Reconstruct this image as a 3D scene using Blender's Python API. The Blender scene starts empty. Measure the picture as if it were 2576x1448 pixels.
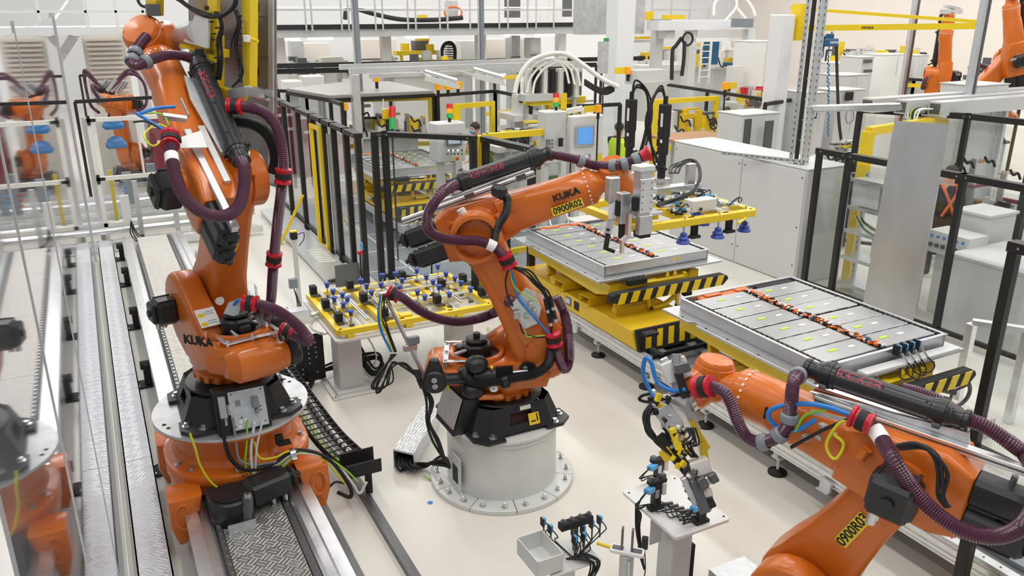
import bpy, bmesh, math, random
from mathutils import Vector as V, Matrix as Mx
random.seed(7)
S = bpy.context.scene
COL = S.collection
# ---------------------------------------------------------------- camera
FPX, TILT, YAW, CAMZ = 2030.0, math.radians(19.05), math.radians(27.4), 4.0
cam_d = bpy.data.cameras.new('camera'); cam = bpy.data.objects.new('camera', cam_d); COL.objects.link(cam)
cam_d.sensor_width = 36.0; cam_d.lens = 36.0 * FPX / 2576.0; cam_d.clip_end = 200; cam_d.clip_start = 0.05
cam.location = (0, 0, CAMZ); cam.rotation_euler = (math.pi/2 - TILT, 0, -YAW)
S.camera = cam
S.cycles.transparent_max_bounces = 32
# ---------------------------------------------------------------- world, lamps, exposure
S.view_settings.view_transform = 'Standard'; S.view_settings.look = 'None'; S.view_settings.gamma = 1.0
S.view_settings.use_curve_mapping = False
S.view_settings.exposure = 0.14
w = bpy.data.worlds.new('hall_daylight'); S.world = w; w.use_nodes = True
w.node_tree.nodes['Background'].inputs[0].default_value = (0.96, 0.97, 1.0, 1); w.node_tree.nodes['Background'].inputs[1].default_value = 0.33
def area(name, loc, sx, sy, power, col=(1, 0.965, 0.92)):
    d = bpy.data.lights.new(name, 'AREA'); d.shape = 'RECTANGLE'; d.size = sx; d.size_y = sy; d.energy = power; d.color = col
    o = bpy.data.objects.new(name, d); COL.objects.link(o); o.location = loc; return o
for ix in range(8):
    for iy in range(4):
        area('ceiling_luminaire', (-3 + ix*5.0, 2.5 + iy*9.5, 9.0), 0.6, 7.0, 205)
# ---------------------------------------------------------------- camera helper: a pixel of the 2576x1448 frame -> a point of the place
F_ = V((math.sin(YAW)*math.cos(TILT), math.cos(YAW)*math.cos(TILT), -math.sin(TILT))); R_ = V((math.cos(YAW), -math.sin(YAW), 0)); U_ = R_.cross(F_)
C_ = V((0, 0, CAMZ))
def ray(x, y): return F_*FPX + R_*(x-1288) - U_*(y-724)
def Zp(x, y, z=0.0): d = ray(x, y); return C_ + d*((z-CAMZ)/d.z)
def Xp(x, y, a): d = ray(x, y); return C_ + d*(a/d.x)
def Yp(x, y, a): d = ray(x, y); return C_ + d*(a/d.y)
def Dp(x, y, a): return C_ + ray(x, y)*(a/FPX)
def Pp(x, y, p, n): d = ray(x, y); return C_ + d*((V(p)-C_).dot(n)/d.dot(n))
# ---------------------------------------------------------------- materials
MAT = {}
def mat(name, col, rough=0.5, metal=0.0, coat=0.0, noise=0.0, nscale=8.0, bump=0.0, bscale=60.0, emit=None, estr=0.0, spec=0.5, stretch=None):
    m = bpy.data.materials.new(name); m.use_nodes = True; nt = m.node_tree; b = nt.nodes['Principled BSDF']
    b.inputs['Base Color'].default_value = (*col, 1); b.inputs['Roughness'].default_value = rough; b.inputs['Metallic'].default_value = metal
    b.inputs['Coat Weight'].default_value = coat; b.inputs['Coat Roughness'].default_value = 0.12; b.inputs['Specular IOR Level'].default_value = spec
    tc = None
    if noise or bump:
        tc = nt.nodes.new('ShaderNodeTexCoord'); mp = nt.nodes.new('ShaderNodeMapping'); nt.links.new(tc.outputs['Object'], mp.inputs[0])
        if stretch: mp.inputs['Scale'].default_value = stretch
    if noise:
        n = nt.nodes.new('ShaderNodeTexNoise'); n.inputs['Scale'].default_value = nscale; n.inputs['Detail'].default_value = 5; nt.links.new(mp.outputs[0], n.inputs['Vector'])
        r = nt.nodes.new('ShaderNodeValToRGB'); r.color_ramp.elements[0].position = 0.3; r.color_ramp.elements[1].position = 0.7
        lo = [max(0, c*(1-noise)) for c in col]; hi = [min(1, c*(1+noise)) for c in col]
        r.color_ramp.elements[0].color = (*lo, 1); r.color_ramp.elements[1].color = (*hi, 1)
        nt.links.new(n.outputs[0], r.inputs[0]); nt.links.new(r.outputs[0], b.inputs['Base Color'])
    if bump:
        n2 = nt.nodes.new('ShaderNodeTexNoise'); n2.inputs['Scale'].default_value = bscale; nt.links.new(mp.outputs[0], n2.inputs['Vector'])
        bp = nt.nodes.new('ShaderNodeBump'); bp.inputs['Strength'].default_value = bump; bp.inputs['Distance'].default_value = 0.01
        nt.links.new(n2.outputs[0], bp.inputs['Height']); nt.links.new(bp.outputs[0], b.inputs['Normal'])
    if emit: b.inputs['Emission Color'].default_value = (*emit, 1); b.inputs['Emission Strength'].default_value = estr
    MAT[name] = m; return m
mat('orange', (0.64, 0.148, 0.010), 0.34, 0, 0.25, noise=0.05, nscale=3)
mat('orange_far', (0.70, 0.17, 0.02), 0.4)
mat('black', (0.016, 0.016, 0.018), 0.38)
mat('matte_black', (0.012, 0.012, 0.013), 0.65)
mat('tube_black', (0.02, 0.021, 0.024), 0.32)
mat('dark_red_inside', (0.05, 0.006, 0.004), 0.6)
mat('hose', (0.10, 0.032, 0.062), 0.26, 0, 0.2)
mat('hose_black', (0.018, 0.018, 0.02), 0.35)
mat('red', (0.56, 0.012, 0.03), 0.35)
mat('ring_grey', (0.22, 0.25, 0.28), 0.4)
mat('alu', (0.80, 0.81, 0.82), 0.3, 0.85, noise=0.06, nscale=14)
mat('alu_dull', (0.62, 0.63, 0.64), 0.42, 0.75, noise=0.12, nscale=9)
mat('steel', (0.62, 0.63, 0.64), 0.25, 0.95)
mat('dark_steel', (0.16, 0.16, 0.165), 0.4, 0.7)
mat('zinc', (0.66, 0.69, 0.71), 0.36, 0.75, noise=0.1, nscale=22)
mat('frame_black', (0.014, 0.013, 0.013), 0.45)
mat('yellow', (0.83, 0.60, 0.012), 0.4, 0, 0.15)
mat('yellow_deep', (0.76, 0.50, 0.012), 0.42, 0, 0.1)
mat('lime', (0.50, 0.80, 0.02), 0.5)
mat('white', (0.82, 0.82, 0.80), 0.4)
mat('paper', (0.85, 0.85, 0.83), 0.6)
mat('grey_paint', (0.56, 0.57, 0.56), 0.35, 0, 0.1)
mat('pedestal', (0.67, 0.68, 0.655), 0.36, 0.15, noise=0.04, nscale=6)
mat('light_grey', (0.70, 0.70, 0.685), 0.42)
mat('cab_grey', (0.61, 0.62, 0.615), 0.42, noise=0.02, nscale=2)
mat('cream', (0.76, 0.74, 0.68), 0.55)
mat('wall_cream', (0.82, 0.76, 0.70), 0.7, noise=0.02, nscale=1)
mat('wall_white', (0.78, 0.79, 0.80), 0.7)
mat('deck_grey', (0.52, 0.53, 0.53), 0.5)
mat('bag_blue', (0.05, 0.22, 0.50), 0.35)
mat('blue', (0.02, 0.20, 0.62), 0.35)
mat('navy', (0.015, 0.06, 0.38), 0.4)
mat('roof_grey', (0.40, 0.40, 0.37), 0.4, 0.2)
mat('light_blue', (0.12, 0.42, 0.78), 0.4)
mat('hoist_blue', (0.02, 0.11, 0.24), 0.4)
mat('green', (0.05, 0.30, 0.06), 0.5)
mat('cable_green', (0.30, 0.60, 0.04), 0.45)
mat('cable_yellow', (0.72, 0.66, 0.02), 0.45)
mat('cable_white', (0.75, 0.75, 0.70), 0.45)
mat('hv_orange', (0.80, 0.18, 0.02), 0.45)
mat('wood', (0.40, 0.22, 0.11), 0.6)
mat('skin', (0.62, 0.36, 0.26), 0.55)
mat('hair', (0.035, 0.022, 0.015), 0.6)
mat('cloth_green', (0.06, 0.16, 0.06), 0.8)
mat('cloth_dark', (0.03, 0.032, 0.038), 0.85)
mat('cloth_grey', (0.50, 0.50, 0.50), 0.85)
mat('hi_vis', (0.62, 0.86, 0.03), 0.7)
mat('brace_orange', (0.78, 0.16, 0.06), 0.7)
mat('maroon', (0.24, 0.03, 0.05), 0.5)
mat('screen_blue', (0.10, 0.30, 0.70), 0.2, emit=(0.12, 0.38, 0.85), estr=0.35)
mat('screen_grey', (0.30, 0.38, 0.46), 0.2, emit=(0.45, 0.60, 0.72), estr=0.25)
mat('lamp_white', (1, 1, 1), 0.4, emit=(1, 0.97, 0.92), estr=4.0)
mat('lamp_red', (0.55, 0.01, 0.015), 0.25, emit=(1, 0.02, 0.02), estr=0.08)
mat('lamp_green', (0.02, 0.30, 0.06), 0.25, emit=(0.05, 1, 0.2), estr=0.08)
mat('lamp_amber', (0.85, 0.35, 0.01), 0.25, emit=(1, 0.45, 0.02), estr=0.15)
mat('led', (0.8, 0.9, 1), 0.3, emit=(0.8, 0.9, 1), estr=2.0)
def floor_mat():
    m = mat('floor_resin', (0.74, 0.715, 0.655), 0.24, 0, 0.0); nt = m.node_tree; b = nt.nodes['Principled BSDF']
    tc = nt.nodes.new('ShaderNodeTexCoord'); n = nt.nodes.new('ShaderNodeTexNoise'); n.inputs['Scale'].default_value = 0.7; n.inputs['Detail'].default_value = 8
    nt.links.new(tc.outputs['Object'], n.inputs['Vector'])
    r = nt.nodes.new('ShaderNodeValToRGB'); r.color_ramp.elements[0].color = (0.70, 0.675, 0.61, 1); r.color_ramp.elements[1].color = (0.77, 0.745, 0.69, 1)
    nt.links.new(n.outputs[0], r.inputs[0])
    n2 = nt.nodes.new('ShaderNodeTexNoise'); n2.inputs['Scale'].default_value = 90; n2.inputs['Detail'].default_value = 2; nt.links.new(tc.outputs['Object'], n2.inputs['Vector'])
    r2 = nt.nodes.new('ShaderNodeValToRGB'); r2.color_ramp.elements[0].position = 0.72; r2.color_ramp.elements[1].position = 0.76
    r2.color_ramp.elements[0].color = (1, 1, 1, 1); r2.color_ramp.elements[1].color = (0.86, 0.85, 0.84, 1)
    nt.links.new(n2.outputs[0], r2.inputs[0])
    mx = nt.nodes.new('ShaderNodeMix'); mx.data_type = 'RGBA'; mx.blend_type = 'MULTIPLY'; mx.inputs[0].default_value = 1
    nt.links.new(r.outputs[0], mx.inputs[6]); nt.links.new(r2.outputs[0], mx.inputs[7]); nt.links.new(mx.outputs[2], b.inputs['Base Color'])
    r3 = nt.nodes.new('ShaderNodeMapRange'); r3.inputs[3].default_value = 0.16; r3.inputs[4].default_value = 0.34
    nt.links.new(n.outputs[0], r3.inputs[0]); nt.links.new(r3.outputs[0], b.inputs['Roughness'])
floor_mat()
def plexi(name, tint=(1, 1, 1), refl=1.0, ior=1.5):
    m = bpy.data.materials.new(name); m.use_nodes = True; nt = m.node_tree; nt.nodes.remove(nt.nodes['Principled BSDF'])
    t = nt.nodes.new('ShaderNodeBsdfTransparent'); t.inputs[0].default_value = (*tint, 1)
    g = nt.nodes.new('ShaderNodeBsdfGlossy'); g.inputs['Roughness'].default_value = 0.03; g.inputs['Color'].default_value = (0.95, 0.95, 0.97, 1)
    fr = nt.nodes.new('ShaderNodeFresnel'); ge = nt.nodes.new('ShaderNodeNewGeometry'); mr = nt.nodes.new('ShaderNodeMapRange'); mr.inputs[3].default_value = ior; mr.inputs[4].default_value = 1/ior
    nt.links.new(ge.outputs['Backfacing'], mr.inputs[0]); nt.links.new(mr.outputs[0], fr.inputs[0])   # both faces of the sheet reflect alike
    ml = nt.nodes.new('ShaderNodeMath'); ml.operation = 'MULTIPLY'; ml.inputs[1].default_value = refl; ml.use_clamp = True
    nt.links.new(fr.outputs[0], ml.inputs[0])
    mx = nt.nodes.new('ShaderNodeMixShader'); nt.links.new(ml.outputs[0], mx.inputs[0]); nt.links.new(t.outputs[0], mx.inputs[1]); nt.links.new(g.outputs[0], mx.inputs[2])
    nt.links.new(mx.outputs[0], nt.nodes['Material Output'].inputs[0]); MAT[name] = m; return m
plexi('plexi', (0.93, 0.945, 0.945)); plexi('plexi_near', (0.78, 0.80, 0.82), 1.5, 1.55)
def checker(name, col, metal, rough):
    # raised five-bar relief of tread plate: fine relief only
    m = mat(name, col, rough, metal); nt = m.node_tree; b = nt.nodes['Principled BSDF']
    tc = nt.nodes.new('ShaderNodeTexCoord'); hs = []
    for rot in (math.radians(45), math.radians(-45)):
        mp = nt.nodes.new('ShaderNodeMapping'); mp.inputs['Rotation'].default_value = (0, 0, rot); mp.inputs['Scale'].default_value = (20, 20, 20); nt.links.new(tc.outputs['Object'], mp.inputs[0])
        wv = nt.nodes.new('ShaderNodeTexWave'); wv.inputs['Scale'].default_value = 0.55; wv.wave_profile = 'SIN'; nt.links.new(mp.outputs[0], wv.inputs['Vector']); hs.append(wv)
    ck = nt.nodes.new('ShaderNodeTexChecker'); ck.inputs['Scale'].default_value = 14; ck.inputs[1].default_value = (1, 1, 1, 1); ck.inputs[2].default_value = (0, 0, 0, 1)
    mp = nt.nodes.new('ShaderNodeMapping'); mp.inputs['Rotation'].default_value = (0, 0, math.radians(45)); nt.links.new(tc.outputs['Object'], mp.inputs[0]); nt.links.new(mp.outputs[0], ck.inputs['Vector'])
    mx = nt.nodes.new('ShaderNodeMix'); mx.data_type = 'FLOAT'; nt.links.new(ck.outputs[1], mx.inputs[0]); nt.links.new(hs[0].outputs[1], mx.inputs[2]); nt.links.new(hs[1].outputs[1], mx.inputs[3])
    bp = nt.nodes.new('ShaderNodeBump'); bp.inputs['Strength'].default_value = 1.0; bp.inputs['Distance'].default_value = 0.006
    nt.links.new(mx.outputs[0], bp.inputs['Height']); nt.links.new(bp.outputs[0], b.inputs['Normal'])
checker('tread_alu', (0.78, 0.80, 0.83), 0.5, 0.38)
checker('tread_beige', (0.72, 0.69, 0.64), 0.25, 0.38)
checker('tread_steel', (0.42, 0.41, 0.39), 0.7, 0.35)
mat('plate_marked', (0.56, 0.565, 0.58), 0.36, 0.7, noise=0.10, nscale=2.2, stretch=(1, 1, 0.5))
mat('panel_dark', (0.34, 0.31, 0.30), 0.28, 0.85, noise=0.25, nscale=1.5)
mat('module', (0.40, 0.405, 0.41), 0.30, 0.85, noise=0.06, nscale=4)
mat('pack_wall', (0.58, 0.59, 0.61), 0.36, 0.8, noise=0.05, nscale=8)
# ---------------------------------------------------------------- mesh builder
def frame(o, x, y=None, z=None):
    x = V(x).normalized()
    if z is not None: z = V(z); y = z.cross(x).normalized(); z = x.cross(y)
    else: y = V(y); z = x.cross(y).normalized(); y = z.cross(x)
    return Mx(((x.x, y.x, z.x, o[0]), (x.y, y.y, z.y, o[1]), (x.z, y.z, z.z, o[2]), (0, 0, 0, 1)))
def rotz(o, a): return Mx.Translation(V(o)) @ Mx.Rotation(a, 4, 'Z')
def perp(d):
    d = V(d).normalized(); a = V((0, 0, 1)) if abs(d.z) < 0.9 else V((1, 0, 0)); x = d.cross(a).normalized(); return x, d.cross(x)
def spline(pts, n=8):
    pts = [V(p) for p in pts]; out = []
    if len(pts) < 3: return pts
    P = [pts[0]*2-pts[1]] + pts + [pts[-1]*2-pts[-2]]
    for i in range(1, len(P)-2):
        a, b, c, d = P[i-1:i+3]
        for k in range(n):
            t = k/n; out.append(0.5*((2*b)+(c-a)*t+(2*a-5*b+4*c-d)*t*t+(3*b-a-3*c+d)*t**3))
    out.append(pts[-1]); return out
def resample(pts, step):
    out = [pts[0]]; acc = 0
    for a, b in zip(pts, pts[1:]):
        L = (b-a).length
        if L < 1e-9: continue
        t = step-acc
        while t <= L: out.append(a+(b-a)*(t/L)); t += step
        acc = (acc+L) % step
    return out
class MB:
    def __init__(s, M=None): s.v = []; s.f = []; s.mi = []; s.M = M; s.cur = 0
    def use(s, i): s.cur = i; return s
    def at(s, M): s.M = M; return s
    def add(s, vs, fs):
        b = len(s.v); M = s.M
        s.v += [(M @ V(p)) if M else V(p) for p in vs]
        for f in fs: s.f.append([b+i for i in f]); s.mi.append(s.cur)
        return s
    def box(s, c, d, bev=0.0):
        hx, hy, hz = d[0]/2, d[1]/2, d[2]/2; c = V(c)
        if bev <= 0:
            vs = [c+V((x*hx, y*hy, z*hz)) for x in (-1, 1) for y in (-1, 1) for z in (-1, 1)]
            return s.add(vs, [(0, 1, 3, 2), (4, 6, 7, 5), (0, 4, 5, 1), (2, 3, 7, 6), (0, 2, 6, 4), (1, 5, 7, 3)])
        b = min(bev, hx*.98, hy*.98, hz*.98); vs = []; ix = {}
        for x in (-1, 1):
            for y in (-1, 1):
                for z in (-1, 1):
                    for k in range(3):
                        q = [x*(hx-b), y*(hy-b), z*(hz-b)]; q[k] += (x, y, z)[k]*b; ix[(x, y, z, k)] = len(vs); vs.append(c+V(q))
        fs = []
        for k in range(3):
            o = [i for i in range(3) if i != k]
            for sg in (-1, 1):
                def key(a, b_):
                    t = [0, 0, 0]; t[k] = sg; t[o[0]] = a; t[o[1]] = b_; return ix[(*t, k)]
                fs.append((key(-1, -1), key(1, -1), key(1, 1), key(-1, 1)))
            for a in (-1, 1):
                for b_ in (-1, 1):
                    def e(sg, kk):
                        t = [0, 0, 0]; t[k] = sg; t[o[0]] = a; t[o[1]] = b_; return ix[(*t, kk)]
                    fs.append((e(-1, o[0]), e(1, o[0]), e(1, o[1]), e(-1, o[1])))
        for x in (-1, 1):
            for y in (-1, 1):
                for z in (-1, 1): fs.append(tuple(ix[(x, y, z, k)] for k in range(3)))
        return s.add(vs, fs)
    def bar(s, p0, p1, w, h, up=(0, 0, 1), bev=0.0):
        # rectangular bar between two points: w across, h along 'up'
        p0, p1 = V(p0), V(p1); d = p1-p0; L = d.length; x = d/L; up = V(up)
        if abs(x.dot(up)) > 0.98: up = V((0, 1, 0))
        y = up.cross(x).normalized(); z = x.cross(y); M0 = s.M; m = (p0+p1)/2
        L2 = Mx(((x.x, y.x, z.x, m.x), (x.y, y.y, z.y, m.y), (x.z, y.z, z.z, m.z), (0, 0, 0, 1)))
        s.M = (M0 @ L2) if M0 else L2; s.box((0, 0, 0), (L, w, h), bev); s.M = M0; return s
    def lathe(s, prof, o, ax, n=20, cap=True):
        o, ax = V(o), V(ax).normalized(); a, b = perp(ax); vs = []; fs = []
        for r, h in prof:
            for i in range(n):
                t = 2*math.pi*i/n; vs.append(o+ax*h+(a*math.cos(t)+b*math.sin(t))*r)
        for k in range(len(prof)-1):
            for i in range(n): j = (i+1) % n; fs.append((k*n+i, k*n+j, (k+1)*n+j, (k+1)*n+i))
        if cap:
            if prof[0][0] > 1e-4: fs.append(tuple(range(n-1, -1, -1)))
            if prof[-1][0] > 1e-4: fs.append(tuple((len(prof)-1)*n+i for i in range(n)))
        return s.add(vs, fs)
    def cyl(s, p0, p1, r0, r1=None, n=14):
        p0, p1 = V(p0), V(p1); return s.lathe([(r0, 0), (r0 if r1 is None else r1, (p1-p0).length)], p0, p1-p0, n)
    def ball(s, c, r, n=14, m=8, sc=(1, 1, 1)):
        vs = []; fs = []
        for k in range(1, m):
            th = math.pi*k/m
            for i in range(n): t = 2*math.pi*i/n; vs.append(V(c)+V((r*sc[0]*math.sin(th)*math.cos(t), r*sc[1]*math.sin(th)*math.sin(t), r*sc[2]*math.cos(th))))
        for k in range(m-2):
            for i in range(n): j = (i+1) % n; fs.append((k*n+i, k*n+j, (k+1)*n+j, (k+1)*n+i))
        t0 = len(vs); vs += [V(c)+V((0, 0, r*sc[2])), V(c)-V((0, 0, r*sc[2]))]
        for i in range(n): j = (i+1) % n; fs.append((t0, j, i)); fs.append((t0+1, (m-2)*n+i, (m-2)*n+j))
        return s.add(vs, fs)
    def sweep(s, pts, rad, n=10, cap=True):
        # round tube along a polyline; rad is a number or a list
        pts = [V(p) for p in pts]; vs = []; fs = []; N = len(pts)
        t0 = (pts[1]-pts[0]).normalized(); a, _ = perp(t0)
        for k in range(N):
            t = (pts[min(k+1, N-1)]-pts[max(k-1, 0)]).normalized(); a = (a-t*a.dot(t)).normalized(); b = t.cross(a); r = rad[k] if isinstance(rad, (list, tuple)) else rad
            for i in range(n): q = 2*math.pi*i/n; vs.append(pts[k]+(a*math.cos(q)+b*math.sin(q))*r)
        for k in range(N-1):
            for i in range(n): j = (i+1) % n; fs.append((k*n+i, k*n+j, (k+1)*n+j, (k+1)*n+i))
        if cap: fs.append(tuple(range(n-1, -1, -1))); fs.append(tuple((N-1)*n+i for i in range(n)))
        return s.add(vs, fs)
    def tube(s, pts, r, n=8, sub=8): return s.sweep(spline(pts, sub), r, n)
    def prism(s, poly, h0, h1, M=None, bev=0.0, seg=2):
        # polygon in local XY extruded from z=h0 to z=h1, rims rounded by bev
        M0 = s.M
        if M: s.M = (M0 @ M) if M0 else M
        n = len(poly)
        if bev <= 0:
            s.add([(p[0], p[1], h0) for p in poly]+[(p[0], p[1], h1) for p in poly], [tuple(range(n-1, -1, -1)), tuple(range(n, 2*n))]+[(i, (i+1) % n, n+(i+1) % n, n+i) for i in range(n)])
        else:
            bm = bmesh.new(); vb = [bm.verts.new((p[0], p[1], h0)) for p in poly]; f = bm.faces.new(vb)
            r = bmesh.ops.extrude_face_region(bm, geom=[f]); top = [g for g in r['geom'] if isinstance(g, bmesh.types.BMVert)]
            for v_ in top: v_.co.z = h1
            es = [e for e in bm.edges if abs(e.verts[0].co.z-e.verts[1].co.z) < 1e-9]
            bmesh.ops.bevel(bm, geom=es, offset=bev, segments=seg, profile=0.5, affect='EDGES', clamp_overlap=True)
            bm.verts.index_update(); s.add([v_.co.copy() for v_ in bm.verts], [[v_.index for v_ in f_.verts] for f_ in bm.faces]); bm.free()
        s.M = M0; return s
    def loft(s, secs, cap=True):
        n = len(secs[0]); vs = [p for q in secs for p in q]; fs = []
        for k in range(len(secs)-1):
            for i in range(n): j = (i+1) % n; fs.append((k*n+i, k*n+j, (k+1)*n+j, (k+1)*n+i))
        if cap: fs.append(tuple(range(n-1, -1, -1))); fs.append(tuple((len(secs)-1)*n+i for i in range(n)))
        return s.add(vs, fs)
    def pieces(s, tol=0.0015):
        # groups of faces that touch one another
        par = list(range(len(s.v)))
        def fd(a):
            while par[a] != a: par[a] = par[par[a]]; a = par[a]
            return a
        for f in s.f:
            r = fd(f[0])
            for i in f[1:]: par[fd(i)] = r
        g = {}
        for k, f in enumerate(s.f): g.setdefault(fd(f[0]), []).append(k)
        cl = []
        for fs in g.values():
            ps = [s.v[i] for k in fs for i in s.f[k]]; cl.append([[min(p[a] for p in ps)-tol for a in range(3)], [max(p[a] for p in ps)+tol for a in range(3)], fs])
        ch = True
        while ch:
            ch = False; out = []
            for c in cl:
                for o in out:
                    if all(c[0][a] <= o[1][a] and o[0][a] <= c[1][a] for a in range(3)):
                        o[0] = [min(x, y) for x, y in zip(o[0], c[0])]; o[1] = [max(x, y) for x, y in zip(o[1], c[1])]; o[2] = o[2]+c[2]; ch = True; break
                else: out.append(c)
            cl = out
        return [c[2] for c in cl]
    def each(s, name, mats, parent=None, smooth=35, **tags):
        # one object for each separate piece
        res = []
        for fs in s.pieces():
            q = MB(); ix = {}
            for k in fs:
                f = []
                for i in s.f[k]:
                    if i not in ix: ix[i] = len(q.v); q.v.append(s.v[i])
                    f.append(ix[i])
                q.f.append(f); q.mi.append(s.mi[k])
            res.append(q.build(name, mats, parent, smooth, **tags))
        return res
    def build(s, name, mats, parent=None, smooth=35, **tags):
        if isinstance(mats, str): mats = [mats]
        off = V((0, 0, 0)); p = parent
        while p is not None: off += p.location; p = p.parent
        me = bpy.data.meshes.new(name); me.from_pydata([tuple(q-off) for q in s.v], [], s.f)
        for m in mats: me.materials.append(MAT[m])
        me.polygons.foreach_set('material_index', s.mi)
        bm = bmesh.new(); bm.from_mesh(me); bmesh.ops.recalc_face_normals(bm, faces=bm.faces); bm.to_mesh(me); bm.free()
        if smooth:
            me.polygons.foreach_set('use_smooth', [True]*len(me.polygons)); me.set_sharp_from_angle(angle=math.radians(smooth))
        o = bpy.data.objects.new(name, me); COL.objects.link(o)
        if parent is not None: o.parent = parent
        for k, v_ in tags.items(): o[k] = v_
        return o
def sec(c, ax, ay, rx, ry, e=2.0, n=20):
    out = []
    for i in range(n):
        t = 2*math.pi*i/n; ct, st = math.cos(t), math.sin(t)
        out.append(V(c)+V(ax)*(rx*math.copysign(abs(ct)**(2/e), ct))+V(ay)*(ry*math.copysign(abs(st)**(2/e), st)))
    return out
def circ(cx, cy, r, a0=0, a1=360, n=16, end=False):
    k = n if end else n
    return [(cx+r*math.cos(math.radians(a0+(a1-a0)*i/(n-1 if end else n))), cy+r*math.sin(math.radians(a0+(a1-a0)*i/(n-1 if end else n)))) for i in range(k)]
def thing(name, label, cat, loc=(0, 0, 0), group=None):
    o = bpy.data.objects.new(name, None); COL.objects.link(o); o.location = loc; o.empty_display_size = 0.1
    o['label'] = label; o['category'] = cat
    if group: o['group'] = group
    return o
def tag(o, label, cat, group=None):
    o['label'] = label; o['category'] = cat
    if group: o['group'] = group
    return o
def dup(o, loc=None, label=None, parent=None, rz=None):
    c = o.copy(); COL.objects.link(c)
    if parent is not None: c.parent = parent
    if loc is not None: c.location = loc
    if rz is not None: c.rotation_euler = (0, 0, rz)
    if label: c['label'] = label
    for ch in o.children: dup(ch, parent=c)
    return c
def struct(o): o['kind'] = 'structure'; return o
DG = None
def textmesh(txt, size, M, parent, name, material, depth=0.0008, wrap=None, bold=0.0, sx=1.0):
    # flat lettering centred on M (x along the line, y up the letters, z out of the surface)
    cu = bpy.data.curves.new('lettering', 'FONT'); cu.body = txt; cu.size = size; cu.align_x = 'CENTER'; cu.align_y = 'CENTER'; cu.extrude = depth; cu.offset = bold; cu.resolution_u = 3
    t = bpy.data.objects.new('lettering', cu); COL.objects.link(t)
    me = bpy.data.meshes.new_from_object(t.evaluated_get(bpy.context.evaluated_depsgraph_get())); bpy.data.objects.remove(t); bpy.data.curves.remove(cu)
    off = V((0, 0, 0)); p = parent
    while p is not None: off += p.location; p = p.parent
    for v_ in me.vertices:
        c = v_.co.copy(); c.x *= sx
        if wrap: a = c.y/wrap; rr = wrap+c.z; c = V((c.x, math.sin(a)*rr, math.cos(a)*rr-wrap))
        v_.co = (M @ c)-off
    me.name = name; me.materials.clear(); me.materials.append(MAT[material]); o = bpy.data.objects.new(name, me); COL.objects.link(o); o.parent = parent; return o
def hose_into(mb, pts, r, pitch=0.013, n=14, sub=12):
    p = resample(spline(pts, sub), pitch/2); mb.sweep(p, [r if k % 2 else r*0.86 for k in range(len(p))], n); return p
# ================================================================= six-axis robots
RW = random.Random(21)
def motor(name, M, L, w, parent, plugs=True):
    # servo motor along local +x: bevelled body, stepped end cap, knob, plugs
    mb = MB(M); mb.box((L*0.42, 0, 0), (L*0.84, w, w), w*0.16); mb.box((L*0.88, 0, 0), (L*0.2, w*0.86, w*0.86), w*0.22); mb.cyl((L*0.96, 0, 0), (L*1.06, 0, 0), w*0.14, n=12)
    for y in (-1, 1): mb.box((L*0.4, y*w*0.36, w*0.5), (L*0.62, w*0.07, w*0.06))
    o = mb.build(name, 'black', parent)
    if plugs:
        c = MB(M)
        for k in (0.45, 0.68): c.cyl((L*k, -w*0.25, -w*0.45), (L*k, -w*0.25, -w*0.78), w*0.1, n=10)
        c.each('plug', 'steel', o)
    return o
def sticker(M, w, h, parent, name='warning_sticker'):
    mb = MB(M); mb.box((0, 0, 0), (w, h, 0.003)); mb.use(1)
    for y in (0.24, -0.26): mb.box((-w*0.28, h*y-h*0.08, 0.002), (w*0.32, h*0.18, 0.002)); mb.use(1)
    mb.use(2)
    for y in (0.3, 0.18, -0.2, -0.32): mb.box((w*0.16, h*y, 0.002), (w*0.48, h*0.03, 0.0015))
    return mb.build(name, ['paper', 'yellow', 'ring_grey'], parent, 0)
def bolts(mb, pts, ax, r=0.012, h=0.012):
    for p in pts: mb.cyl(p, V(p)+V(ax)*h, r, n=6)
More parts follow.
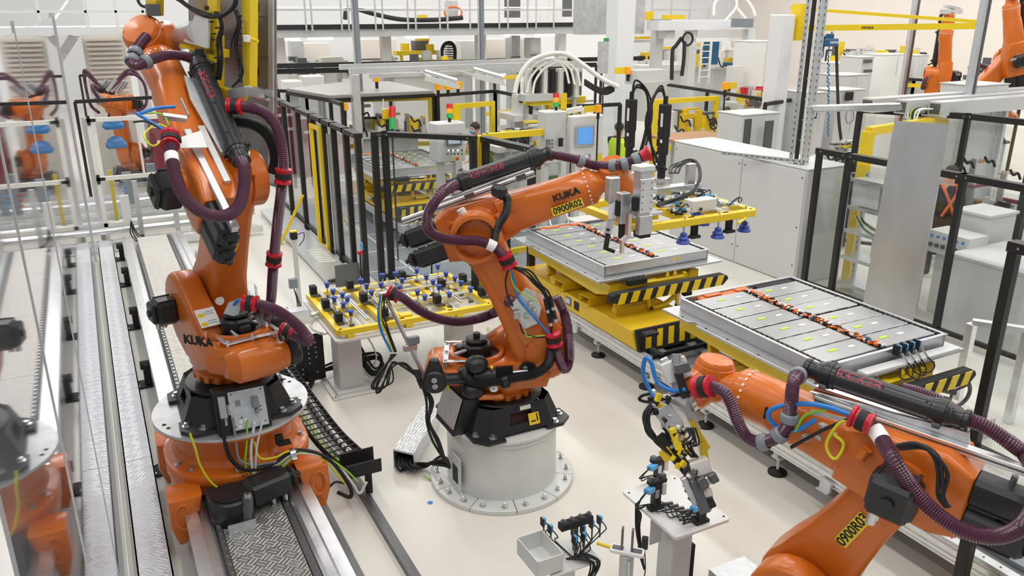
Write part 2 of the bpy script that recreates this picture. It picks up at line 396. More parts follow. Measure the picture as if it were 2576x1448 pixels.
def robot_base(root, base, qb, plate=True):
    B = rotz(base, qb); H = 0.24; t = 0.335; b = 0.39
    mb = MB(B)
    for k in range(4):
        mb.M = B @ Mx.Rotation(k*math.pi/2, 4, 'Z')
        # sloping side wall with a window
        o = [V((-b*0.72, -b-0.03, 0.03)), V((b*0.72, -b-0.03, 0.03)), V((t*0.72, -t, H)), V((-t*0.72, -t, H))]
        i = [o[0].lerp(o[2], 0.30), o[1].lerp(o[3], 0.30), o[2].lerp(o[0], 0.28), o[3].lerp(o[1], 0.28)]
        d = V((0, 0.05, -0.01)); mb.use(0)
        mb.add(o+i+[p+d for p in i], [(0, 1, 5, 4), (1, 2, 6, 5), (2, 3, 7, 6), (3, 0, 4, 7), (4, 5, 9, 8), (5, 6, 10, 9), (6, 7, 11, 10), (7, 4, 8, 11)])
        mb.use(1); mb.add([p+d for p in i], [(0, 1, 2, 3)]); mb.use(0)
        # chamfered corner, buttress and foot pad
        mb.add([(b*0.72, -b-0.03, 0.03), (b+0.03, -b*0.72, 0.03), (t, -t*0.72, H), (t*0.72, -t, H)], [(0, 1, 2, 3)])
        mb.prism([(b*0.55, -b-0.06), (b*0.95, -b-0.06), (b+0.09, -b*0.92), (b+0.09, -b*0.5), (b*0.5, -b*0.45)], 0, 0.032, bev=0.006)
        mb.prism([(-b*0.95, -b-0.06), (-b*0.6, -b-0.06), (-b*0.5, -b*0.5), (-b*0.95, -b*0.6)], 0, 0.03)
        mb.bar((0, -b-0.035, 0.03), (0, -t-0.01, H-0.02), t*1.7, 0.02) if False else None
    mb.M = B; mb.lathe([(t*0.99, H-0.006), (t*1.06, H-0.004), (t*1.04, H+0.008), (0.2, H+0.01)], (0, 0, 0), (0, 0, 1), 32)
    mb.prism([(-b*0.72, -b), (b*0.72, -b), (b, -b*0.72), (b, b*0.72), (b*0.72, b), (-b*0.72, b), (-b, b*0.72), (-b, -b*0.72)], 0.002, 0.03)
    o = mb.build('base_frame', ['black', 'dark_red_inside'], root)
    fb = MB(B); 
    for k in range(4):
        fb.M = B @ Mx.Rotation(k*math.pi/2, 4, 'Z')
        for x, y in ((b*0.80, -b*1.02), (b*1.06, -b*0.74)):
            fb.cyl((x, y, 0.03), (x, y, 0.037), 0.036, n=18); fb.cyl((x, y, 0.037), (x, y, 0.062), 0.021, n=6)
    fb.each('foot_bolt', 'steel', o)
    # connection box on the -x side
    cb = MB(B @ Mx.Translation(V((-0.42, 0, 0.0))))
    cb.prism([(-0.13, 0.005), (0.12, 0.005), (0.12, 0.30), (-0.02, 0.33)], -0.2, 0.2, Mx.Rotation(math.pi/2, 4, 'X'), 0.008, 1)
    c = cb.build('connection_box', 'black', root)
    fm = frame(B @ V((-0.498, 0, 0.168)), B.to_3x3() @ V((0, -1, 0)), B.to_3x3() @ V((0.11, 0, 0.325)))
    if plate:
        pm = MB(fm); pm.box((0.04, 0.0, 0.012), (0.27, 0.30, 0.006), 0.002); pm.use(1)
        for x, y in ((-0.07, 0.13), (0.15, 0.13), (-0.07, -0.12), (0.15, -0.12), (0.13, 0.0), (0.13, -0.03), (-0.02, -0.06)): pm.cyl((x, y, 0.014), (x, y, 0.017), 0.006, n=8)
        pm.build('connector_panel', ['zinc', 'matte_black'], c)
        sk = MB(fm); sk.box((0.095, 0.04, 0.035), (0.05, 0.09, 0.05), 0.006); sk.box((-0.03, 0.055, 0.02), (0.035, 0.04, 0.012)); sk.cyl((0.1, -0.01, 0.03), (0.1, -0.05, 0.03), 0.016); sk.each('socket', ['ring_grey'], c)
        pl = MB(fm); pl.box((-0.145, 0.05, 0.035), (0.055, 0.17, 0.06), 0.006); pl.cyl((-0.145, -0.03, 0.04), (-0.145, -0.09, 0.04), 0.02); pl.cyl((-0.105, 0.06, 0.02), (-0.105, -0.02, 0.02), 0.011); pl.each('heavy_plug', ['steel'], c)
        cap = MB(fm)
        for x, y in ((-0.1, 0.03), (-0.03, -0.09), (-0.04, -0.125), (0.01, -0.085)): cap.cyl((x, y, 0.012), (x, y, 0.02), 0.014, n=12)
        cap.each('blanking_cap', 'paper', c)
    else:
        pm = MB(fm); pm.box((0.0, 0.02, 0.008), (0.36, 0.28, 0.008), 0.002); pm.build('cover_plate', 'zinc', c)
        bb = MB(fm)
        for x in (-0.16, 0.16):
            for y in (-0.1, 0.14): bb.cyl((x, y, 0.01), (x, y, 0.018), 0.008, n=8)
        bb.each('cover_bolt', 'steel', c)
    return B, fm
def robot(root, base, q1, q2, q3, L2=1.15, L3=1.2, a5=None, tool=None, tlen=0.2, qb=0.0, plate=True, ws=1.0, kz=1.0, stick=True):
    base = V(base); Bf, boxM = robot_base(root, base, qb, plate)
    B = rotz(base, q1) @ Mx.Diagonal((1, 1, kz, 1)); fw = V((math.cos(q1), math.sin(q1), 0)); left = V((-math.sin(q1), math.cos(q1), 0)); up = V((0, 0, 1))
    # ---- turntable ring with castellations
    mb = MB(B); mb.lathe([(0.2, 0.245), (0.25, 0.245), (0.25, 0.28), (0.275, 0.29), (0.28, 0.31), (0.25, 0.33), (0.2, 0.335)], (0, 0, 0), up, 36)
    for k in range(18):
        t = 2*math.pi*k/18; mb.M = B @ Mx.Rotation(t, 4, 'Z'); mb.box((0.262, 0, 0.275), (0.035, 0.052, 0.05), 0.006)
    mb.build('turntable', 'orange', root)
    # ---- rotating column: hull, rear nose with cross tube, left cheek carrying axis two
    mb = MB(B); e1, e2 = V((1, 0, 0)), V((0, 1, 0))
    mb.loft([sec((0, 0, 0.30), e1, e2, 0.26, 0.26, 2, 28), sec((-0.02, 0, 0.36), e1, e2, 0.31, 0.29, 2.3, 28), sec((-0.07, 0, 0.43), e1, e2, 0.43, 0.295, 2.8, 28), sec((-0.10, 0, 0.54), e1, e2, 0.465, 0.285, 3.2, 28), sec((-0.10, 0, 0.585), e1, e2, 0.44, 0.268, 3.2, 28), sec((-0.10, 0, 0.597), e1, e2, 0.40, 0.245, 3.0, 28)])
    mb.lathe([(0.195, 0), (0.235, 0.0), (0.245, 0.02), (0.235, 0.045), (0.205, 0.05), (0.19, 0.03)], (-0.21, -0.03, 0.582), up, 30, False)
    mb.loft([sec((-0.56, -0.275, 0.475), e1, V((0, 0, 1)), 0.06, 0.06, 2, 20), sec((-0.56, -0.26, 0.475), e1, V((0, 0, 1)), 0.085, 0.085, 2, 20), sec((-0.54, -0.1, 0.475), e1, V((0, 0, 1)), 0.118, 0.118, 2.3, 20), sec((-0.53, 0.13, 0.475), e1, V((0, 0, 1)), 0.118, 0.118, 2.3, 20), sec((-0.50, 0.205, 0.475), e1, V((0, 0, 1)), 0.08, 0.08, 2, 20)])
    mb.loft([sec((-0.36, 0, 0.475), e2, V((0, 0, 1)), 0.29, 0.10, 4, 20), sec((-0.55, -0.04, 0.475), e2, V((0, 0, 1)), 0.22, 0.095, 4, 20)])
    poly = [(-0.28, 0.40), (0.22, 0.34), (0.43, 0.43)] + [(0.34+0.25*math.cos(math.radians(a)), 0.68+0.25*math.sin(math.radians(a))) for a in range(-30, 140, 17)] + [(-0.02, 0.735), (-0.2, 0.62)]
    XZ = Mx.Rotation(math.pi/2, 4, 'X')      # local x,z -> prism plane; extrusion runs towards -y
    mb.prism(poly, -0.265, -0.055, XZ, 0.045, 3)
    mb.prism([(0.0, 0.33), (0.38, 0.36), (0.42, 0.5), (0.2, 0.56), (0.0, 0.56)], -0.1, 0.26, XZ, 0.04, 2)
    for k in range(9):
        a = math.radians(100+k*24); mb.cyl((0.35+0.2*math.cos(a), 0.085, 0.675+0.2*math.sin(a)), (0.35+0.2*math.cos(a), 0.06, 0.675+0.2*math.sin(a)), 0.014, n=8)
    mb.cyl((-0.42, 0.2, 0.62), (-0.42, 0.2, 0.57), 0.02); mb.box((-0.1, -0.3, 0.33), (0.22, 0.12, 0.05), 0.015)
    col = mb.build('rotating_column', 'orange', root)
    MB(B).lathe([(0.19, 0), (0.0, 0.002)], (-0.21, -0.03, 0.602), up, 24).build('motor_well', 'dark_red_inside', col)
    am = MB(B); am.prism(circ(-0.21, -0.03, 0.135, 22, 382, 8), 0.58, 0.70, None, 0.015, 1); am.prism(circ(-0.21, -0.03, 0.10, 22, 382, 8), 0.70, 0.745, None, 0.015, 1); am.cyl((-0.21, -0.03, 0.74), (-0.21, -0.03, 0.785), 0.03); am.box((-0.33, -0.03, 0.64), (0.1, 0.09, 0.07), 0.01)
    am.build('base_motor', 'black', root)
    cp = MB(B); cp.cyl((-0.30, -0.12, 0.66), (-0.40, -0.19, 0.655), 0.017); cp.cyl((-0.33, 0.06, 0.64), (-0.42, 0.06, 0.635), 0.015); cp.each('plug', 'steel', col)
    br = MB(B); br.box((-0.47, -0.04, 0.612), (0.045, 0.42, 0.008), 0.002); br.box((-0.30, -0.245, 0.622), (0.36, 0.035, 0.008), 0.002); br.box((-0.33, 0.165, 0.622), (0.30, 0.035, 0.008), 0.002)
    for x, y in ((-0.47, -0.23), (-0.47, 0.15), (-0.47, -0.04)): br.cyl((x, y, 0.56), (x, y, 0.635), 0.014, n=8)
    br.each('guard_bracket', 'zinc', col)
    motor('shoulder_motor', frame(B @ V((0.35, 0.25, 0.675)), left, y=-fw), 0.21, 0.2, root)
    if stick:
        sticker(frame(B @ V((-0.615, 0.04, 0.545)), B.to_3x3() @ V((0, -1, 0)), B.to_3x3() @ V((0.5, 0, 0.8))), 0.13, 0.10, col)
        sticker(frame(B @ V((-0.135, 0.165, 0.712)), B.to_3x3() @ V((0, -1, 0)), B.to_3x3() @ V((0.86, 0, 0.56))), 0.15, 0.17, col)
    # ---- link arm
    A2 = B @ V((0.35, 0, 0.675)); u = fw*math.cos(q2)+up*math.sin(q2); A3 = A2+u*L2
    K = frame(A2, u, y=u.cross(left))        # prism z runs to the robot's right
    def xs(t): return L2*t
    side = [(xs(0.02), 0.258), (xs(0.14), 0.23), (xs(0.32), 0.19), (xs(0.55), 0.165), (xs(0.78), 0.16), (xs(0.93), 0.185)]
    lower = [(0.26*math.cos(math.radians(a)), 0.26*math.sin(math.radians(a))) for a in range(262, 97, -15)]
    top = [(L2+0.192*math.cos(math.radians(a)), 0.192*math.sin(math.radians(a))) for a in range(75, -76, -15)]
    poly = side+top+[(x, -y) for x, y in reversed(side)]+lower
    mb = MB(); mb.prism(poly, -0.045, 0.24, K, 0.05, 3)
    rib = [(xs(0.12), 0.12), (xs(0.4), 0.09), (xs(0.75), 0.085), (xs(0.9), 0.10), (xs(0.9), -0.10), (xs(0.75), -0.085), (xs(0.4), -0.09), (xs(0.12), -0.12)]
    mb.prism(rib, 0.225, 0.262, K, 0.02, 2)
    mb.lathe([(0.208, 0.2), (0.208, 0.30), (0.195, 0.318), (0.165, 0.318), (0.157, 0.30), (0.155, 0.245), (0.0, 0.243)], A3, -left, 36)
    mb.lathe([(0.16, 0.2), (0.16, 0.25), (0.14, 0.262), (0.0, 0.262)], A2, -left, 30)
    fz = u.cross(left)
    for k in range(30):
        a = 2*math.pi*k/30
        if math.sin(a*3) > -0.75: p = A3+(u*math.cos(a)+fz*math.sin(a))*0.132-left*0.245; mb.lathe([(0.011, 0), (0.011, 0.014), (0.006, 0.014), (0.006, 0.004)], p, -left, 8)
    for k in range(3):
        a = 0.7+2.1*k; p = A3+(u*math.cos(a)+fz*math.sin(a))*0.202-left*0.2
        mb.prism([(-0.03, -0.03), (0.03, -0.03), (0.03, 0.03), (-0.03, 0.03)], 0, 0.05, frame(p, -left.cross(p-A3), y=p-A3), 0.008, 1)
    link = mb.build('link_arm', 'orange', root)
    bf = MB(); bf.cyl(A3-left*0.19+u*0.2, A3-left*0.19+u*0.245, 0.034, n=14); bf.cyl(A2-left*0.0+u*0.2+fz*0.2, A2+u*0.23+fz*0.235, 0.035, n=14); bf.each('buffer', 'paper', link)
    # ---- counterbalance cylinder on the right side
    pv = A2-fw*0.14-up*0.135-left*0.31; cl = B @ V((-0.56, -0.30, 0.475)); ax = (pv-cl).normalized(); Lc = (pv-cl).length; ay = -left; az = ax.cross(ay)
    mb = MB(); mb.lathe([(0.10, -0.035), (0.10, 0.04), (0.085, 0.055), (0.0, 0.055)], cl, ay, 28)
    mb.cyl(cl+ax*0.06, cl+ax*Lc*0.64, 0.048, n=20); mb.cyl(cl+ax*Lc*0.42, cl+ax*Lc*0.66, 0.066, n=20)
    pts = [cl+ax*(Lc*0.66+Lc*0.014*k) for k in range(14)]; mb.sweep(pts, [0.078 if k % 2 else 0.06 for k in range(14)], 20)
    for sg, t in ((1, 0.40), (-1, 0.46)): mb.ball(cl+ax*Lc*t+az*sg*0.115+ay*0.01, 0.088, 18, 10, (1.15, 1, 0.9)); mb.cyl(cl+ax*Lc*t+az*sg*0.03, cl+ax*Lc*(t+0.02)+az*sg*0.1, 0.03)
    mb.prism([(-0.10, -0.02), (0.08, -0.06), (0.05, -0.19), (-0.02, -0.2)], -0.03, 0.03, frame(cl, ax, y=az), 0.01, 1)
    cbal = mb.build('counterbalance', 'black', root)
    MB().cyl(cl+ax*Lc*0.84, pv, 0.028).build('piston_rod', 'steel', cbal)
    g = MB(); gp = cl+ax*Lc*0.62+az*0.085+ay*0.05; g.lathe([(0.036, 0), (0.036, 0.025), (0.03, 0.028), (0, 0.027)], gp, ay, 20); g.cyl(gp, gp-az*0.05, 0.01); g.use(1); g.box(gp+ay*0.029, (0.006, 0.006, 0.02)); g.build('pressure_gauge', ['steel', 'black'], cbal)
    rg = MB()
    for sg in (-1, 1): rg.lathe([(0.024, 0.055), (0.024, 0.063), (0.014, 0.063), (0.014, 0.056)], cl+az*sg*0.028, ay, 14)
    for d in (-0.045, 0, 0.045): rg.lathe([(0.018, 0.0), (0.018, 0.012), (0.01, 0.012), (0.01, 0.004)], pv+u*d-left*0.005, ay, 12)
    rg.each('ring_bolt', 'steel', cbal)
    yc = MB(); yc.cyl(cl+ax*0.10+az*0.05, cl+ax*0.10+az*0.09, 0.012); yc.cyl(cl+ax*Lc*0.62-az*0.07+ay*0.03, cl+ax*Lc*0.62-az*0.1+ay*0.05, 0.012); yc.each('filler_cap', 'yellow', cbal)
    MB().lathe([(0.075, 0), (0.075, 0.012), (0, 0.012)], pv+left*0.045, ay, 24).build('pivot_cover', 'black', link)
    # ---- elbow housing with motors
    v = fw*math.cos(q3)+up*math.sin(q3); E = frame(A3, v, y=left); nz = E.to_3x3() @ V((0, 0, 1)); EX = E @ XZ
    k3 = L3/1.2
    mb = MB(); poly = [(-0.30, -0.19), (-0.18, -0.225), (0.12, -0.20), (0.34, -0.15), (0.34, 0.165), (0.12, 0.215), (-0.16, 0.235), (-0.30, 0.17)]
    mb.prism(poly, -0.235, 0.03, EX, 0.035, 3)
    mb.lathe([(0.205, -0.02), (0.205, 0.035), (0.19, 0.05)], A3, -left, 32); mb.lathe([(0.13, 0.2), (0.13, 0.26), (0.11, 0.27), (0, 0.27)], A3, left, 24)
    # forearm tube: rounded rectangle to circle
    ey, ez = V((0, 1, 0)), V((0, 0, 1)); mb.M = E
    S_ = [(0.22, 0.08, 0.135, 0.165, 5), (0.36, 0.07, 0.138, 0.16, 4.5), (0.55*k3, 0.04, 0.14, 0.15, 3.6), (0.74*k3, 0.02, 0.142, 0.145, 2.6), (0.80*k3, 0.0, 0.148, 0.148, 2), (L3-0.20, 0, 0.152, 0.152, 2), (L3-0.185, 0, 0.142, 0.142, 2)]
    mb.loft([sec((x, y, 0.02), ey, ez, a, b_, e, 28) for x, y, a, b_, e in S_])
    mb.prism([(0.30, 0.05), (0.62*k3, 0.02), (0.66*k3, 0.05), (0.60*k3, 0.13), (0.30, 0.16)], 0.045, 0.075, XZ, 0.012, 2)
    mb.M = None
    fore = mb.build('forearm', 'orange', root)
    fb = MB()
    for k in range(24): a = 2*math.pi*k/24; p = E @ V((L3-0.24, 0.152*math.cos(a), 0.02+0.152*math.sin(a))); d = (E.to_3x3() @ V((0, math.cos(a), math.sin(a)))); fb.cyl(p-d*0.003, p+d*0.004, 0.008, n=8)
    fb.build('ring_bolt', 'paper', fore, kind='stuff')
    motor('elbow_motor', frame(E @ V((0.0, 0.255, -0.01)), left, y=-v), 0.21, 0.235, root)
    for y, z in ((0.14, 0.085), (0.14, -0.10)):
        motor('wrist_motor', frame(E @ V((-0.28, y, z)), -v, y=left), 0.36, 0.155, root)
    # ---- in-line wrist
    W = E @ V((L3, 0, 0.04)); a5 = left if a5 is None else V(a5); a5 = (a5-v*a5.dot(v)).normalized() if a5.cross(v).length > 0.2 else a5
    tool = v if tool is None else V(tool).normalized(); b5 = v.cross(a5)
    mb = MB(); n0 = E @ V((L3-0.19, 0, 0.02))
    mb.loft([sec(n0, a5, b5, 0.135, 0.135, 2, 24), sec(n0+v*0.03, a5, b5, 0.12, 0.115, 2, 24), sec(n0+v*0.06+nz*0.01, a5, b5, 0.085, 0.10, 2.6, 24), sec(W-v*0.02, a5, b5, 0.07, 0.10, 3, 24)])
    for k in range(20): a = 2*math.pi*k/20; p = n0+(a5*math.cos(a)+b5*math.sin(a))*0.128; mb.cyl(p, p+v*0.014, 0.009, n=6)
    mb.build('wrist_neck', 'orange', root)
    mb = MB(); mb.lathe([(r_*ws, h_*ws) for r_, h_ in [(0.0, -0.135), (0.09, -0.13), (0.118, -0.10), (0.126, -0.05), (0.126, 0.06), (0.12, 0.085), (0.115, 0.088), (0.115, 0.10), (0.10, 0.122), (0.0, 0.13)]], W, a5, 30)
    tx, ty = perp(tool)
    mb.loft([sec(W+tool*0.02, tx, ty, 0.115*ws, 0.115*ws, 2, 26), sec(W+tool*tlen*0.6, tx, ty, 0.118*ws, 0.118*ws, 2, 26), sec(W+tool*tlen*0.86, tx, ty, 0.115*ws, 0.115*ws, 2, 26), sec(W+tool*tlen, tx, ty, 0.095*ws, 0.095*ws, 2, 26)])
    for k in range(6): a = 2*math.pi*k/6+0.3; c2, _ = perp(a5); d = c2*math.cos(a)+a5.cross(c2)*math.sin(a); mb.cyl(W+a5*0.108*ws+d*0.092*ws, W+a5*0.124*ws+d*0.094*ws, 0.011, n=8)
    wr = mb.build('wrist', 'orange', root)
    MB().cyl(W+tool*(tlen-0.005), W+tool*(tlen+0.022), 0.10, n=30).build('mounting_flange', 'steel', wr)
    return dict(B=B, A2=A2, A3=A3, E=E, K=K, W=W, v=v, u=u, left=left, fw=fw, nz=nz, link=link, fore=fore, box=boxM, flange=W+tool*(tlen+0.022), col=col)
def dress_tube(root, p0, p1, r, txt_up, txt=None, flip=False):
    # black hose-spring housing with end collars and clamps
    p0, p1 = V(p0), V(p1); d = (p1-p0).normalized(); L = (p1-p0).length
    mb = MB(); mb.cyl(p0, p1, r, n=28)
    for a, sg in ((p0, 1), (p1, -1)):
        mb.lathe([(r*1.02, 0.10), (r*1.12, 0.095), (r*1.12, 0.02), (r*0.95, 0.0), (r*0.82, -0.02), (r*0.82, -0.05), (r*0.95, -0.055), (r*0.97, -0.075), (r*0.8, -0.085)], a, d*sg, 26)
    t = mb.build('hose_housing', 'tube_black', root)
    x, _ = perp(d); up = V(txt_up).normalized(); sd = d.cross(up)
    cl = MB()
    for a in (p0+d*0.05, p1-d*0.05):
        cl.lathe([(r*1.1, -0.022), (r*1.22, -0.02), (r*1.22, 0.02), (r*1.1, 0.022)], a, d, 24, False)
        cl.bar(a-d*0.02, a+d*0.02, r*1.1, r*0.5, up); 
        for s_ in (-1, 1): cl.bar(a+sd*s_*r*1.3-d*0.018, a+sd*s_*r*1.3+d*0.018, r*0.35, r*0.5, up)
    cl.each('clamp', 'black', t)
    kn = MB()
    for q in (0.2, 0.5, 0.82): kn.cyl(p0+d*L*q+up*r*0.98, p0+d*L*q+up*r*1.08, 0.007, n=8)
    kn.each('rivet', 'matte_black', t)
    if txt:
        xd = -d if flip else d
        M = frame(p0+d*L*(0.36 if flip else 0.30)+up*(r+0.0005), xd, y=up.cross(xd)); textmesh(txt, r*1.05, M, t, 'lettering', 'red', 0.0006, wrap=r, sx=1.15)
    return t
def clamp_red(root, p, d, r):
    d = V(d).normalized(); mb = MB(); mb.lathe([(r*1.05, -0.055), (r*1.5, -0.052), (r*1.5, -0.04), (r*1.25, -0.035), (r*1.25, 0.03), (r*1.5, 0.038), (r*1.55, 0.055), (r*1.1, 0.058)], p, d, 22)
    o = mb.build('hose_clamp', 'red', root)
    b = MB(); b.lathe([(r*1.26, -0.02), (r*1.42, -0.02), (r*1.42, 0.018), (r*1.26, 0.018)], p, d, 20, False); x, y = perp(d); b.bar(V(p)+x*r*1.3-d*0.018, V(p)+x*r*1.3+d*0.018, 0.035, 0.03, x); b.build('clamp_band', 'matte_black', o)
    return o
def hose(root, pts, r=0.031, material='hose', name='corrugated_hose', tagat=None, rings=(), clamps=()):
    mb = MB(); p = hose_into(mb, pts, r); o = mb.build(name, material, root, 60)
    def loc(t): i = min(len(p)-2, max(1, int(t*(len(p)-1)))); return p[i], (p[i+1]-p[i-1]).normalized()
    for t in rings:
        c, d = loc(t); m = MB(); m.lathe([(r*1.05, -0.03), (r*1.32, -0.02), (r*1.38, 0), (r*1.32, 0.02), (r*1.05, 0.03)], c, d, 20, False); m.build('protector_ring', 'ring_grey', o)
    for t in clamps:
        c, d = loc(t); clamp_red(root, c, d, r)
    if tagat: 
        m = MB(); q = [loc(tagat+k*0.008)[0] for k in range(-3, 4)]; m.sweep(q, r*1.06, 16); m.build('paper_tag', 'paper', o)
    return o
def wire(root, pts, r, material, name='cable', n=7):
    j = 0.012 if r < 0.015 else 0.004; pts = [V(p)+V((RW.uniform(-j, j), RW.uniform(-j, j), RW.uniform(-j, j)))*(0 < i < len(pts)-1) for i, p in enumerate(pts)]
    return MB().tube(pts, r, n, 8).build(name, material, root, 60)
# ================================================================= the hall
m = MB(); m.box((11, 18, -0.05), (60, 56, 0.1)); struct(m.build('floor', 'floor_resin', None, 0))
WALLY = 40.0
m = MB(); m.box((11, WALLY, 5), (60, 0.2, 10.2)); struct(m.build('wall_back', 'wall_white', None, 0))
m = MB(); m.box((-14, 18, 5), (0.2, 44, 10.2)); struct(m.build('wall_left', 'wall_white', None, 0))
m = MB(); m.box((36, 18, 5), (0.2, 44, 10.2)); struct(m.build('wall_right', 'wall_cream', None, 0))
# ================================================================= the three orange robots
R2 = thing('industrial_robot', 'orange six-axis robot on the round grey pedestal, its arm labelled 0900R02', 'robot', (2.86, 5.72, 0.62))
r2 = robot(R2, (2.86, 5.72, 0.62), -0.43, 2.073, 0.339, a5=(-0.2, -0.45, 0.9), tool=(0.55, -0.32, -0.75), qb=0.0, plate=False)
R1 = thing('industrial_robot', 'orange robot riding on the floor track, seen from behind at the left', 'robot', (0.70, 6.38, 0.93))
r1 = robot(R1, (0.72, 6.38, 0.93), 1.78, 2.06, 0.66, L2=1.23, L3=1.5, ws=1.3, kz=1.17, a5=(-0.45, -0.6, 0.65), tool=(0.9, 0.25, 0.05), qb=math.pi/2, plate=True)
R3 = thing('industrial_robot', 'orange robot in the bottom right corner, link arm labelled 0900R03', 'robot', (3.575, 2.485, 0.0))
r3 = robot(R3, (3.575, 2.485, 0.0), 1.955, 2.02, 0.086, a5=(0.1, 0.0, 1), tool=(-0.75, 0.1, -0.45), qb=0.3, plate=True)
# ================================================================= floor track of the left robot, carriage, walkway plates
TR = thing('robot_track', 'long floor track with machined rails and checker plates under the left robot', 'track', (0.66, 9.0, 0.0))
Y0, Y1 = 3.2, 14.6
for x0, x1, z1, nm in ((0.20, 0.40, 0.40, 'guide_rail'), (0.94, 1.14, 0.40, 'guide_rail')):
    s = 1 if x0 < 0.5 else -1; xo = x0 if s > 0 else x1
    m = MB(); M = frame((0, Y0, 0), (1, 0, 0), y=(0, 0, 1)); yy = lambda x, z: (xo+s*x, z)
    poly = [yy(0.02, 0.10), yy(0.18, 0.10), yy(0.18, 0.345), yy(0.155, 0.36), yy(0.095, 0.362), yy(0.09, 0.40), yy(0.0, 0.40), yy(0.0, 0.34), yy(0.02, 0.32)]
    m.prism(poly, 0, -(Y1-Y0), M); m.build(nm, 'alu', TR, 20)
m = MB(); m.box((0.405, (Y0+Y1)/2, 0.372), (0.036, Y1-Y0-1.2, 0.028)); m.build('gear_rack', 'dark_steel', TR, 0)
m = MB(); y = Y0+0.1
while y < Y1-1.4: m.cyl((0.405, y, 0.386), (0.405, y, 0.396), 0.012, n=8); y += 0.10
m.build('rack_bolt', 'steel', TR, kind='stuff')
m = MB(); m.box((0.925, (Y0+Y1)/2, 0.33), (0.05, Y1-Y0, 0.04)); m.build('seal_strip', 'dark_steel', TR, 0)
ys = [Y0, 5.1, 7.0, 9.2, 11.2, 13.15, 14.6]
for a, b in zip(ys, ys[1:]):
    m = MB(); m.box((0.66, (a+b)/2, 0.352), (0.46, b-a-0.008, 0.012), 0.002); m.build('checker_plate', 'tread_steel' if b < 7.5 else 'tread_beige', TR, 0)
m = MB(); m.box((0.66, (Y0+Y1)/2, 0.2), (0.60, Y1-Y0, 0.16)); m.build('track_bed', 'grey_paint', TR, 0)
for k, (px, py) in enumerate(((310, 652), (325, 716), (347, 822), (372, 966), (418, 1180))):
    p = Zp(px, py, 0.0); y = p.y; m = MB()
    m.box((0.10, y, 0.008), (0.20, 0.22, 0.016)); m.box((0.15, y, 0.14), (0.05, 0.05, 0.27), 0.01); m.box((0.165, y+0.05, 0.14), (0.07, 0.03, 0.25), 0.006); m.box((0.165, y-0.05, 0.14), (0.07, 0.03, 0.25), 0.006); m.cyl((0.10, y, 0.24), (0.19, y, 0.24), 0.05, n=16)
    f = m.build('levelling_foot', 'matte_black', TR)
    b = MB()
    for dx in (-0.06, 0.0):
        for dy in (-0.08, 0.08): b.cyl((0.06+dx, y+dy, 0.016), (0.06+dx, y+dy, 0.032), 0.016, n=6)
    b.each('foot_bolt', 'steel', f)
# carriage
CA = thing('track_carriage', 'orange carriage with round flange carrying the left robot along the track', 'carriage', (0.70, 6.38, 0.40))
cx, cy = 0.70, 6.38; up = V((0, 0, 1))
m = MB(); m.lathe([(0.45, 0.60), (0.47, 0.62), (0.47, 0.90)], (cx, cy, 0), up, 48, False)
drum = m.build('drum', 'orange', CA)
m = MB(); m.lathe([(0.10, 0.906), (0.61, 0.906), (0.61, 0.929), (0.10, 0.93)], (cx, cy, 0), up, 56); m.use(1); m.lathe([(0.598, 0.886), (0.602, 0.888), (0.602, 0.908), (0.598, 0.908)], (cx, cy, 0), up, 56, False)
m.lathe([(0.10, 0.886), (0.598, 0.886)], (cx, cy, 0), up, 56, False); fl = m.build('flange_plate', ['alu_dull', 'orange'], CA)
m = MB()
for a in (195, 203, 255, 330, 338, 20, 28): t = math.radians(a); m.cyl((cx+0.55*math.cos(t), cy+0.55*math.sin(t), 0.929), (cx+0.55*math.cos(t), cy+0.55*math.sin(t), 0.9315), 0.016, n=12)
m.each('flange_hole', 'matte_black', fl)
m = MB()
pl = [(0.60*math.cos(math.radians(a)), 0.60*math.sin(math.radians(a))) for a in range(0, 360, 9)]
pl = [(max(-0.56, min(0.56, x)), max(-0.585, min(0.585, y))) for x, y in pl]
m.prism([(cx+x, cy+y) for x, y in pl], 0.50, 0.60, None, 0.02, 2); m.prism([(cx+x*0.97, cy+y*0.97) for x, y in pl], 0.41, 0.51, None, 0.02, 1)
m.lathe([(0.56, 0.598), (0.50, 0.615), (0.47, 0.66)], (cx, cy, 0), up, 40, False)
for sx in (-1, 1):
    for sy in (-1, 1):
        x = cx+sx*0.50; y = cy+sy*0.47
        # leg with a rounded pocket rim, gripping the rail from outside
        q = [(sx*0.60, 0.53), (sx*0.36, 0.53), (sx*0.385, 0.40), (sx*0.45, 0.36), (sx*0.50, 0.15), (sx*0.56, 0.14), (sx*0.61, 0.30)]
        m.prism(q, 0.0, 0.27, frame((cx, y+0.10, 0), (1, 0, 0), y=(0, 0, 1)), 0.022, 2)
        c = [V((cx+sx*0.515+0.055*math.cos(t), y-0.172, 0.385+0.105*math.sin(t))) for t in [2*math.pi*k/16 for k in range(17)]]; m.sweep(c, 0.017, 6)
        m.cyl((cx+sx*0.53, y-0.175, 0.20), (cx+sx*0.53, y-0.165, 0.20), 0.02, n=10)
slide = m.build('slide', 'orange', CA)
m = MB()
for a in (205, 222, 262, 300, 340, 20, 150): t = math.radians(a); p = (cx+0.525*math.cos(t), cy+0.525*math.sin(t)); m.cyl((*p, 0.60), (*p, 0.606), 0.034, n=18); m.cyl((*p, 0.606), (*p, 0.63), 0.02, n=6)
m.each('carriage_bolt', 'steel', slide)
m = MB(); m.box((cx+0.27, cy-0.475, 0.76), (0.06, 0.05, 0.08), 0.006); m.box((cx+0.30, cy-0.50, 0.735), (0.10, 0.08, 0.012)); m.build('cable_bracket', 'matte_black', CA)
m = MB(); m.box((cx+0.285, cy-0.545, 0.0+0.66), (0.0, 0.0, 0.0)) if False else None
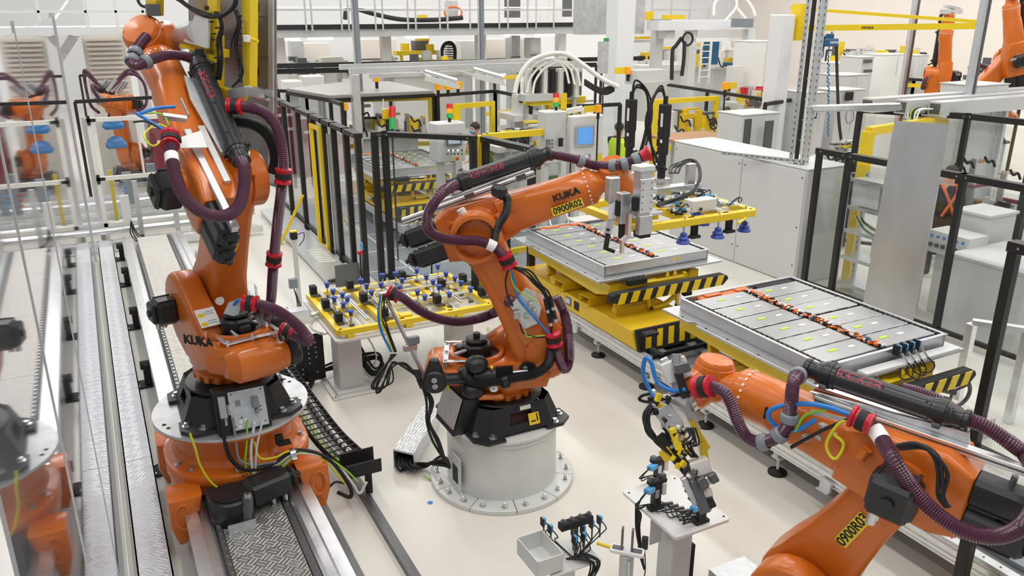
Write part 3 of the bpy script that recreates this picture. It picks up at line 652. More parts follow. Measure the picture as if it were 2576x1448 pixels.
# drive unit in front of the carriage
DU = thing('drive_unit', 'black gearbox and servo motor in front of the carriage foot', 'motor', (0.66, 5.72, 0.36))
g = MB(); g.lathe([(0.16, 0.36), (0.165, 0.40), (0.165, 0.545), (0.15, 0.56), (0.0, 0.56)], (0.53, 5.62, 0.0), up, 32); g.lathe([(0.135, 0.56), (0.135, 0.572), (0.0, 0.573)], (0.53, 5.62, 0.0), up, 32); g.box((0.53, 5.74, 0.45), (0.34, 0.16, 0.18), 0.02); g.build('gearbox', 'black', DU)
motor('servo_motor', frame((0.64, 5.64, 0.50), (0.97, 0.25, 0.02), y=(0, 1, 0)), 0.42, 0.19, DU)
g = MB(); g.cyl((0.60, 5.45, 0.37), (0.615, 5.47, 0.47), 0.035, n=16); g.cyl((0.615, 5.47, 0.47), (0.63, 5.49, 0.57), 0.042, n=16); g.use(1); g.cyl((0.595, 5.445, 0.355), (0.602, 5.452, 0.40), 0.037, n=16); g.cyl((0.63, 5.49, 0.57), (0.634, 5.495, 0.60), 0.03, n=14); g.build('lubricator', ['dark_steel', 'steel'], DU)
g = MB(); g.box((0.56, 5.40, 0.385), (0.20, 0.012, 0.09)); g.box((0.56, 5.44, 0.362), (0.20, 0.09, 0.008)); g.build('bracket', 'zinc', DU)
wire(DU, [(0.634, 5.495, 0.6), (0.65, 5.52, 0.68), (0.60, 5.66, 0.72), (0.62, 5.76, 0.70)], 0.004, 'matte_black')
# bright checker plate walkway beside the glazing
WK = thing('walkway', 'bright checker plate walkway strip beside the clear glazing', 'walkway', (-0.06, 9, 0))
ys = [3.0, 5.0, 7.3, 9.3, 11.6, 13.2, 15.6]
for a, b in zip(ys, ys[1:]):
    m = MB(); m.box((-0.06, (a+b)/2, 0.114), (0.235, b-a-0.006, 0.012)); m.box((-0.172, (a+b)/2, 0.06), (0.012, b-a-0.006, 0.12)); m.box((0.052, (a+b)/2, 0.06), (0.012, b-a-0.006, 0.12)); m.build('checker_plate', 'tread_alu', WK, 0)
# cable chain right of the track
CH = thing('energy_chain', 'black open-link cable chain lying beside the track', 'cable chain', (1.5, 7.5, 0.0))
lk = MB(Mx.Translation(CH.location)); lk.box((-0.13, 0, 0), (0.016, 0.085, 0.07), 0.008); lk.box((0.13, 0, 0), (0.016, 0.085, 0.07), 0.008); lk.box((0, 0, 0.03), (0.26, 0.018, 0.01), 0.003); lk.box((0, 0, -0.03), (0.26, 0.018, 0.01), 0.003); lk.box((0.03, 0, 0), (0.006, 0.018, 0.06))
proto = lk.build('chain_link', 'matte_black', CH)
P = resample(spline([(1.60, 6.15, 0.27), (1.52, 6.6, 0.29), (1.45, 7.2, 0.36), (1.40, 8.0, 0.42), (1.36, 8.5, 0.52), (1.34, 8.8, 0.66), (1.34, 8.75, 0.80), (1.34, 8.4, 0.86), (1.34, 8.0, 0.86)], 10), 0.085)
for i, p in enumerate(P):
    d = (P[min(i+1, len(P)-1)]-P[max(i-1, 0)]).normalized(); c = proto if i == 0 else dup(proto, parent=CH)
    c.matrix_local = Mx.Translation(-V(CH.location)) @ frame(p, d.cross((V((1, 0, 0)).cross(d))), y=d)
for k, (dx, mt) in enumerate(((-0.09, 'cable_green'), (-0.04, 'cable_white'), (0.02, 'matte_black'), (0.07, 'cable_white'), (0.1, 'matte_black'))):
    wire(CH, [p+V((dx, 0, -0.005)) for p in P[::4]], 0.011, mt)
m = MB(); m.box((1.64, 6.0, 0.25), (0.30, 0.22, 0.012)); m.box((1.64, 5.89, 0.31), (0.30, 0.012, 0.12)); m.box((1.64, 6.11, 0.31), (0.30, 0.012, 0.12)); m.box((1.70, 6.0, 0.13), (0.05, 0.05, 0.26)); m.build('chain_tray', 'matte_black', CH, 0)
for x, w_ in ((1.24, 0.05), (1.62, 0.04)):
    m = MB(); m.box((x, 6.4, 0.03), (w_, 6.6, 0.06)); m.box((x+0.03, 6.4, 0.004), (w_+0.05, 6.6, 0.008)); g = m.build('guide_channel', 'dark_steel', CH, 0)
# ladder-like chain guide further back
LG = thing('chain_guide', 'ladder-like steel cable chain guide behind the left robot', 'cable guide', (1.55, 12.6, 0))
for x in (1.30, 1.72): m = MB(); m.box((x, 12.7, 0.10), (0.03, 3.2, 0.05)); m.box((x, 12.7, 0.04), (0.05, 3.2, 0.02)); m.build('rail', 'zinc', LG, 0)
for y in (11.3, 12.2, 13.1, 14.0): m = MB(); m.box((1.51, y, 0.03), (0.42, 0.10, 0.05)); m.build('cross_tie', 'dark_steel', LG, 0)
for x in (1.25, 1.77):
    for y in (11.4, 12.4, 13.6): m = MB(); m.box((x, y, 0.14), (0.012, 0.16, 0.26)); m.build('fin', 'zinc', LG, 0)
# ================================================================= pedestal of the middle robot
PD = thing('robot_pedestal', 'round grey steel pedestal bolted to the floor under the middle robot', 'pedestal', (2.86, 5.72, 0))
m = MB(); m.lathe([(0.49, 0.045), (0.485, 0.54), (0.50, 0.545), (0.50, 0.575), (0.495, 0.59), (0.515, 0.592), (0.515, 0.615), (0.505, 0.62), (0.0, 0.62)], (2.86, 5.72, 0), up, 72); pb = m.build('pedestal_drum', 'pedestal', PD)
m = MB(); m.box((2.36, 5.6, 0.25), (0.014, 0.2, 0.3), 0.003); m.use(1); m.box((2.358, 5.6, 0.22), (0.02, 0.1, 0.16)); m.build('access_cover', ['grey_paint', 'matte_black'], pb)
for k in range(10):
    a0 = math.radians(36*k+3); a1 = math.radians(36*k+38.4); n = 8
    q = [(2.86+0.645*math.cos(a0+(a1-a0)*i/n), 5.72+0.645*math.sin(a0+(a1-a0)*i/n)) for i in range(n+1)]+[(2.86+0.46*math.cos(a1-(a1-a0)*i/n), 5.72+0.46*math.sin(a1-(a1-a0)*i/n)) for i in range(n+1)]
    m = MB(); m.prism(q, 0, 0.045, None, 0.005, 1); s_ = m.build('flange_segment', 'pedestal', PD)
    am = (a0+a1)/2; b = MB()
    for a in (am-0.16, am+0.16): x, y = 2.86+0.585*math.cos(a), 5.72+0.585*math.sin(a); b.cyl((x, y, 0.045), (x, y, 0.051), 0.028, n=16); b.cyl((x, y, 0.051), (x, y, 0.072), 0.018, n=6); b.lathe([(0.014, 0.072), (0.012, 0.088), (0.0, 0.096)], (x, y, 0), up, 10)
    b.each('anchor_bolt', 'steel', s_)
# ================================================================= battery line: conveyor, carriers, packs
up = V((0, 0, 1))
CV = thing('conveyor', 'long low aluminium conveyor on round black feet in front of the battery carriers', 'conveyor', (5.45, 6, 0))
ya, yb = 1.2, 9.15
for x in (5.03, 5.87):
    m = MB(); s = 1 if x < 5.4 else -1
    m.prism([(x-s*0.03, 0.26), (x+s*0.05, 0.26), (x+s*0.05, 0.42), (x-s*0.03, 0.42), (x-s*0.03, 0.395), (x-s*0.018, 0.39), (x-s*0.018, 0.375), (x-s*0.03, 0.37), (x-s*0.03, 0.335), (x-s*0.018, 0.33), (x-s*0.018, 0.315), (x-s*0.03, 0.31), (x-s*0.03, 0.29), (x-s*0.018, 0.285), (x-s*0.018, 0.275), (x-s*0.03, 0.27)], 0, -(yb-ya), frame((0, ya, 0), (1, 0, 0), y=(0, 0, 1)))
    m.build('side_profile', 'alu', CV, 0)
m = MB(); m.box((5.0, (ya+yb)/2, 0.437), (0.075, yb-ya, 0.03)); m.build('scale_rail', 'alu_dull', CV, 0)
m = MB(); m.box((5.9, (ya+yb)/2, 0.437), (0.075, yb-ya, 0.03)); m.build('scale_rail', 'alu_dull', CV, 0)
m = MB(); m.box((5.45, (ya+yb)/2, 0.395), (0.80, yb-ya, 0.03)); m.build('bed', 'dark_steel', CV, 0)
for x in (5.22, 5.68): m = MB(); m.box((x, (ya+yb)/2, 0.425), (0.13, yb-ya, 0.03)); m.build('belt', 'ring_grey', CV, 0)
y = ya+0.1; m = MB()
while y < yb: m.cyl((5.0, y, 0.452), (5.0, y, 0.4535), 0.008, n=6); y += 0.12
m.build('rail_hole', 'matte_black', CV, 0, kind='stuff')
for y in (2.55, 3.55, 4.58, 5.57, 6.57, 7.55, 8.6):
    for x in (5.1, 5.8):
        m = MB(); m.lathe([(0.085, 0.0), (0.085, 0.02), (0.05, 0.035), (0.03, 0.045)], (x, y, 0), up, 24); f = m.build('levelling_foot', 'matte_black', CV)
        m = MB(); m.cyl((x, y, 0.04), (x, y, 0.18), 0.014); m.box((x, y, 0.17), (0.1, 0.09, 0.02)); m.box((x-0.035, y, 0.215), (0.03, 0.05, 0.10)); m.box((x+0.035, y, 0.215), (0.03, 0.05, 0.10)); m.box((x, y, 0.262), (0.12, 0.11, 0.02)); m.build('leg', 'light_grey', CV)
for y in (3.95, 6.3, 7.9): m = MB(); m.box((4.985, y, 0.27), (0.03, 0.11, 0.1)); m.box((4.965, y, 0.222), (0.06, 0.12, 0.008)); m.each('junction_plate', 'zinc', CV, 0)
def pgram(mb, x0, x1, sh, z0, z1, y, th):   # leaning stripe standing in the xz plane
    mb.add([(x0, y, z0), (x1, y, z0), (x1+sh, y, z1), (x0+sh, y, z1), (x0, y+th, z0), (x1, y+th, z0), (x1+sh, y+th, z1), (x0+sh, y+th, z1)], [(0, 1, 2, 3), (7, 6, 5, 4), (0, 4, 5, 1), (1, 5, 6, 2), (2, 6, 7, 3), (3, 7, 4, 0)])
def carrier(label):
    # built for the pack centre at (0,0); placed by moving its Empty
    T = thing('battery_carrier', label, 'carrier', (0, 0, 0), 'yellow battery carriers')
    def B(nm, mt, *bx, bev=0.004):
        m = MB()
        for c, d in bx: m.box(c, d, bev)
        return m.build(nm, mt, T)
    m = MB(); m.prism([(-1.60, 0.455), (-1.50, 0.66), (1.1, 0.66), (1.1, 0.455)], -0.45, 0.45, frame((-0.30, 0, 0), (0, 1, 0), y=(0, 0, 1)), 0.01, 1); base = m.build('chassis', 'yellow_deep', T)
    m = MB(); m.box((-0.753, -0.17, 0.575), (0.012, 0.12, 0.11), 0.006); m.use(1); m.box((-0.761, -0.17, 0.58), (0.006, 0.085, 0.06)); m.build('display', ['dark_steel', 'screen_grey'], base)
    m = MB(); m.box((-0.753, -0.36, 0.575), (0.012, 0.10, 0.10)); m.build('switch_panel', 'matte_black', base)
    m = MB(); m.box((-0.753, -0.03, 0.60), (0.006, 0.06, 0.06)); m.build('warning_sticker', 'yellow', base)
    # front hazard panel, leaning back
    P = Mx.Translation(V((-0.30, -1.66, 0.452))) @ Mx.Rotation(math.radians(-18), 4, 'X')
    m = MB(P); m.box((0, 0.03, 0.125), (0.88, 0.05, 0.26), 0.008); fp = m.build('hazard_panel', 'matte_black', T)
    m = MB(P)
    for k in range(5): pgram(m, -0.36+k*0.155, -0.285+k*0.155, 0.04, 0.03, 0.22, 0.0, 0.008)
    m.each('hazard_stripe', 'yellow', fp, 0)
    m = MB(); m.box((-0.30, -1.86, 0.48), (0.84, 0.02, 0.05)); m.box((-0.62, -1.80, 0.48), (0.06, 0.2, 0.05)); m.box((0.02, -1.80, 0.48), (0.06, 0.2, 0.05)); m.box((-0.65, -1.70, 0.68), (0.16, 0.10, 0.03)); m.box((0.05, -1.70, 0.68), (0.16, 0.10, 0.03)); m.each('bumper_fitting', 'matte_black', fp, 0)
    # lifting frame
    B('main_beam', 'yellow_deep', ((-0.62, 0.0, 0.955), (0.14, 2.0, 0.16))); B('main_beam', 'yellow_deep', ((0.50, 0.0, 0.955), (0.14, 2.0, 0.16)))
    for y in (-0.92, 0.0, 0.92): B('cross_beam', 'yellow_deep', ((-0.06, y, 0.945), (1.0, 0.14, 0.13)))
    m = MB(); m.prism([(-1.0, 1.02), (1.0, 1.02), (0.92, 0.90), (-0.70, 0.83), (-0.95, 0.90)], 0, 0.02, frame((-0.71, 0, 0), (0, 1, 0), y=(0, 0, 1))); m.build('side_skirt', 'yellow', T, 0)
    for x in (-0.55, 0.30):
        for y in (-0.95, -0.62, 0.6):
            m = MB(); m.bar((x, y, 0.66), (x+0.06, y+0.12, 0.9), 0.12, 0.05, (0, 1, 0), 0.006); m.build('strut', 'yellow_deep', T)
    B('foot_beam', 'yellow_deep', ((-0.33, -1.02, 0.70), (0.66, 0.09, 0.09)), ((-0.12, -0.8, 0.70), (0.09, 0.42, 0.08)))
    for y, z in ((-0.55, 0.715), (0.05, 0.725)):
        m = MB(); w_, h_, t_ = 0.2, 0.1, 0.01
        for d in (-1, 1): m.box((-0.52, y+d*(w_/2), z), (0.5, t_, h_)); m.box((-0.52, y, z+d*(h_/2)), (0.5, w_+t_, t_))
        m.build('fork_pocket', 'yellow_deep', T, 0)
    m = MB(); m.box((-0.52, 0.25, 0.72), (0.45, 0.12, 0.10), 0.004); m.box((-0.2, 0.1, 0.78), (0.3, 0.9, 0.06), 0.004); m.build('cross_tube', 'yellow_deep', T)
    arc = [(-0.10, 0.93), (-0.10, 0.74)]+[(0.05-0.15*math.cos(math.radians(a))+0.0, 0.74-0.05*math.sin(math.radians(a))) for a in range(20, 91, 14)]+[(0.14, 0.70), (0.22, 0.755)]
    m = MB(); m.sweep(spline([(-0.22, -1.08, 0.92), (-0.22, -1.08, 0.78), (-0.19, -1.08, 0.705), (-0.08, -1.08, 0.69), (0.05, -1.08, 0.72), (0.16, -1.08, 0.78)], 6), 0.028, 8); ar = m.build('quarter_arc', 'yellow', T)
    m = MB(); m.cyl((-0.19, -1.12, 0.70), (-0.19, -1.08, 0.70), 0.02); m.build('arc_knob', 'black', ar)
    m = MB(); m.cyl((0.20, -1.10, 0.68), (0.20, -1.10, 0.86), 0.032, n=16); m.use(1); m.cyl((0.20, -1.10, 0.86), (0.20, -1.10, 0.885), 0.04); m.cyl((0.20, -1.10, 0.66), (0.20, -1.10, 0.68), 0.036); m.build('actuator', ['alu', 'matte_black'], T)
    m = MB(); m.cyl((0.36, -1.1, 0.78), (0.36, -1.02, 0.78), 0.05, n=18); m.build('limit_switch', 'matte_black', T)
    wire(T, [(0.2, -1.1, 0.66), (0.22, -1.12, 0.55), (0.12, -1.2, 0.5), (0.05, -1.2, 0.56)], 0.006, 'matte_black')
    # upper hazard bumper with pointed ends
    m = MB(); m.prism([(-0.84, 0.90), (-0.70, 0.86), (0.78, 0.86), (0.86, 0.93), (0.84, 0.97), (0.78, 1.0), (-0.78, 1.0), (-0.84, 0.98)], 0, 0.10, frame((0, -1.12, 0), (1, 0, 0), y=(0, 0, 1)), 0.012, 1); ub = m.build('upper_bumper', 'matte_black', T)
    m = MB()
    for k in range(9): pgram(m, -0.76+k*0.175, -0.665+k*0.175, 0.045, 0.868, 0.992, -1.226, 0.008)
    m.each('hazard_stripe', 'yellow', ub, 0)
    B('bumper_bracket', 'yellow', ((0.0, -1.06, 1.01), (0.62, 0.05, 0.02)), ((0.30, -1.06, 1.03), (0.03, 0.05, 0.06)), ((-0.2, -1.06, 1.02), (0.2, 0.08, 0.02)))
    m = MB(); m.box((-0.42, -1.10, 1.06), (0.27, 0.06, 0.07), 0.006); cbk = m.build('connector_block', 'matte_black', T)
    m = MB()
    for k in range(4): m.cyl((-0.515+k*0.063, -1.10, 1.095), (-0.515+k*0.063, -1.10, 1.115), 0.018, n=12); m.cyl((-0.515+k*0.063, -1.10, 1.115), (-0.515+k*0.063, -1.10, 1.13), 0.011, n=10)
    m.each('stud', 'dark_steel', cbk)
    m = MB()
    for x in (0.05, 0.16): m.cyl((x, -1.06, 1.02), (x, -1.06, 1.07), 0.022, n=14); m.cyl((x, -1.06, 1.07), (x, -1.06, 1.09), 0.012)
    m.each('locating_pin', 'yellow', T)
    for x in (-0.66, 0.55):
        for y in (-0.85, -0.25, 0.35, 0.85): m = MB(); m.cyl((x, y, 1.03), (x, y, 1.09), 0.026, n=14); m.build('support_pin', 'steel', T)
    m = MB(); m.prism([(-0.90, -1.05), (0.88, -1.05), (0.88, 1.03), (-0.90, 1.03), (-0.90, 0.62), (-0.84, 0.60), (-0.84, 0.52), (-0.90, 0.50)], 1.088, 1.115, None, 0.002, 1); cp = m.build('carrier_plate', 'pack_wall', T)
    m = MB()
    for y in (-0.95, -0.7, -0.3, 0.1, 0.4, 0.75): m.cyl((-0.865, y, 1.115), (-0.865, y, 1.117), 0.012, n=10)
    m.each('plate_hole', 'matte_black', cp)
    return T
def pack(label, flip=False):
    T = thing('battery_pack', label, 'battery pack', (0, 0, 0), 'open battery packs')
    hx, hy, z0, z1 = 0.755, 0.93, 1.117, 1.235
    m = MB(); m.box((0, 0, z0+0.008), (2*hx, 2*hy, 0.016))
    for s in (-1, 1): m.box((s*(hx-0.012), 0, (z0+z1)/2), (0.024, 2*hy, z1-z0)); m.box((0, s*(hy-0.012), (z0+z1)/2), (2*hx, 0.024, z1-z0))
    m.build('housing', 'pack_wall', T, 0)
    m = MB()
    for s in (-1, 1): m.box((s*(hx-0.004), 0, z1+0.003), (0.034, 2*hy+0.03, 0.006)); m.box((0, s*(hy-0.004), z1+0.003), (2*hx+0.03, 0.034, 0.006))
    m.build('flange', 'pack_wall', T, 0)
    rnd = random.Random(3)
    yr = [-0.872+0.279*i+(0.014 if i > 2 else 0) for i in range(6)]; my = 0.262
    lime = MB(); lime.box((0, 0, 0), (0.032, 0.09, 0.002))
    for i, y in enumerate(yr):
        for sx in (-1, 1):
            c = (sx*0.375, y+my/2, z0+0.075+rnd.uniform(-0.003, 0.003)); m = MB(); m.box(c, (0.635, my, 0.09), 0.006); mo = m.build('module', 'module', T)
            m = MB(); lx = c[0]+0.06*(1 if sx < 0 else -1)-0.12; m.box((lx, c[1]+0.02, c[2]+0.0465), (0.10, 0.034, 0.002)); m.build('lime_label', 'lime', mo, 0)
            m = MB(); m.box((lx+0.21, c[1]+0.01, c[2]+0.0465), (0.075, 0.034, 0.002)); m.build('white_label', 'paper', mo, 0)
    # wiring spine between the two module columns, colour by colour
    for nm, mt, n in (('spine_orange', 'hv_orange', 130), ('spine_black', 'matte_black', 110), ('spine_white', 'paper', 60), ('spine_blue', 'blue', 22)):
        m = MB()
        for k in range(n):
            a = rnd.uniform(-0.5, 0.5); m.M = Mx.Translation(V((rnd.uniform(-0.034, 0.034), rnd.uniform(-0.86, 0.80), z0+0.116+rnd.uniform(0, 0.02)))) @ Mx.Rotation(a, 4, 'Z'); m.box((0, 0, 0), (rnd.uniform(0.012, 0.045), rnd.uniform(0.012, 0.04), rnd.uniform(0.01, 0.022)))
        m.M = None; m.build(nm, mt, T, 0, kind='stuff')
    m = MB(); m.box((0, -0.03, z0+0.09), (0.10, 1.68, 0.04)); m.build('spine_tray', 'matte_black', T, 0)
    m = MB(); m.box((-0.22, 0.862, z0+0.07), (0.70, 0.085, 0.08), 0.012); m.box((-0.40, 0.86, z0+0.118), (0.20, 0.06, 0.02), 0.006); m.box((-0.02, 0.855, z0+0.118), (0.16, 0.07, 0.022), 0.006); m.build('high_voltage_link', 'hv_orange', T)
    m = MB(); m.box((0.45, 0.862, z0+0.08), (0.52, 0.06, 0.06), 0.006); m.build('plug_strip', 'matte_black', T)
    m = MB()
    for sx in (-1, 1):
        for k in range(30): y = -0.87+k*0.06; m.box((sx*0.712, y+rnd.uniform(-0.01, 0.01), z0+0.112), (0.03, rnd.uniform(0.022, 0.04), 0.02))
    m.build('clip', 'matte_black', T, 0, kind='stuff')
    m = MB()
    for y in yr[1:]:
        for sx in (-1, 1):
            for k in range(3): m.box((sx*(0.12+k*0.2+rnd.uniform(0, 0.08)), y-0.011, z0+0.115), (0.07, 0.012, 0.008))
    m.build('spacer', 'dark_steel', T, 0, kind='stuff')
    m = MB()
    for x in (0.22, 0.30): m.cyl((x, -hy-0.001, z0+0.07), (x, -hy-0.004, z0+0.07), 0.02, n=16)
    m.each('round_sticker', 'yellow', T, 0)
    return T
c1 = carrier('yellow battery carrier with hazard bumper under the gripper of the middle robot'); c1.location = (5.71, 8.21, 0)
p1 = pack('open battery pack under the suction gripper of the middle robot'); p1.location = (5.71, 8.21, 0)
c2 = dup(c1, (5.81, 5.11, 0), 'yellow battery carrier nearest the camera, right of the robots'); p2 = dup(p1, (5.81, 5.11, 0), 'open battery pack nearest the camera, beside the leaning metal sheet')
c3 = dup(c1, (5.34, 14.95, 0), 'yellow battery carrier behind the clear corner fence panel'); p3 = dup(p1, (5.34, 14.95, 0), 'open battery pack seen through the clear corner fence panel')
# bracket with blue plugs on the front of the near pack
PL = thing('plug_bracket', 'grey bracket holding a row of black and blue plugs at the near battery pack', 'bracket', (6.1, 4.1, 1.1))
m = MB(); m.box((6.0, 4.09, 1.135), (1.2, 0.10, 0.03), 0.004); m.build('arm', 'light_grey', PL)
for k in range(4):
    x = 5.86+k*0.085; m = MB(); m.box((x, 4.14, 1.235), (0.018, 0.07, 0.10), 0.006); m.build('plug_plate', 'matte_black', PL); m = MB(); m.box((x+0.025, 4.135, 1.25), (0.02, 0.05, 0.06), 0.004); m.build('blue_plug', 'light_blue', PL)
    m = MB(); m.cyl((x+0.02, 4.10, 1.22), (x+0.04, 4.04, 1.15), 0.01); m.build('plug_stem', 'steel', PL); wire(PL, [(x+0.04, 4.04, 1.15), (x+0.08, 4.0, 1.08), (x+0.03, 3.98, 1.02), (x-0.05, 4.02, 1.05), (x-0.02, 4.06, 1.12)], 0.006, 'matte_black')
# ================================================================= fixture table with the parked vacuum gripper
TB = thing('fixture_table', 'grey steel pedestal table under the parked yellow vacuum gripper', 'table', (2.2, 8.1, 0))
def rrect(x0, x1, y0, y1, r, n=4):
    out = []
    for cx, cy, a in ((x1-r, y1-r, 0), (x0+r, y1-r, 90), (x0+r, y0+r, 180), (x1-r, y0+r, 270)): out += [(cx+r*math.cos(math.radians(a+90*i/n)), cy+r*math.sin(math.radians(a+90*i/n))) for i in range(n+1)]
    return out
m = MB(); m.prism(rrect(1.93, 3.78, 7.68, 9.12, 0.05), 0.72, 0.75, None, 0.004, 1); m.build('table_top', 'light_grey', TB)
for x in (2.15, 3.5):
    m = MB(); m.box((x, 8.12, 0.38), (0.27, 0.27, 0.68), 0.012); m.build('column', 'grey_paint', TB)
    m = MB(); m.box((x, 8.12, 0.012), (0.50, 0.56, 0.024), 0.004); bp = m.build('base_plate', 'pedestal', TB); m = MB(); m.box((x, 8.12, 0.034), (0.38, 0.42, 0.02), 0.004); m.build('base_step', 'pedestal', TB)
    m = MB()
    for sx in (-1, 1):
        for sy in (-1, 1): m.cyl((x+sx*0.21, 8.12+sy*0.24, 0.024), (x+sx*0.21, 8.12+sy*0.24, 0.03), 0.026, n=14); m.cyl((x+sx*0.21, 8.12+sy*0.24, 0.03), (x+sx*0.21, 8.12+sy*0.24, 0.055), 0.016, n=6)
    m.each('anchor_bolt', 'steel', bp)
m = MB(); m.box((2.85, 8.1, 0.69), (1.5, 0.1, 0.06)); m.box((2.85, 8.6, 0.69), (1.5, 0.1, 0.06)); m.each('under_rail', 'dark_steel', TB, 0)
BP = thing('terminal_panel', 'black perforated terminal panel standing under the fixture table', 'panel', (1.85, 8.0, 0))
a, b = Zp(760, 935, 0.0), Zp(828, 935, 0.0); a = V((1.50, 8.42, 0)); b = V((1.97, 8.42, 0))
m = MB(); m.bar(a+up*0.30, b+up*0.30, 0.012, 0.56); m.bar(a+up*0.01, a+up*0.03+V((0, 0.1, 0)), 0.03, 0.02); m.box((1.52, 8.44, 0.02), (0.03, 0.1, 0.04)); m.box((1.95, 8.44, 0.02), (0.03, 0.1, 0.04)); pb = m.build('panel_sheet', 'matte_black', BP, 0)
m = MB()
for i in range(5):
    for j in range(7):
        if random.random() < 0.55: m.cyl((1.56+i*0.08, 8.411, 0.12+j*0.06), (1.56+i*0.08, 8.413, 0.12+j*0.06), 0.008, n=6)
m.build('hole', 'paper', pb, 0, kind='stuff')
# parked vacuum gripper
VG = thing('vacuum_gripper', 'yellow gripper frame with blue suction cups lying on the fixture table', 'gripper', (2.9, 8.35, 0.75))
def bar(nm, mt, p, q, w_, h_, par, bev=0.003): m = MB(); m.bar(p, q, w_, h_, (0, 0, 1), bev); return m.build(nm, mt, par)
zt = 0.82
X0, X1, Ya, Yb = 1.99, 3.74, 7.74, 9.02
for p, q in (((X0, Ya, zt), (X1, Ya, zt)), ((X0, Yb, zt), (X1, Yb, zt)), ((X0, Ya, zt), (X0, Yb, zt)), ((X1, Ya, zt), (X1, Yb, zt)), ((2.50, Ya, zt), (2.50, Yb, zt)), ((2.68, Ya, zt), (2.68, Yb, zt)), ((3.25, Ya, zt), (3.25, Yb, zt)), ((2.0, 8.4, zt), (2.5, 8.4, zt)), ((2.68, 8.3, zt), (3.74, 8.3, zt))):
    bar('frame_bar', 'yellow', p, q, 0.065, 0.06, VG)
for x in (2.1, 2.75, 3.35): 
    for y in (Ya, Yb): m = MB(); m.box((x, y, 0.77), (0.08, 0.08, 0.04), 0.004); m.build('foot_block', 'yellow', VG)
for p, q in (((2.10, 7.85, 0.865), (2.10, 8.95, 0.865)), ((2.33, 7.85, 0.865), (2.33, 8.95, 0.865)), ((2.60, 7.9, 0.865), (2.60, 8.98, 0.865)), ((2.95, 7.9, 0.865), (2.95, 8.98, 0.865)), ((3.45, 7.9, 0.865), (3.45, 8.98, 0.865)), ((2.65, 8.15, 0.875), (3.7, 8.15, 0.875)), ((2.65, 8.55, 0.875), (3.7, 8.55, 0.875)), ((2.65, 8.85, 0.875), (3.7, 8.85, 0.875))):
    bar('profile_bar', 'alu', p, q, 0.04, 0.035, VG)
    m = MB(); m.bar(V(p)+up*0.018, V(q)+up*0.018, 0.008, 0.003); m.build('profile_slot', 'matte_black', VG, 0)
cups = [(503,330),(557,390),(640,420),(567,455),(683,455),(650,505),(715,575),(803,297),(855,340),(900,398),(982,330),(995,250),(1112,235),(1170,290),(1150,355),(1385,260),(1300,205),(1445,305),(1497,350),(1307,395),(1372,440),(1590,415),(1560,235),(1640,275),(1693,315),(1780,370),(1487,170)]
cp = None
for x, y in cups:
    p = Zp(680+x/3.531, 620+y/3.531, 1.01); p.z = 0.85
    if p.x > 3.80 or p.y > 9.1: continue
    if cp is None:
        m = MB(); m.M = Mx.Translation(VG.location); m.cyl((0, 0, 0), (0, 0, 0.12), 0.009, n=8); cp0 = m.build('cup_rod', 'steel', VG); cp0.location = p-V(VG.location)
        m = MB(); m.M = Mx.Translation(V(VG.location)+cp0.location); m.lathe([(0.014, 0.11), (0.024, 0.125), (0.020, 0.14), (0.035, 0.165), (0.036, 0.172), (0.0, 0.165)], (0, 0, 0), up, 18); m.build('suction_cup', 'navy', cp0)
        m = MB(); m.M = Mx.Translation(V(VG.location)+cp0.location); m.box((0, 0, 0.005), (0.05, 0.035, 0.03)); m.build('rod_mount', 'dark_steel', cp0); cp = cp0
    else: dup(cp, p-V(VG.location), parent=VG)
    if len([1]) : m = MB(); q = p+V((0.0, -0.1 if p.y > 8.3 else 0.1, 0)); m.bar(p+up*0.02, q+up*0.02, 0.012, 0.012); m.build('cup_arm', 'dark_steel', VG, 0)
for x, y in ((380,375),(490,495),(605,615),(705,325),(825,440),(1010,570),(1480,455),(1520,315),(1710,270),(1880,385),(1170,245)):
    p = Zp(680+x/3.531, 620+y/3.531, 0.93); m = MB(); m.box((p.x, p.y, 0.915), (0.075, 0.095, 0.11), 0.006); o = m.build('buffer_block', 'matte_black', VG); m = MB(); m.box((p.x+0.02, p.y-0.06, 0.865), (0.10, 0.05, 0.03)); m.build('block_clamp', 'dark_steel', o, 0)
for x, y in ((2.18, 8.1), (2.75, 7.83), (3.1, 8.42), (3.5, 8.45)): m = MB(); m.box((x, y, 0.855), (0.14, 0.10, 0.03), 0.004); m.build('mount_block', 'yellow', VG)
# round white lens plates and pneumatic cylinders at the table edge
m = MB(); m.cyl((1.86, 8.43, 0.80), (1.98, 8.46, 0.80), 0.028, n=14); m.box((1.92, 8.44, 0.76), (0.05, 0.06, 0.05), 0.005); m.build('air_cylinder', 'alu', VG)
m = MB(); m.cyl((3.78, 7.98, 0.82), (3.95, 8.02, 0.84), 0.03, n=14); m.box((3.80, 7.95, 0.80), (0.10, 0.08, 0.09), 0.006); m.build('air_cylinder', 'light_grey', VG)
for k in range(4): wire(VG, [(1.9+0.01*k, 8.42, 0.78), (1.85, 8.38+0.02*k, 0.66), (1.95+0.02*k, 8.3, 0.60), (2.02, 8.25, 0.70)], 0.004, 'cable_white')
# sensor posts between table and fence
def sensor_post(x, y, z0, h, label, blue=True):
    T = thing('sensor_post', label, 'sensor', (x, y, z0), 'sensor posts behind the fixture table')
    m = MB(); m.cyl((x, y, z0), (x, y, z0+h), 0.012, n=8); m.box((x, y, z0+h*0.5), (0.035, 0.03, h*0.25)); m.build('post', 'matte_black', T)
    m = MB(); m.box((x, y, z0+h-0.01), (0.07, 0.045, 0.035), 0.004); m.build('clamp', 'red', T)
    m = MB(); m.box((x+0.025, y, z0+h+0.07), (0.03, 0.035, 0.10), 0.004); m.build('sensor_head', 'light_blue', T)
    return T
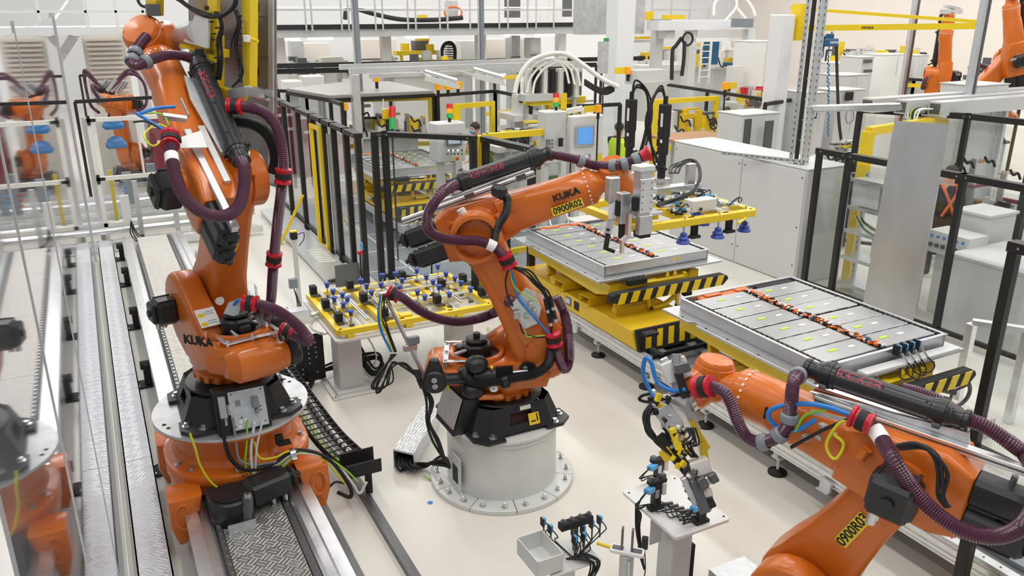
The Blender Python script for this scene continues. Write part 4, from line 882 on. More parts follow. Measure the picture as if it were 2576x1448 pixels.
# ================================================================= hose packages, cables and lettering on the robots
def plane(p, n): return lambda pts: [Pp(x, y, p, n) for x, y in pts]
def profile(root, p, q, w_, h_, upv, name='profile_rail'):
    o = MB().bar(p, q, w_, h_, upv, 0.003).build(name, 'alu', root, 0); d = (V(q)-V(p)).normalized(); s = d.cross(V(upv)).normalized(); u2 = s.cross(d)
    for sg in (-1, 1): m = MB(); m.bar(V(p)+s*sg*(w_/2+0.0005), V(q)+s*sg*(w_/2+0.0005), 0.002, h_*0.22, u2); m.build('profile_slot', 'dark_steel', o, 0)
    return o
def plate(root, pts, n, th, material, name): 
    n = V(n).normalized(); m = MB(); k = len(pts); m.add([V(p) for p in pts]+[V(p)+n*th for p in pts], [tuple(range(k-1, -1, -1)), tuple(range(k, 2*k))]+[(i, (i+1) % k, k+(i+1) % k, k+i) for i in range(k)]); return m.build(name, material, root, 0)
# ---------------- middle robot
A3, lf, nz, v2 = r2['A3'], r2['left'], r2['nz'], r2['v']
pt = plane(A3-lf*0.02, lf); pn = plane(A3-lf*0.30, lf); pm = plane(A3-lf*0.36, lf)
a, b = pt([(1152, 460), (1362, 391)]); dress_tube(R2, a, b, 0.068, -lf*0.8+nz*0.5, 'BECKER', True)
a, b = plane(A3+lf*0.08, lf)([(1012, 556), (1345, 436)]); profile(R2, a, b, 0.05, 0.045, nz)
a, b = plane(A3-lf*0.08, lf)([(1105, 508), (1335, 424)]); profile(R2, a, b, 0.045, 0.03, nz)
m = MB(); 
for x, y in ((1180, 488), (1310, 443)): p = Pp(x, y, A3-lf*0.02, lf); m.bar(p-nz*0.03, p+nz*0.05, 0.05, 0.08, v2)
m.each('tube_mount', 'dark_steel', R2)
hose(R2, [pt([(1150, 461)])[0]]+pm([(1112, 485), (1080, 530), (1075, 572), (1105, 597), (1160, 604), (1205, 606), (1245, 622), (1268, 645)]), 0.043, tagat=0.9)
c, d = pm([(1276, 655)])[0], (pm([(1285, 675)])[0]-pm([(1268, 640)])[0]); clamp_red(R2, c, d, 0.043)
hose(R2, pt([(1366, 389), (1400, 390), (1450, 401), (1500, 416)])+plane(A3-lf*0.12, lf)([(1555, 416), (1592, 404), (1628, 388)]), 0.04, rings=(0.36, 0.68, 0.78, 0.9))
m = MB(); c, d = plane(A3-lf*0.12, lf)([(1630, 387), (1600, 401)]); m.lathe([(0.045, -0.06), (0.05, -0.02), (0.065, 0.0), (0.065, 0.015), (0.05, 0.015), (0.045, 0.0)], c, c-d, 22, False); m.lathe([(0.046, -0.03), (0.0, -0.028)], c, c-d, 22, False); m.build('hose_funnel', 'red', R2)
hose(R2, pn([(1258, 487), (1276, 500), (1272, 535), (1252, 570), (1243, 605)]), 0.036, 'hose_black', 'black_hose')
m = MB(); c = Pp(1256, 482, A3-lf*0.26, lf); m.box(c, (0.08, 0.16, 0.10), 0.02); m.build('hose_bracket', 'black', R2)
hose(R2, pm([(1163, 925), (1172, 945), (1200, 962), (1250, 958), (1300, 948), (1345, 940), (1378, 915), (1388, 872)]), 0.044, 'hose_black', 'black_hose', rings=())
c = pm([(1272, 955)])[0]; m = MB(); m.lathe([(0.035, -0.025), (0.046, -0.022), (0.046, 0.022), (0.035, 0.025)], c, v2, 18, False); m.box(c-V((0, 0, 0.045)), (0.07, 0.05, 0.04), 0.005); m.build('hose_saddle', 'black', R2)
c = pm([(1393, 852)])[0]; clamp_red(R2, c, pm([(1398, 875)])[0]-pm([(1388, 830)])[0], 0.045)
hose(R2, pm([(1396, 865), (1408, 905), (1421, 928)])+pn([(1432, 905), (1430, 850)])+plane(A3-lf*0.1, lf)([(1420, 790), (1400, 745)]), 0.042)
hose(R2, [Dp(988, 738, 6.95)]+[Dp(x, y, 6.9) for x, y in ((1012, 748), (1050, 777), (1095, 799), (1150, 809), (1200, 802), (1245, 785))]+pn([(1285, 755)]), 0.043); clamp_red(R2, Dp(990, 739, 6.95), Dp(1015, 749, 6.95)-Dp(985, 735, 6.95), 0.043)
q = pn([(1284, 768), (1322, 722), (1345, 735), (1362, 772), (1352, 812), (1318, 828)]); plate(R2, q, -lf, 0.006, 'zinc', 'valve_plate')
for x, y, w_ in ((1300, 795, 0.05), (1335, 770, 0.035), (1325, 800, 0.03), (1345, 785, 0.03)): m = MB(); m.box(pm([(x, y)])[0]+lf*0.03, (w_, 0.03, w_*1.3), 0.004); m.build('valve', 'alu_dull', R2)
q = [pm(l) for l in ([(1281, 668), (1290, 700), (1305, 745), (1330, 785), (1360, 820), (1386, 845)],)]; wire(R2, q[0], 0.011, 'blue', 'air_hose')
for k in range(4): wire(R2, pm([(1286+k*3, 672), (1315+k*6, 685), (1345+k*6, 715), (1368+k*5, 742), (1378+k*4, 790), (1388, 840)]), 0.008, 'matte_black')
wire(R2, pm([(1283, 672), (1284, 700), (1300, 728), (1330, 745), (1352, 760)]), 0.006, 'cable_green'); wire(R2, pm([(1280, 674), (1276, 705), (1274, 740), (1290, 770)]), 0.007, 'matte_black')
wire(R2, pm([(1320, 830), (1330, 845), (1370, 843), (1385, 850)]), 0.006, 'cable_green'); wire(R2, pm([(1308, 815), (1318, 838), (1350, 848), (1383, 846)]), 0.006, 'matte_black')
for x, y in ((1371, 752), (1384, 745), (1378, 785), (1391, 775)): p0, p1 = pm([(x, y), (x+6, y+26)]); m = MB(); m.cyl(p0, p1, 0.016, n=10); m.use(1); m.cyl(p1, p1+(p1-p0)*0.3, 0.017, n=10); m.build('cable_plug', ['matte_black', 'steel'], R2)
def sign(root, c, x, n, w_, h_, txt, parent_name='number_plate', size=None):
    M = frame(V(c)+V(n)*0.003, x, z=n); m = MB(M); m.box((0, 0, 0), (w_, h_, 0.003)); o = m.build(parent_name, 'yellow', root, 0)
    textmesh(txt, size or h_*1.05, M @ Mx.Translation(V((0, 0, 0.0016))), o, 'lettering', 'matte_black', 0.0006, sx=0.9, bold=0.002); return o
E2 = r2['E']; fl = -lf
c = E2 @ V((0.76, -0.142, -0.045)); sign(R2, c, v2, fl, 0.26, 0.07, '0900R02')
textmesh('KUKA', 0.075, frame(E2 @ V((0.78, -0.152, 0.055)), v2, y=nz), r2['fore'], 'lettering', 'matte_black', 0.002, bold=0.003, sx=1.1)
Bm = rotz((2.86, 5.72, 0.62), 0.0)
M = frame(Bm @ V((0.11, -0.396, 0.11)), (1, 0, 0), z=(0, -0.93, 0.36)); m = MB(M); m.box((0, 0, 0.0), (0.10, 0.10, 0.003)); m.use(1); m.box((0.03, 0.0, 0.002), (0.012, 0.05, 0.002)); m.box((-0.01, -0.02, 0.002), (0.045, 0.012, 0.002)); m.ball((0.03, 0.033, 0.002), 0.008, 8, 5, (1, 1, 0.2)); m.build('warning_sign', ['yellow', 'matte_black'], R2, 0)
M = frame(Bm @ V((0.05, -0.348, 0.207)), (1, 0, 0), z=(0, -0.93, 0.36)); sticker(M, 0.10, 0.035, R2)
# slanted hose pole and floor cable duct beside the pedestal
HP = thing('hose_pole', 'slanted steel pole carrying the hose beside the middle robot', 'pole', Zp(1105, 1010, 0.62))
a, b = Dp(1078, 968, 6.95), Dp(968, 742, 6.95); MB().cyl(a, b, 0.017, n=14).build('pole', 'steel', HP)
for t, w_ in ((1.0, 0.10), (0.42, 0.12), (0.02, 0.1)): c = a.lerp(b, t); m = MB(); m.box(c, (w_, 0.05, 0.06), 0.006); m.build('pole_clamp', 'alu_dull', HP)
m = MB(); m.box(Dp(1040, 855, 6.93), (0.10, 0.05, 0.07), 0.006); m.build('junction_box', 'ring_grey', HP)
for k, (mt, r) in enumerate((('blue', 0.012), ('cable_yellow', 0.008), ('matte_black', 0.008), ('matte_black', 0.008))):
    wire(HP, [Dp(958+3*k, 742, 6.9), Dp(950+5*k, 790, 6.88), Dp(962+6*k, 835, 6.88), Dp(985+4*k, 885, 6.88)], r, mt)
for k in range(5): wire(HP, [Dp(985+k*3, 890, 6.88), Dp(965-3*k, 935, 6.85), Dp(945-2*k, 975, 6.85), Dp(950+k*9, 985-k*6, 6.85), Dp(985, 925-k*4, 6.88), Dp(1020, 915+k*2, 6.9), Dp(1052+k*3, 955, 6.9)], 0.007, 'matte_black')
for k in range(4): wire(HP, [Dp(1040+k*4, 930, 6.9), Dp(1058+k*4, 970, 6.85), Dp(1075+k*4, 1010, 6.8), Dp(1072+k*3, 1060, 6.75), Dp(1090+k*5, 1110, 6.8), Dp(1120, 1160, 6.85)], 0.011, 'matte_black')
wire(HP, [Dp(1045, 870, 6.9), Dp(1050, 915, 6.85), Dp(1075, 950, 6.85), Dp(1090, 960, 6.85)], 0.005, 'ring_grey')
for k in range(2): c = Dp(1052+k*14, 952+k*2, 6.85); m = MB(); m.cyl(c, c+V((0.03, 0, -0.09)), 0.018, n=10); m.build('cable_plug', 'matte_black', HP)
CD = thing('cable_duct', 'checker plate cable duct on the floor left of the pedestal', 'cable duct', (2.25, 6.5, 0))
q = [Zp(989, 1128, 0.19), Zp(1040, 1140, 0.19), Zp(1105, 1028, 0.19), Zp(1075, 1005, 0.19)]
m = MB(); m.add(q+[V((p.x, p.y, 0.17)) for p in q], [(0, 1, 2, 3), (7, 6, 5, 4), (0, 4, 5, 1), (1, 5, 6, 2), (2, 6, 7, 3), (3, 7, 4, 0)]); m.build('lid', 'tread_alu', CD, 0)
m = MB(); e = [V((p.x, p.y, 0)) for p in q]
for i, j in ((1, 2), (2, 3), (3, 0)): m.bar(e[i]+up*0.085, e[j]+up*0.085, 0.006, 0.17)
m.build('duct_wall', 'zinc', CD, 0)
for k in range(6): a = e[0].lerp(e[1], 0.15+0.13*k)+up*0.09; wire(CD, [a+V((0.12, 0.14, 0.0)), a, a+V((0.0, -0.10, -0.05+0.01*k)), a+V((0.14, -0.05, -0.06)), V((2.36, 5.9, 0.12+0.02*k)), V((2.39, 5.65, 0.2))], 0.012, 'matte_black')
wire(CD, [V((2.2, 6.0, 0.02)), V((2.3, 5.85, 0.01)), V((2.42, 5.9, 0.03)), V((2.5, 5.95, 0.06))], 0.007, 'cable_green')
for x, y in ((1082, 1264), (1015, 1177)):
    p = Zp(x, y, 0); tag(MB().lathe([(0.024, 0), (0.024, 0.003), (0, 0.003)], p, up, 20).build('floor_marker', 'blue', None), 'round blue floor marker ' + ('in front of the round pedestal' if y > 1200 else 'below the open end of the cable duct'), 'floor marker', 'blue floor markers')
# ---------------- robot on the track
A3, lf, nz, v1 = r1['A3'], r1['left'], r1['nz'], r1['v']
pt = plane(A3+nz*0.29, nz); pr_ = plane(A3+nz*0.22, nz); ph = plane(A3+nz*0.36, nz)
a, b = pt([(502, 162), (600, 388)]); dress_tube(R1, a, b, 0.07, nz*0.8+lf*0.55, 'BECKER')
a, b = pr_([(470, 330), (592, 578)]); profile(R1, a, b, 0.05, 0.05, nz)
a, b = pr_([(505, 320), (572, 460)]); profile(R1, a, b, 0.05, 0.04, nz)
q = pr_([(462, 190), (492, 205), (585, 380), (572, 402), (556, 385), (478, 250)]); plate(R1, q, nz, 0.008, 'zinc', 'mounting_plate')
q = plane(A3+nz*0.30, nz)([(444, 350), (505, 330), (522, 372), (446, 374)]); plate(R1, q, nz, 0.008, 'white', 'white_bracket')
hose(R1, [pt([(602, 392)])[0]]+ph([(614, 425), (612, 480), (598, 522), (565, 543), (520, 538), (475, 508), (448, 465), (434, 410), (429, 365)]), 0.043, tagat=0.92)
clamp_red(R1, ph([(428, 352)])[0], ph([(429, 335)])[0]-ph([(428, 370)])[0], 0.043)
hose(R1, pt([(500, 160), (470, 143), (425, 138), (385, 148), (345, 165), (332, 158), (338, 138), (352, 112), (368, 92)]), 0.039, rings=(0.48, 0.66, 0.76))
hose(R1, [Pp(x, y, A3+F_*max(0.0, min(0.45, (y-420)*0.0014)), F_) for x, y in ((578, 267), (625, 270), (668, 285), (698, 325), (712, 390), (712, 440), (708, 480), (700, 545), (692, 620), (686, 690), (682, 750), (672, 800), (655, 815))], 0.041, clamps=(0.02, 0.38, 0.72))
hose(R1, [Pp(x, y, A3+F_*0.1, F_) for x, y in ((572, 305), (620, 308), (660, 325), (685, 360), (693, 405), (684, 440))], 0.046, 'hose_black', 'black_hose')
wire(R1, ph([(440, 268), (395, 276), (350, 284), (345, 287), (368, 298), (395, 312), (418, 330)]), 0.012, 'blue', 'air_hose')
wire(R1, ph([(370, 283), (410, 292), (425, 315)]), 0.006, 'cable_green'); wire(R1, ph([(418, 345), (385, 365), (368, 350), (370, 328), (395, 315), (420, 320)]), 0.007, 'cable_yellow'); wire(R1, ph([(335, 307), (370, 308), (400, 318), (420, 330)]), 0.007, 'matte_black')
m = MB(); m.bar(*ph([(410, 292), (470, 300)]), 0.03, 0.04, nz); m.build('valve_block', 'alu_dull', R1); m = MB(); m.bar(*ph([(455, 250), (475, 292)]), 0.008, 0.03, nz); m.build('copper_pin', 'steel', R1)
dq = 6.0
hose(R1, [Dp(x, y, dq) for x, y in ((622, 762), (660, 768), (705, 785), (745, 815), (772, 845))]+[Dp(775, 858, dq+0.05), Dp(755, 850, dq+0.12), Dp(728, 838, dq+0.16)], 0.043, clamps=(0.03,))
clamp_red(R1, Dp(722, 832, dq+0.16), Dp(745, 842, dq+0.16)-Dp(715, 830, dq+0.16), 0.034)
wire(R1, [Dp(618, 760, dq), Dp(600, 752, dq), Dp(585, 768, dq+0.08), Dp(578, 790, dq+0.15)], 0.012, 'blue', 'air_hose')
plate(R1, [Dp(562, 788, 6.05), Dp(575, 760, 6.05), Dp(612, 748, 6.05), Dp(600, 790, 6.05), Dp(588, 795, 6.05)], F_, 0.004, 'alu_dull', 'cable_shroud')
plate(R1, [Dp(632, 775, 6.05), Dp(648, 770, 6.05), Dp(668, 815, 5.95), Dp(652, 822, 5.95)], F_, 0.008, 'dark_steel', 'hose_bracket')
B1 = r1['B']
kp = Dp(480, 868, 6.0); kc = B1 @ V((-0.08, 0.0, 0)); kn_ = V((kp.x-kc.x, kp.y-kc.y, 0)).normalized(); kp = V((kc.x, kc.y, kp.z))+kn_*0.345
textmesh('KUKA', 0.10, frame(kp, up.cross(kn_), y=up), r1['col'], 'lettering', 'matte_black', 0.004, bold=0.003)
m = MB(frame(Dp(588, 628, 6.08), R_, z=-F_)); m.add([(-0.04, 0.05, 0), (0.04, 0.05, 0), (0.0, -0.06, 0), (-0.04, 0.05, 0.003), (0.04, 0.05, 0.003), (0.0, -0.06, 0.003)], [(2, 1, 0), (3, 4, 5), (0, 1, 4, 3), (1, 2, 5, 4), (2, 0, 3, 5)]) ; m.build('number_sticker', 'yellow', R1, 0)
py = lambda pts, y=5.83: [Yp(a_, b_, y) for a_, b_ in pts]
CB = thing('cable_loom', 'loose yellow, green, white and black cables hanging on the orange carriage drum', 'cables', (1.0, 5.83, 0.5))
Yc = 5.80
wire(CB, py([(478, 1090), (492, 1130), (506, 1175), (535, 1215), (585, 1240), (640, 1228), (690, 1200), (735, 1150)], Yc), 0.009, 'cable_yellow')
wire(CB, py([(560, 1055), (566, 1110), (585, 1160), (625, 1180), (690, 1165), (735, 1135), (790, 1138), (840, 1165), (880, 1225), (880, 1250), (850, 1238)], Yc), 0.017, 'matte_black')
wire(CB, py([(640, 1062), (634, 1130), (632, 1185), (645, 1203), (680, 1180), (735, 1142), (800, 1140), (850, 1165), (885, 1215), (905, 1240), (922, 1212)], Yc), 0.012, 'cable_white')
wire(CB, py([(622, 1055), (617, 1120), (618, 1170), (640, 1200), (690, 1180), (735, 1145), (800, 1145), (860, 1175), (900, 1210)], Yc), 0.008, 'cable_green')
wire(CB, py([(660, 1060), (648, 1120), (640, 1190), (650, 1222), (690, 1190), (735, 1150)], Yc), 0.008, 'cable_white'); wire(CB, py([(586, 1050), (590, 1110), (605, 1155), (640, 1172), (700, 1160)], Yc), 0.010, 'ring_grey')
wire(CB, py([(640, 1110), (655, 1150), (690, 1152), (735, 1135), (800, 1150), (850, 1190), (868, 1220)], Yc), 0.008, 'cable_yellow'); wire(CB, py([(790, 1190), (782, 1225), (795, 1262), (815, 1240), (840, 1210), (865, 1215)], Yc), 0.010, 'matte_black')
c = Yp(737, 1142, Yc); m = MB(); m.lathe([(0.045, -0.02), (0.052, -0.02), (0.052, 0.02), (0.045, 0.02)], c, (1, 0, 0.1), 18, False); m.box(c+V((0.0, 0.04, -0.04)), (0.05, 0.06, 0.05), 0.006); m.build('pipe_clamp', 'steel', CB)
# ---------------- robot at bottom right
A3, lf, nz, v3 = r3['A3'], r3['left'], r3['nz'], r3['v']
pt = plane(A3+lf*0.02, lf); pn = plane(A3+lf*0.27, lf); pm = plane(A3+lf*0.40, lf)
a, b = pt([(2062, 936), (2395, 1046)]); dress_tube(R3, a, b, 0.062, nz*0.8+lf*0.55, 'BECKER')
a, b = plane(A3+lf*0.10, lf)([(2052, 1000), (2600, 1190)]); profile(R3, a, b, 0.05, 0.045, nz)
a, b = plane(A3-lf*0.06, lf)([(2052, 975), (2430, 1100)]); profile(R3, a, b, 0.05, 0.04, nz)
q = plane(A3+lf*0.05, lf)([(2040, 982), (2062, 1000), (2440, 1120), (2440, 1085)]); plate(R3, q, lf, 0.02, 'zinc', 'mounting_plate')
hose(R3, pt([(2058, 935), (2022, 934)])+pn([(1998, 958), (1990, 1010), (1982, 1065), (1955, 1098), (1915, 1112), (1880, 1100), (1858, 1065), (1842, 1020), (1822, 985), (1790, 972)]), 0.037, rings=(0.19, 0.45, 0.55, 0.64))
c = pn([(1772, 972)])[0]; clamp_red(R3, c, pn([(1745, 975)])[0]-pn([(1795, 970)])[0], 0.045)
c = pn([(2168, 1056)])[0]; clamp_red(R3, c, pn([(2140, 1045)])[0]-pn([(2195, 1070)])[0], 0.040)
hose(R3, pn([(2180, 1065), (2205, 1085)])+pm([(2245, 1150), (2290, 1220), (2350, 1285), (2420, 1332), (2500, 1350), (2570, 1325), (2605, 1270)])+pn([(2612, 1210)])+pt([(2585, 1150), (2530, 1105), (2470, 1068), (2405, 1046)]), 0.040, tagat=0.05)
hose(R3, plane(A3-lf*0.25, lf)([(2270, 975), (2310, 985), (2360, 1005), (2420, 1040)]), 0.032)
wire(R3, pn([(2138, 1042), (2080, 1026), (2010, 1016), (1955, 1026), (1936, 1050), (1955, 1074), (2000, 1076), (2050, 1056)]), 0.014, 'blue', 'air_hose')
wire(R3, pn([(1725, 978), (1690, 982), (1655, 960), (1635, 915), (1622, 903), (1616, 935), (1628, 975), (1650, 1005)]), 0.014, 'blue', 'air_hose')
wire(R3, pn([(2138, 1052), (2070, 1085), (2010, 1115), (1990, 1125)]), 0.010, 'matte_black'); wire(R3, pn([(2135, 1055), (2105, 1068), (2085, 1110), (2092, 1150), (2110, 1150), (2118, 1110), (2095, 1090)]), 0.009, 'cable_yellow'); wire(R3, pn([(2000, 1085), (2015, 1050), (2050, 1040), (2080, 1030)]), 0.008, 'cable_green')
wire(R3, pn([(1735, 985), (1690, 995), (1640, 1008), (1606, 1005), (1615, 995), (1635, 990)]), 0.010, 'matte_black')
q = plane(A3+lf*0.16, lf)([(2005, 1085), (2040, 1030), (2130, 1050), (2150, 1130), (2110, 1145), (2060, 1125)]); plate(R3, q, lf, 0.006, 'zinc', 'valve_plate')
for x, y, w_ in ((2030, 1100, 0.05), (2070, 1070, 0.035), (2060, 1100, 0.03), (2100, 1090, 0.03)): m = MB(); m.box(plane(A3+lf*0.2, lf)([(x, y)])[0], (w_, 0.04, w_*0.7), 0.004); m.build('valve', 'alu_dull', R3)
for k in range(3): wire(R3, pm([(2255+k*3, 1120+k*4), (2310+k*3, 1118+k*4), (2350+k*4, 1145), (2368+k*4, 1190), (2362+k*4, 1250), (2380+k*5, 1275)]), 0.010, 'matte_black')
m = MB(); q = pn([(2180, 1128), (2165, 1150)]); m.cyl(q[0], q[1], 0.03); m.build('plug', 'orange', R3)
K3 = r3['K']; n3 = r3['left']
c = r3['A2']+r3['u']*0.60+r3['left']*0.047; sign(R3, c, -r3['u']*-1 if False else r3['u'], r3['left'], 0.26, 0.078, '0900R03')
textmesh('KUKA', 0.10, frame(r3['E'] @ V((0.66, 0.152, 0.03)), -v3, y=nz), r3['fore'], 'lettering', 'matte_black', 0.003, bold=0.003)
# ================================================================= grippers and fixture stands
def bx(root, name, material, c, d, bev=0.004, M=None): m = MB(M); m.box(c, d, bev); return m.build(name, material, root)
# ---------------- vacuum gripper on the middle robot
G2 = thing('vacuum_gripper', 'yellow gripper frame with screwdriver spindles held by the middle robot', 'gripper', (4.4, 5.6, 2.35))
zg = 2.33; gx0, gx1, gy0, gy1 = 3.80, 5.02, 5.12, 6.02
for p, q in (((gx0, gy0, zg), (gx1, gy0, zg)), ((gx0-0.02, gy1, zg), (gx1, gy1, zg)), ((gx1, gy0, zg), (gx1, gy1, zg)), ((gx0, gy0, zg), (gx0, gy1+0.25, zg)), ((4.35, gy0, zg), (4.35, gy1, zg)), ((4.72, gy0, zg), (4.72, gy1, zg)), ((gx0, 5.55, zg), (gx1, 5.55, zg))):
    m = MB(); m.bar(p, q, 0.07, 0.06, (0, 0, 1), 0.004); m.build('frame_bar', 'yellow', G2)
m = MB(); m.box((3.93, 5.32, 2.42), (0.30, 0.30, 0.03), 0.004); m.cyl(r2['flange'], (3.93, 5.32, 2.42), 0.09, n=20); m.build('adapter_plate', 'zinc', G2)
bx(G2, 'frame_bar', 'yellow', (3.93, 5.3, 2.375), (0.34, 0.10, 0.06)); 
c0 = None
for x, y in ((4.25, 5.10), (4.62, 5.10), (4.97, 5.16), (4.80, 5.50), (4.10, 5.45), (4.98, 5.80)):
    m = MB(); m.cyl((x, y, 2.20), (x, y, zg+0.06), 0.009, n=8); r = m.build('cup_rod', 'steel', G2)
    m = MB(); m.lathe([(0.012, 2.25), (0.032, 2.235), (0.026, 2.222), (0.048, 2.20), (0.040, 2.19), (0.06, 2.165), (0.058, 2.157), (0.0, 2.185)], (x, y, 0), up, 20); m.build('suction_cup', 'navy', r)
for x in (4.42, 4.80): m = MB(); m.box((x, gy0+0.05, 2.25), (0.07, 0.03, 0.14), 0.006); m.box((x-0.02, gy0+0.02, 2.185), (0.10, 0.06, 0.025), 0.006); m.build('support_hook', 'matte_black', G2)
# spindles
for (x, y, zt_) in ((1580, 440, 3.18), (1662, 462, 3.2)):
    p = Zp(x, y, 2.46); m = MB()
    m.box((p.x, p.y, 2.62), (0.055, 0.06, 0.26), 0.006); m.box((p.x, p.y, 2.84), (0.075, 0.08, 0.22), 0.006); m.box((p.x, p.y, 3.04), (0.09, 0.085, 0.30), 0.008); m.cyl((p.x, p.y, 3.19), (p.x, p.y, 3.26), 0.022, n=12); sp = m.build('spindle', 'matte_black', G2)
    m = MB(); m.box((p.x-0.047, p.y-0.02, 3.05), (0.004, 0.03, 0.12)); m.box((p.x-0.04, p.y-0.02, 2.86), (0.004, 0.03, 0.03)); m.each('type_label', 'paper', sp, 0)
    m = MB(); m.cyl((p.x, p.y, 2.36), (p.x, p.y, 2.5), 0.04, 0.045, n=18); m.cyl((p.x, p.y, 2.28), (p.x, p.y, 2.37), 0.015, n=12); m.box((p.x, p.y, 2.5), (0.14, 0.13, 0.03)); m.build('spindle_foot', 'alu_dull', sp)
    for k in range(3):
        s_ = -1 if x < 1600 else 1; wire(sp, [V((p.x, p.y, 3.22)), V((p.x-0.05*s_, p.y, 3.30+0.03*k)), V((p.x-0.16*s_, p.y-0.02*k, 3.24)), V((p.x-0.20*s_, p.y-0.03*k, 3.0)), V((p.x-0.10*s_, p.y-0.05, 2.72-0.04*k)), V((p.x+0.02, p.y-0.05, 2.6))], 0.010, 'matte_black')
# front tool cluster: lift unit, screwdriver, hooks
p = Dp(1614, 505, 6.15); M = Mx.Translation(p)
bx(G2, 'lift_unit', 'alu_dull', (0, 0, 0.06), (0.11, 0.10, 0.36), 0.008, M); bx(G2, 'lift_plate', 'alu', (0.0, -0.055, 0.05), (0.12, 0.02, 0.26), 0.003, M); bx(G2, 'tool_carriage', 'alu_dull', (0.01, -0.03, -0.18), (0.12, 0.06, 0.15), 0.004, M); bx(G2, 'tool_block', 'matte_black', (0.02, 0.0, -0.26), (0.10, 0.10, 0.05), 0.006, M); bx(G2, 'lift_cap', 'light_grey', (0, 0, 0.255), (0.14, 0.12, 0.04), 0.004, M)
m = MB(M); [m.cyl((dx, -0.066, dz), (dx, -0.0665, dz), 0.006, n=8) for dx in (-0.04, 0.04) for dz in (-0.05, 0.0, 0.05, 0.1, 0.15)]; m.each('screw', 'dark_steel', G2); bx(G2, 'cable_entry', 'matte_black', (-0.075, -0.02, -0.01), (0.04, 0.05, 0.11), 0.008, M)
p = Dp(1567, 522, 6.2); M = Mx.Translation(p); bx(G2, 'drive_box', 'alu_dull', (0, 0, 0.0), (0.085, 0.08, 0.24), 0.006, M); bx(G2, 'drive_side', 'matte_black', (-0.045, 0, 0.0), (0.03, 0.05, 0.12), 0.004, M)
m = MB(M); m.cyl((0, 0, -0.12), (0, 0, -0.24), 0.028, n=16); m.cyl((0, 0, -0.24), (0, 0, -0.275), 0.006, n=8); m.build('screwdriver', 'matte_black', G2)
p = Dp(1580, 580, 6.15); m = MB(Mx.Translation(p)); m.bar((0, 0, 0.13), (0, 0, -0.05), 0.03, 0.04); m.bar((0, 0, -0.04), (-0.06, 0.0, -0.08), 0.03, 0.03); m.bar((-0.05, 0, -0.08), (-0.05, 0, -0.17), 0.025, 0.025); m.build('feeder_hook', 'steel', G2)
p = Dp(1540, 485, 6.3); M = Mx.Translation(p); bx(G2, 'side_unit', 'alu_dull', (0, 0, 0.03), (0.10, 0.08, 0.20), 0.01, M); m = MB(M); m.bar((0, 0, -0.06), (-0.04, -0.06, -0.20), 0.05, 0.05); m.bar((-0.04, -0.06, -0.20), (-0.08, -0.08, -0.30), 0.04, 0.04); m.build('finger_arm', 'steel', G2)
m = MB(M); m.bar((-0.07, -0.08, -0.26), (-0.11, -0.10, -0.42), 0.03, 0.03); m.bar((-0.11, -0.10, -0.41), (-0.04, -0.12, -0.44), 0.025, 0.025); m.build('finger', 'matte_black', G2)
p = Zp(1625, 432, 2.56); m = MB(); d = R_*0.95+up*0.35; m.bar(p-d*0.16, p+d*0.16, 0.045, 0.05); m.cyl(p-d*0.2+up*0.03, p+d*0.18+up*0.03, 0.018); m.build('air_cylinder', 'alu', G2)
for sx in (-0.17, -0.08): m = MB(frame(p+d*sx-F_*0.035, R_, z=-F_)); m.box((0, 0, 0), (0.06, 0.06, 0.004)); m.use(1); [m.box((a_, b_, 0.003), (0.018, 0.018, 0.002)) for a_, b_ in ((-0.015, 0.012), (0.012, -0.012), (0.015, 0.016))]; m.build('marker_tile', ['paper', 'matte_black'], G2, 0)
# valve terminal and fittings
bx(G2, 'valve_terminal', 'alu', (4.72, 5.82, 2.43), (0.52, 0.10, 0.08)); bx(G2, 'valve_terminal', 'light_grey', (4.55, 5.27, 2.42), (0.26, 0.12, 0.10)); bx(G2, 'upright_block', 'alu_dull', (4.86, 5.80, 2.56), (0.09, 0.05, 0.20)); bx(G2, 'terminal_lid', 'light_grey', (4.95, 5.9, 2.40), (0.14, 0.12, 0.05))
rn = random.Random(5)
for nm, mt, n in (('fitting_white', 'paper', 60), ('fitting_blue', 'light_blue', 40), ('fitting_black', 'matte_black', 55), ('fitting_steel', 'steel', 45)):
    m = MB()
    for k in range(n): x, y = rn.uniform(4.28, 4.98), rn.uniform(5.2, 5.92); m.M = Mx.Translation(V((x, y, rn.uniform(2.365, 2.42)))) @ Mx.Rotation(rn.uniform(-1, 1), 4, 'Z'); m.box((0, 0, 0), (rn.uniform(0.02, 0.08), 0.018, 0.018))
    m.M = None; m.build(nm, mt, G2, 0, kind='stuff')
for k in range(8):
    a_ = [(1655, 512+k), (1700, 498+k), (1740, 480+k), (1757+k*0.6, 455), (1760, 425), (1748, 408-k*0.4), (1728, 408-k), (1712-k*3.0, 420), (1707-k*3.4, 436)]
    wire(G2, [Zp(x, y, 2.46+0.02*(i > 2)+0.03*(3 < i < 7)) for i, (x, y) in enumerate(a_)], 0.006, 'matte_black')
for k in range(10): a_ = V((rn.uniform(4.2, 4.9), rn.uniform(5.2, 5.8), 2.38)); wire(G2, [a_, a_+V((0.08, -0.04, 0.07)), a_+V((0.16, 0.02, 0.02)), a_+V((0.2, 0.06, 0.0))], 0.005, 'matte_black')
m = MB(); m.cyl((4.9, 5.08, 2.30), (4.74, 5.0, 2.29), 0.012); m.build('grab_pin', 'yellow', G2)
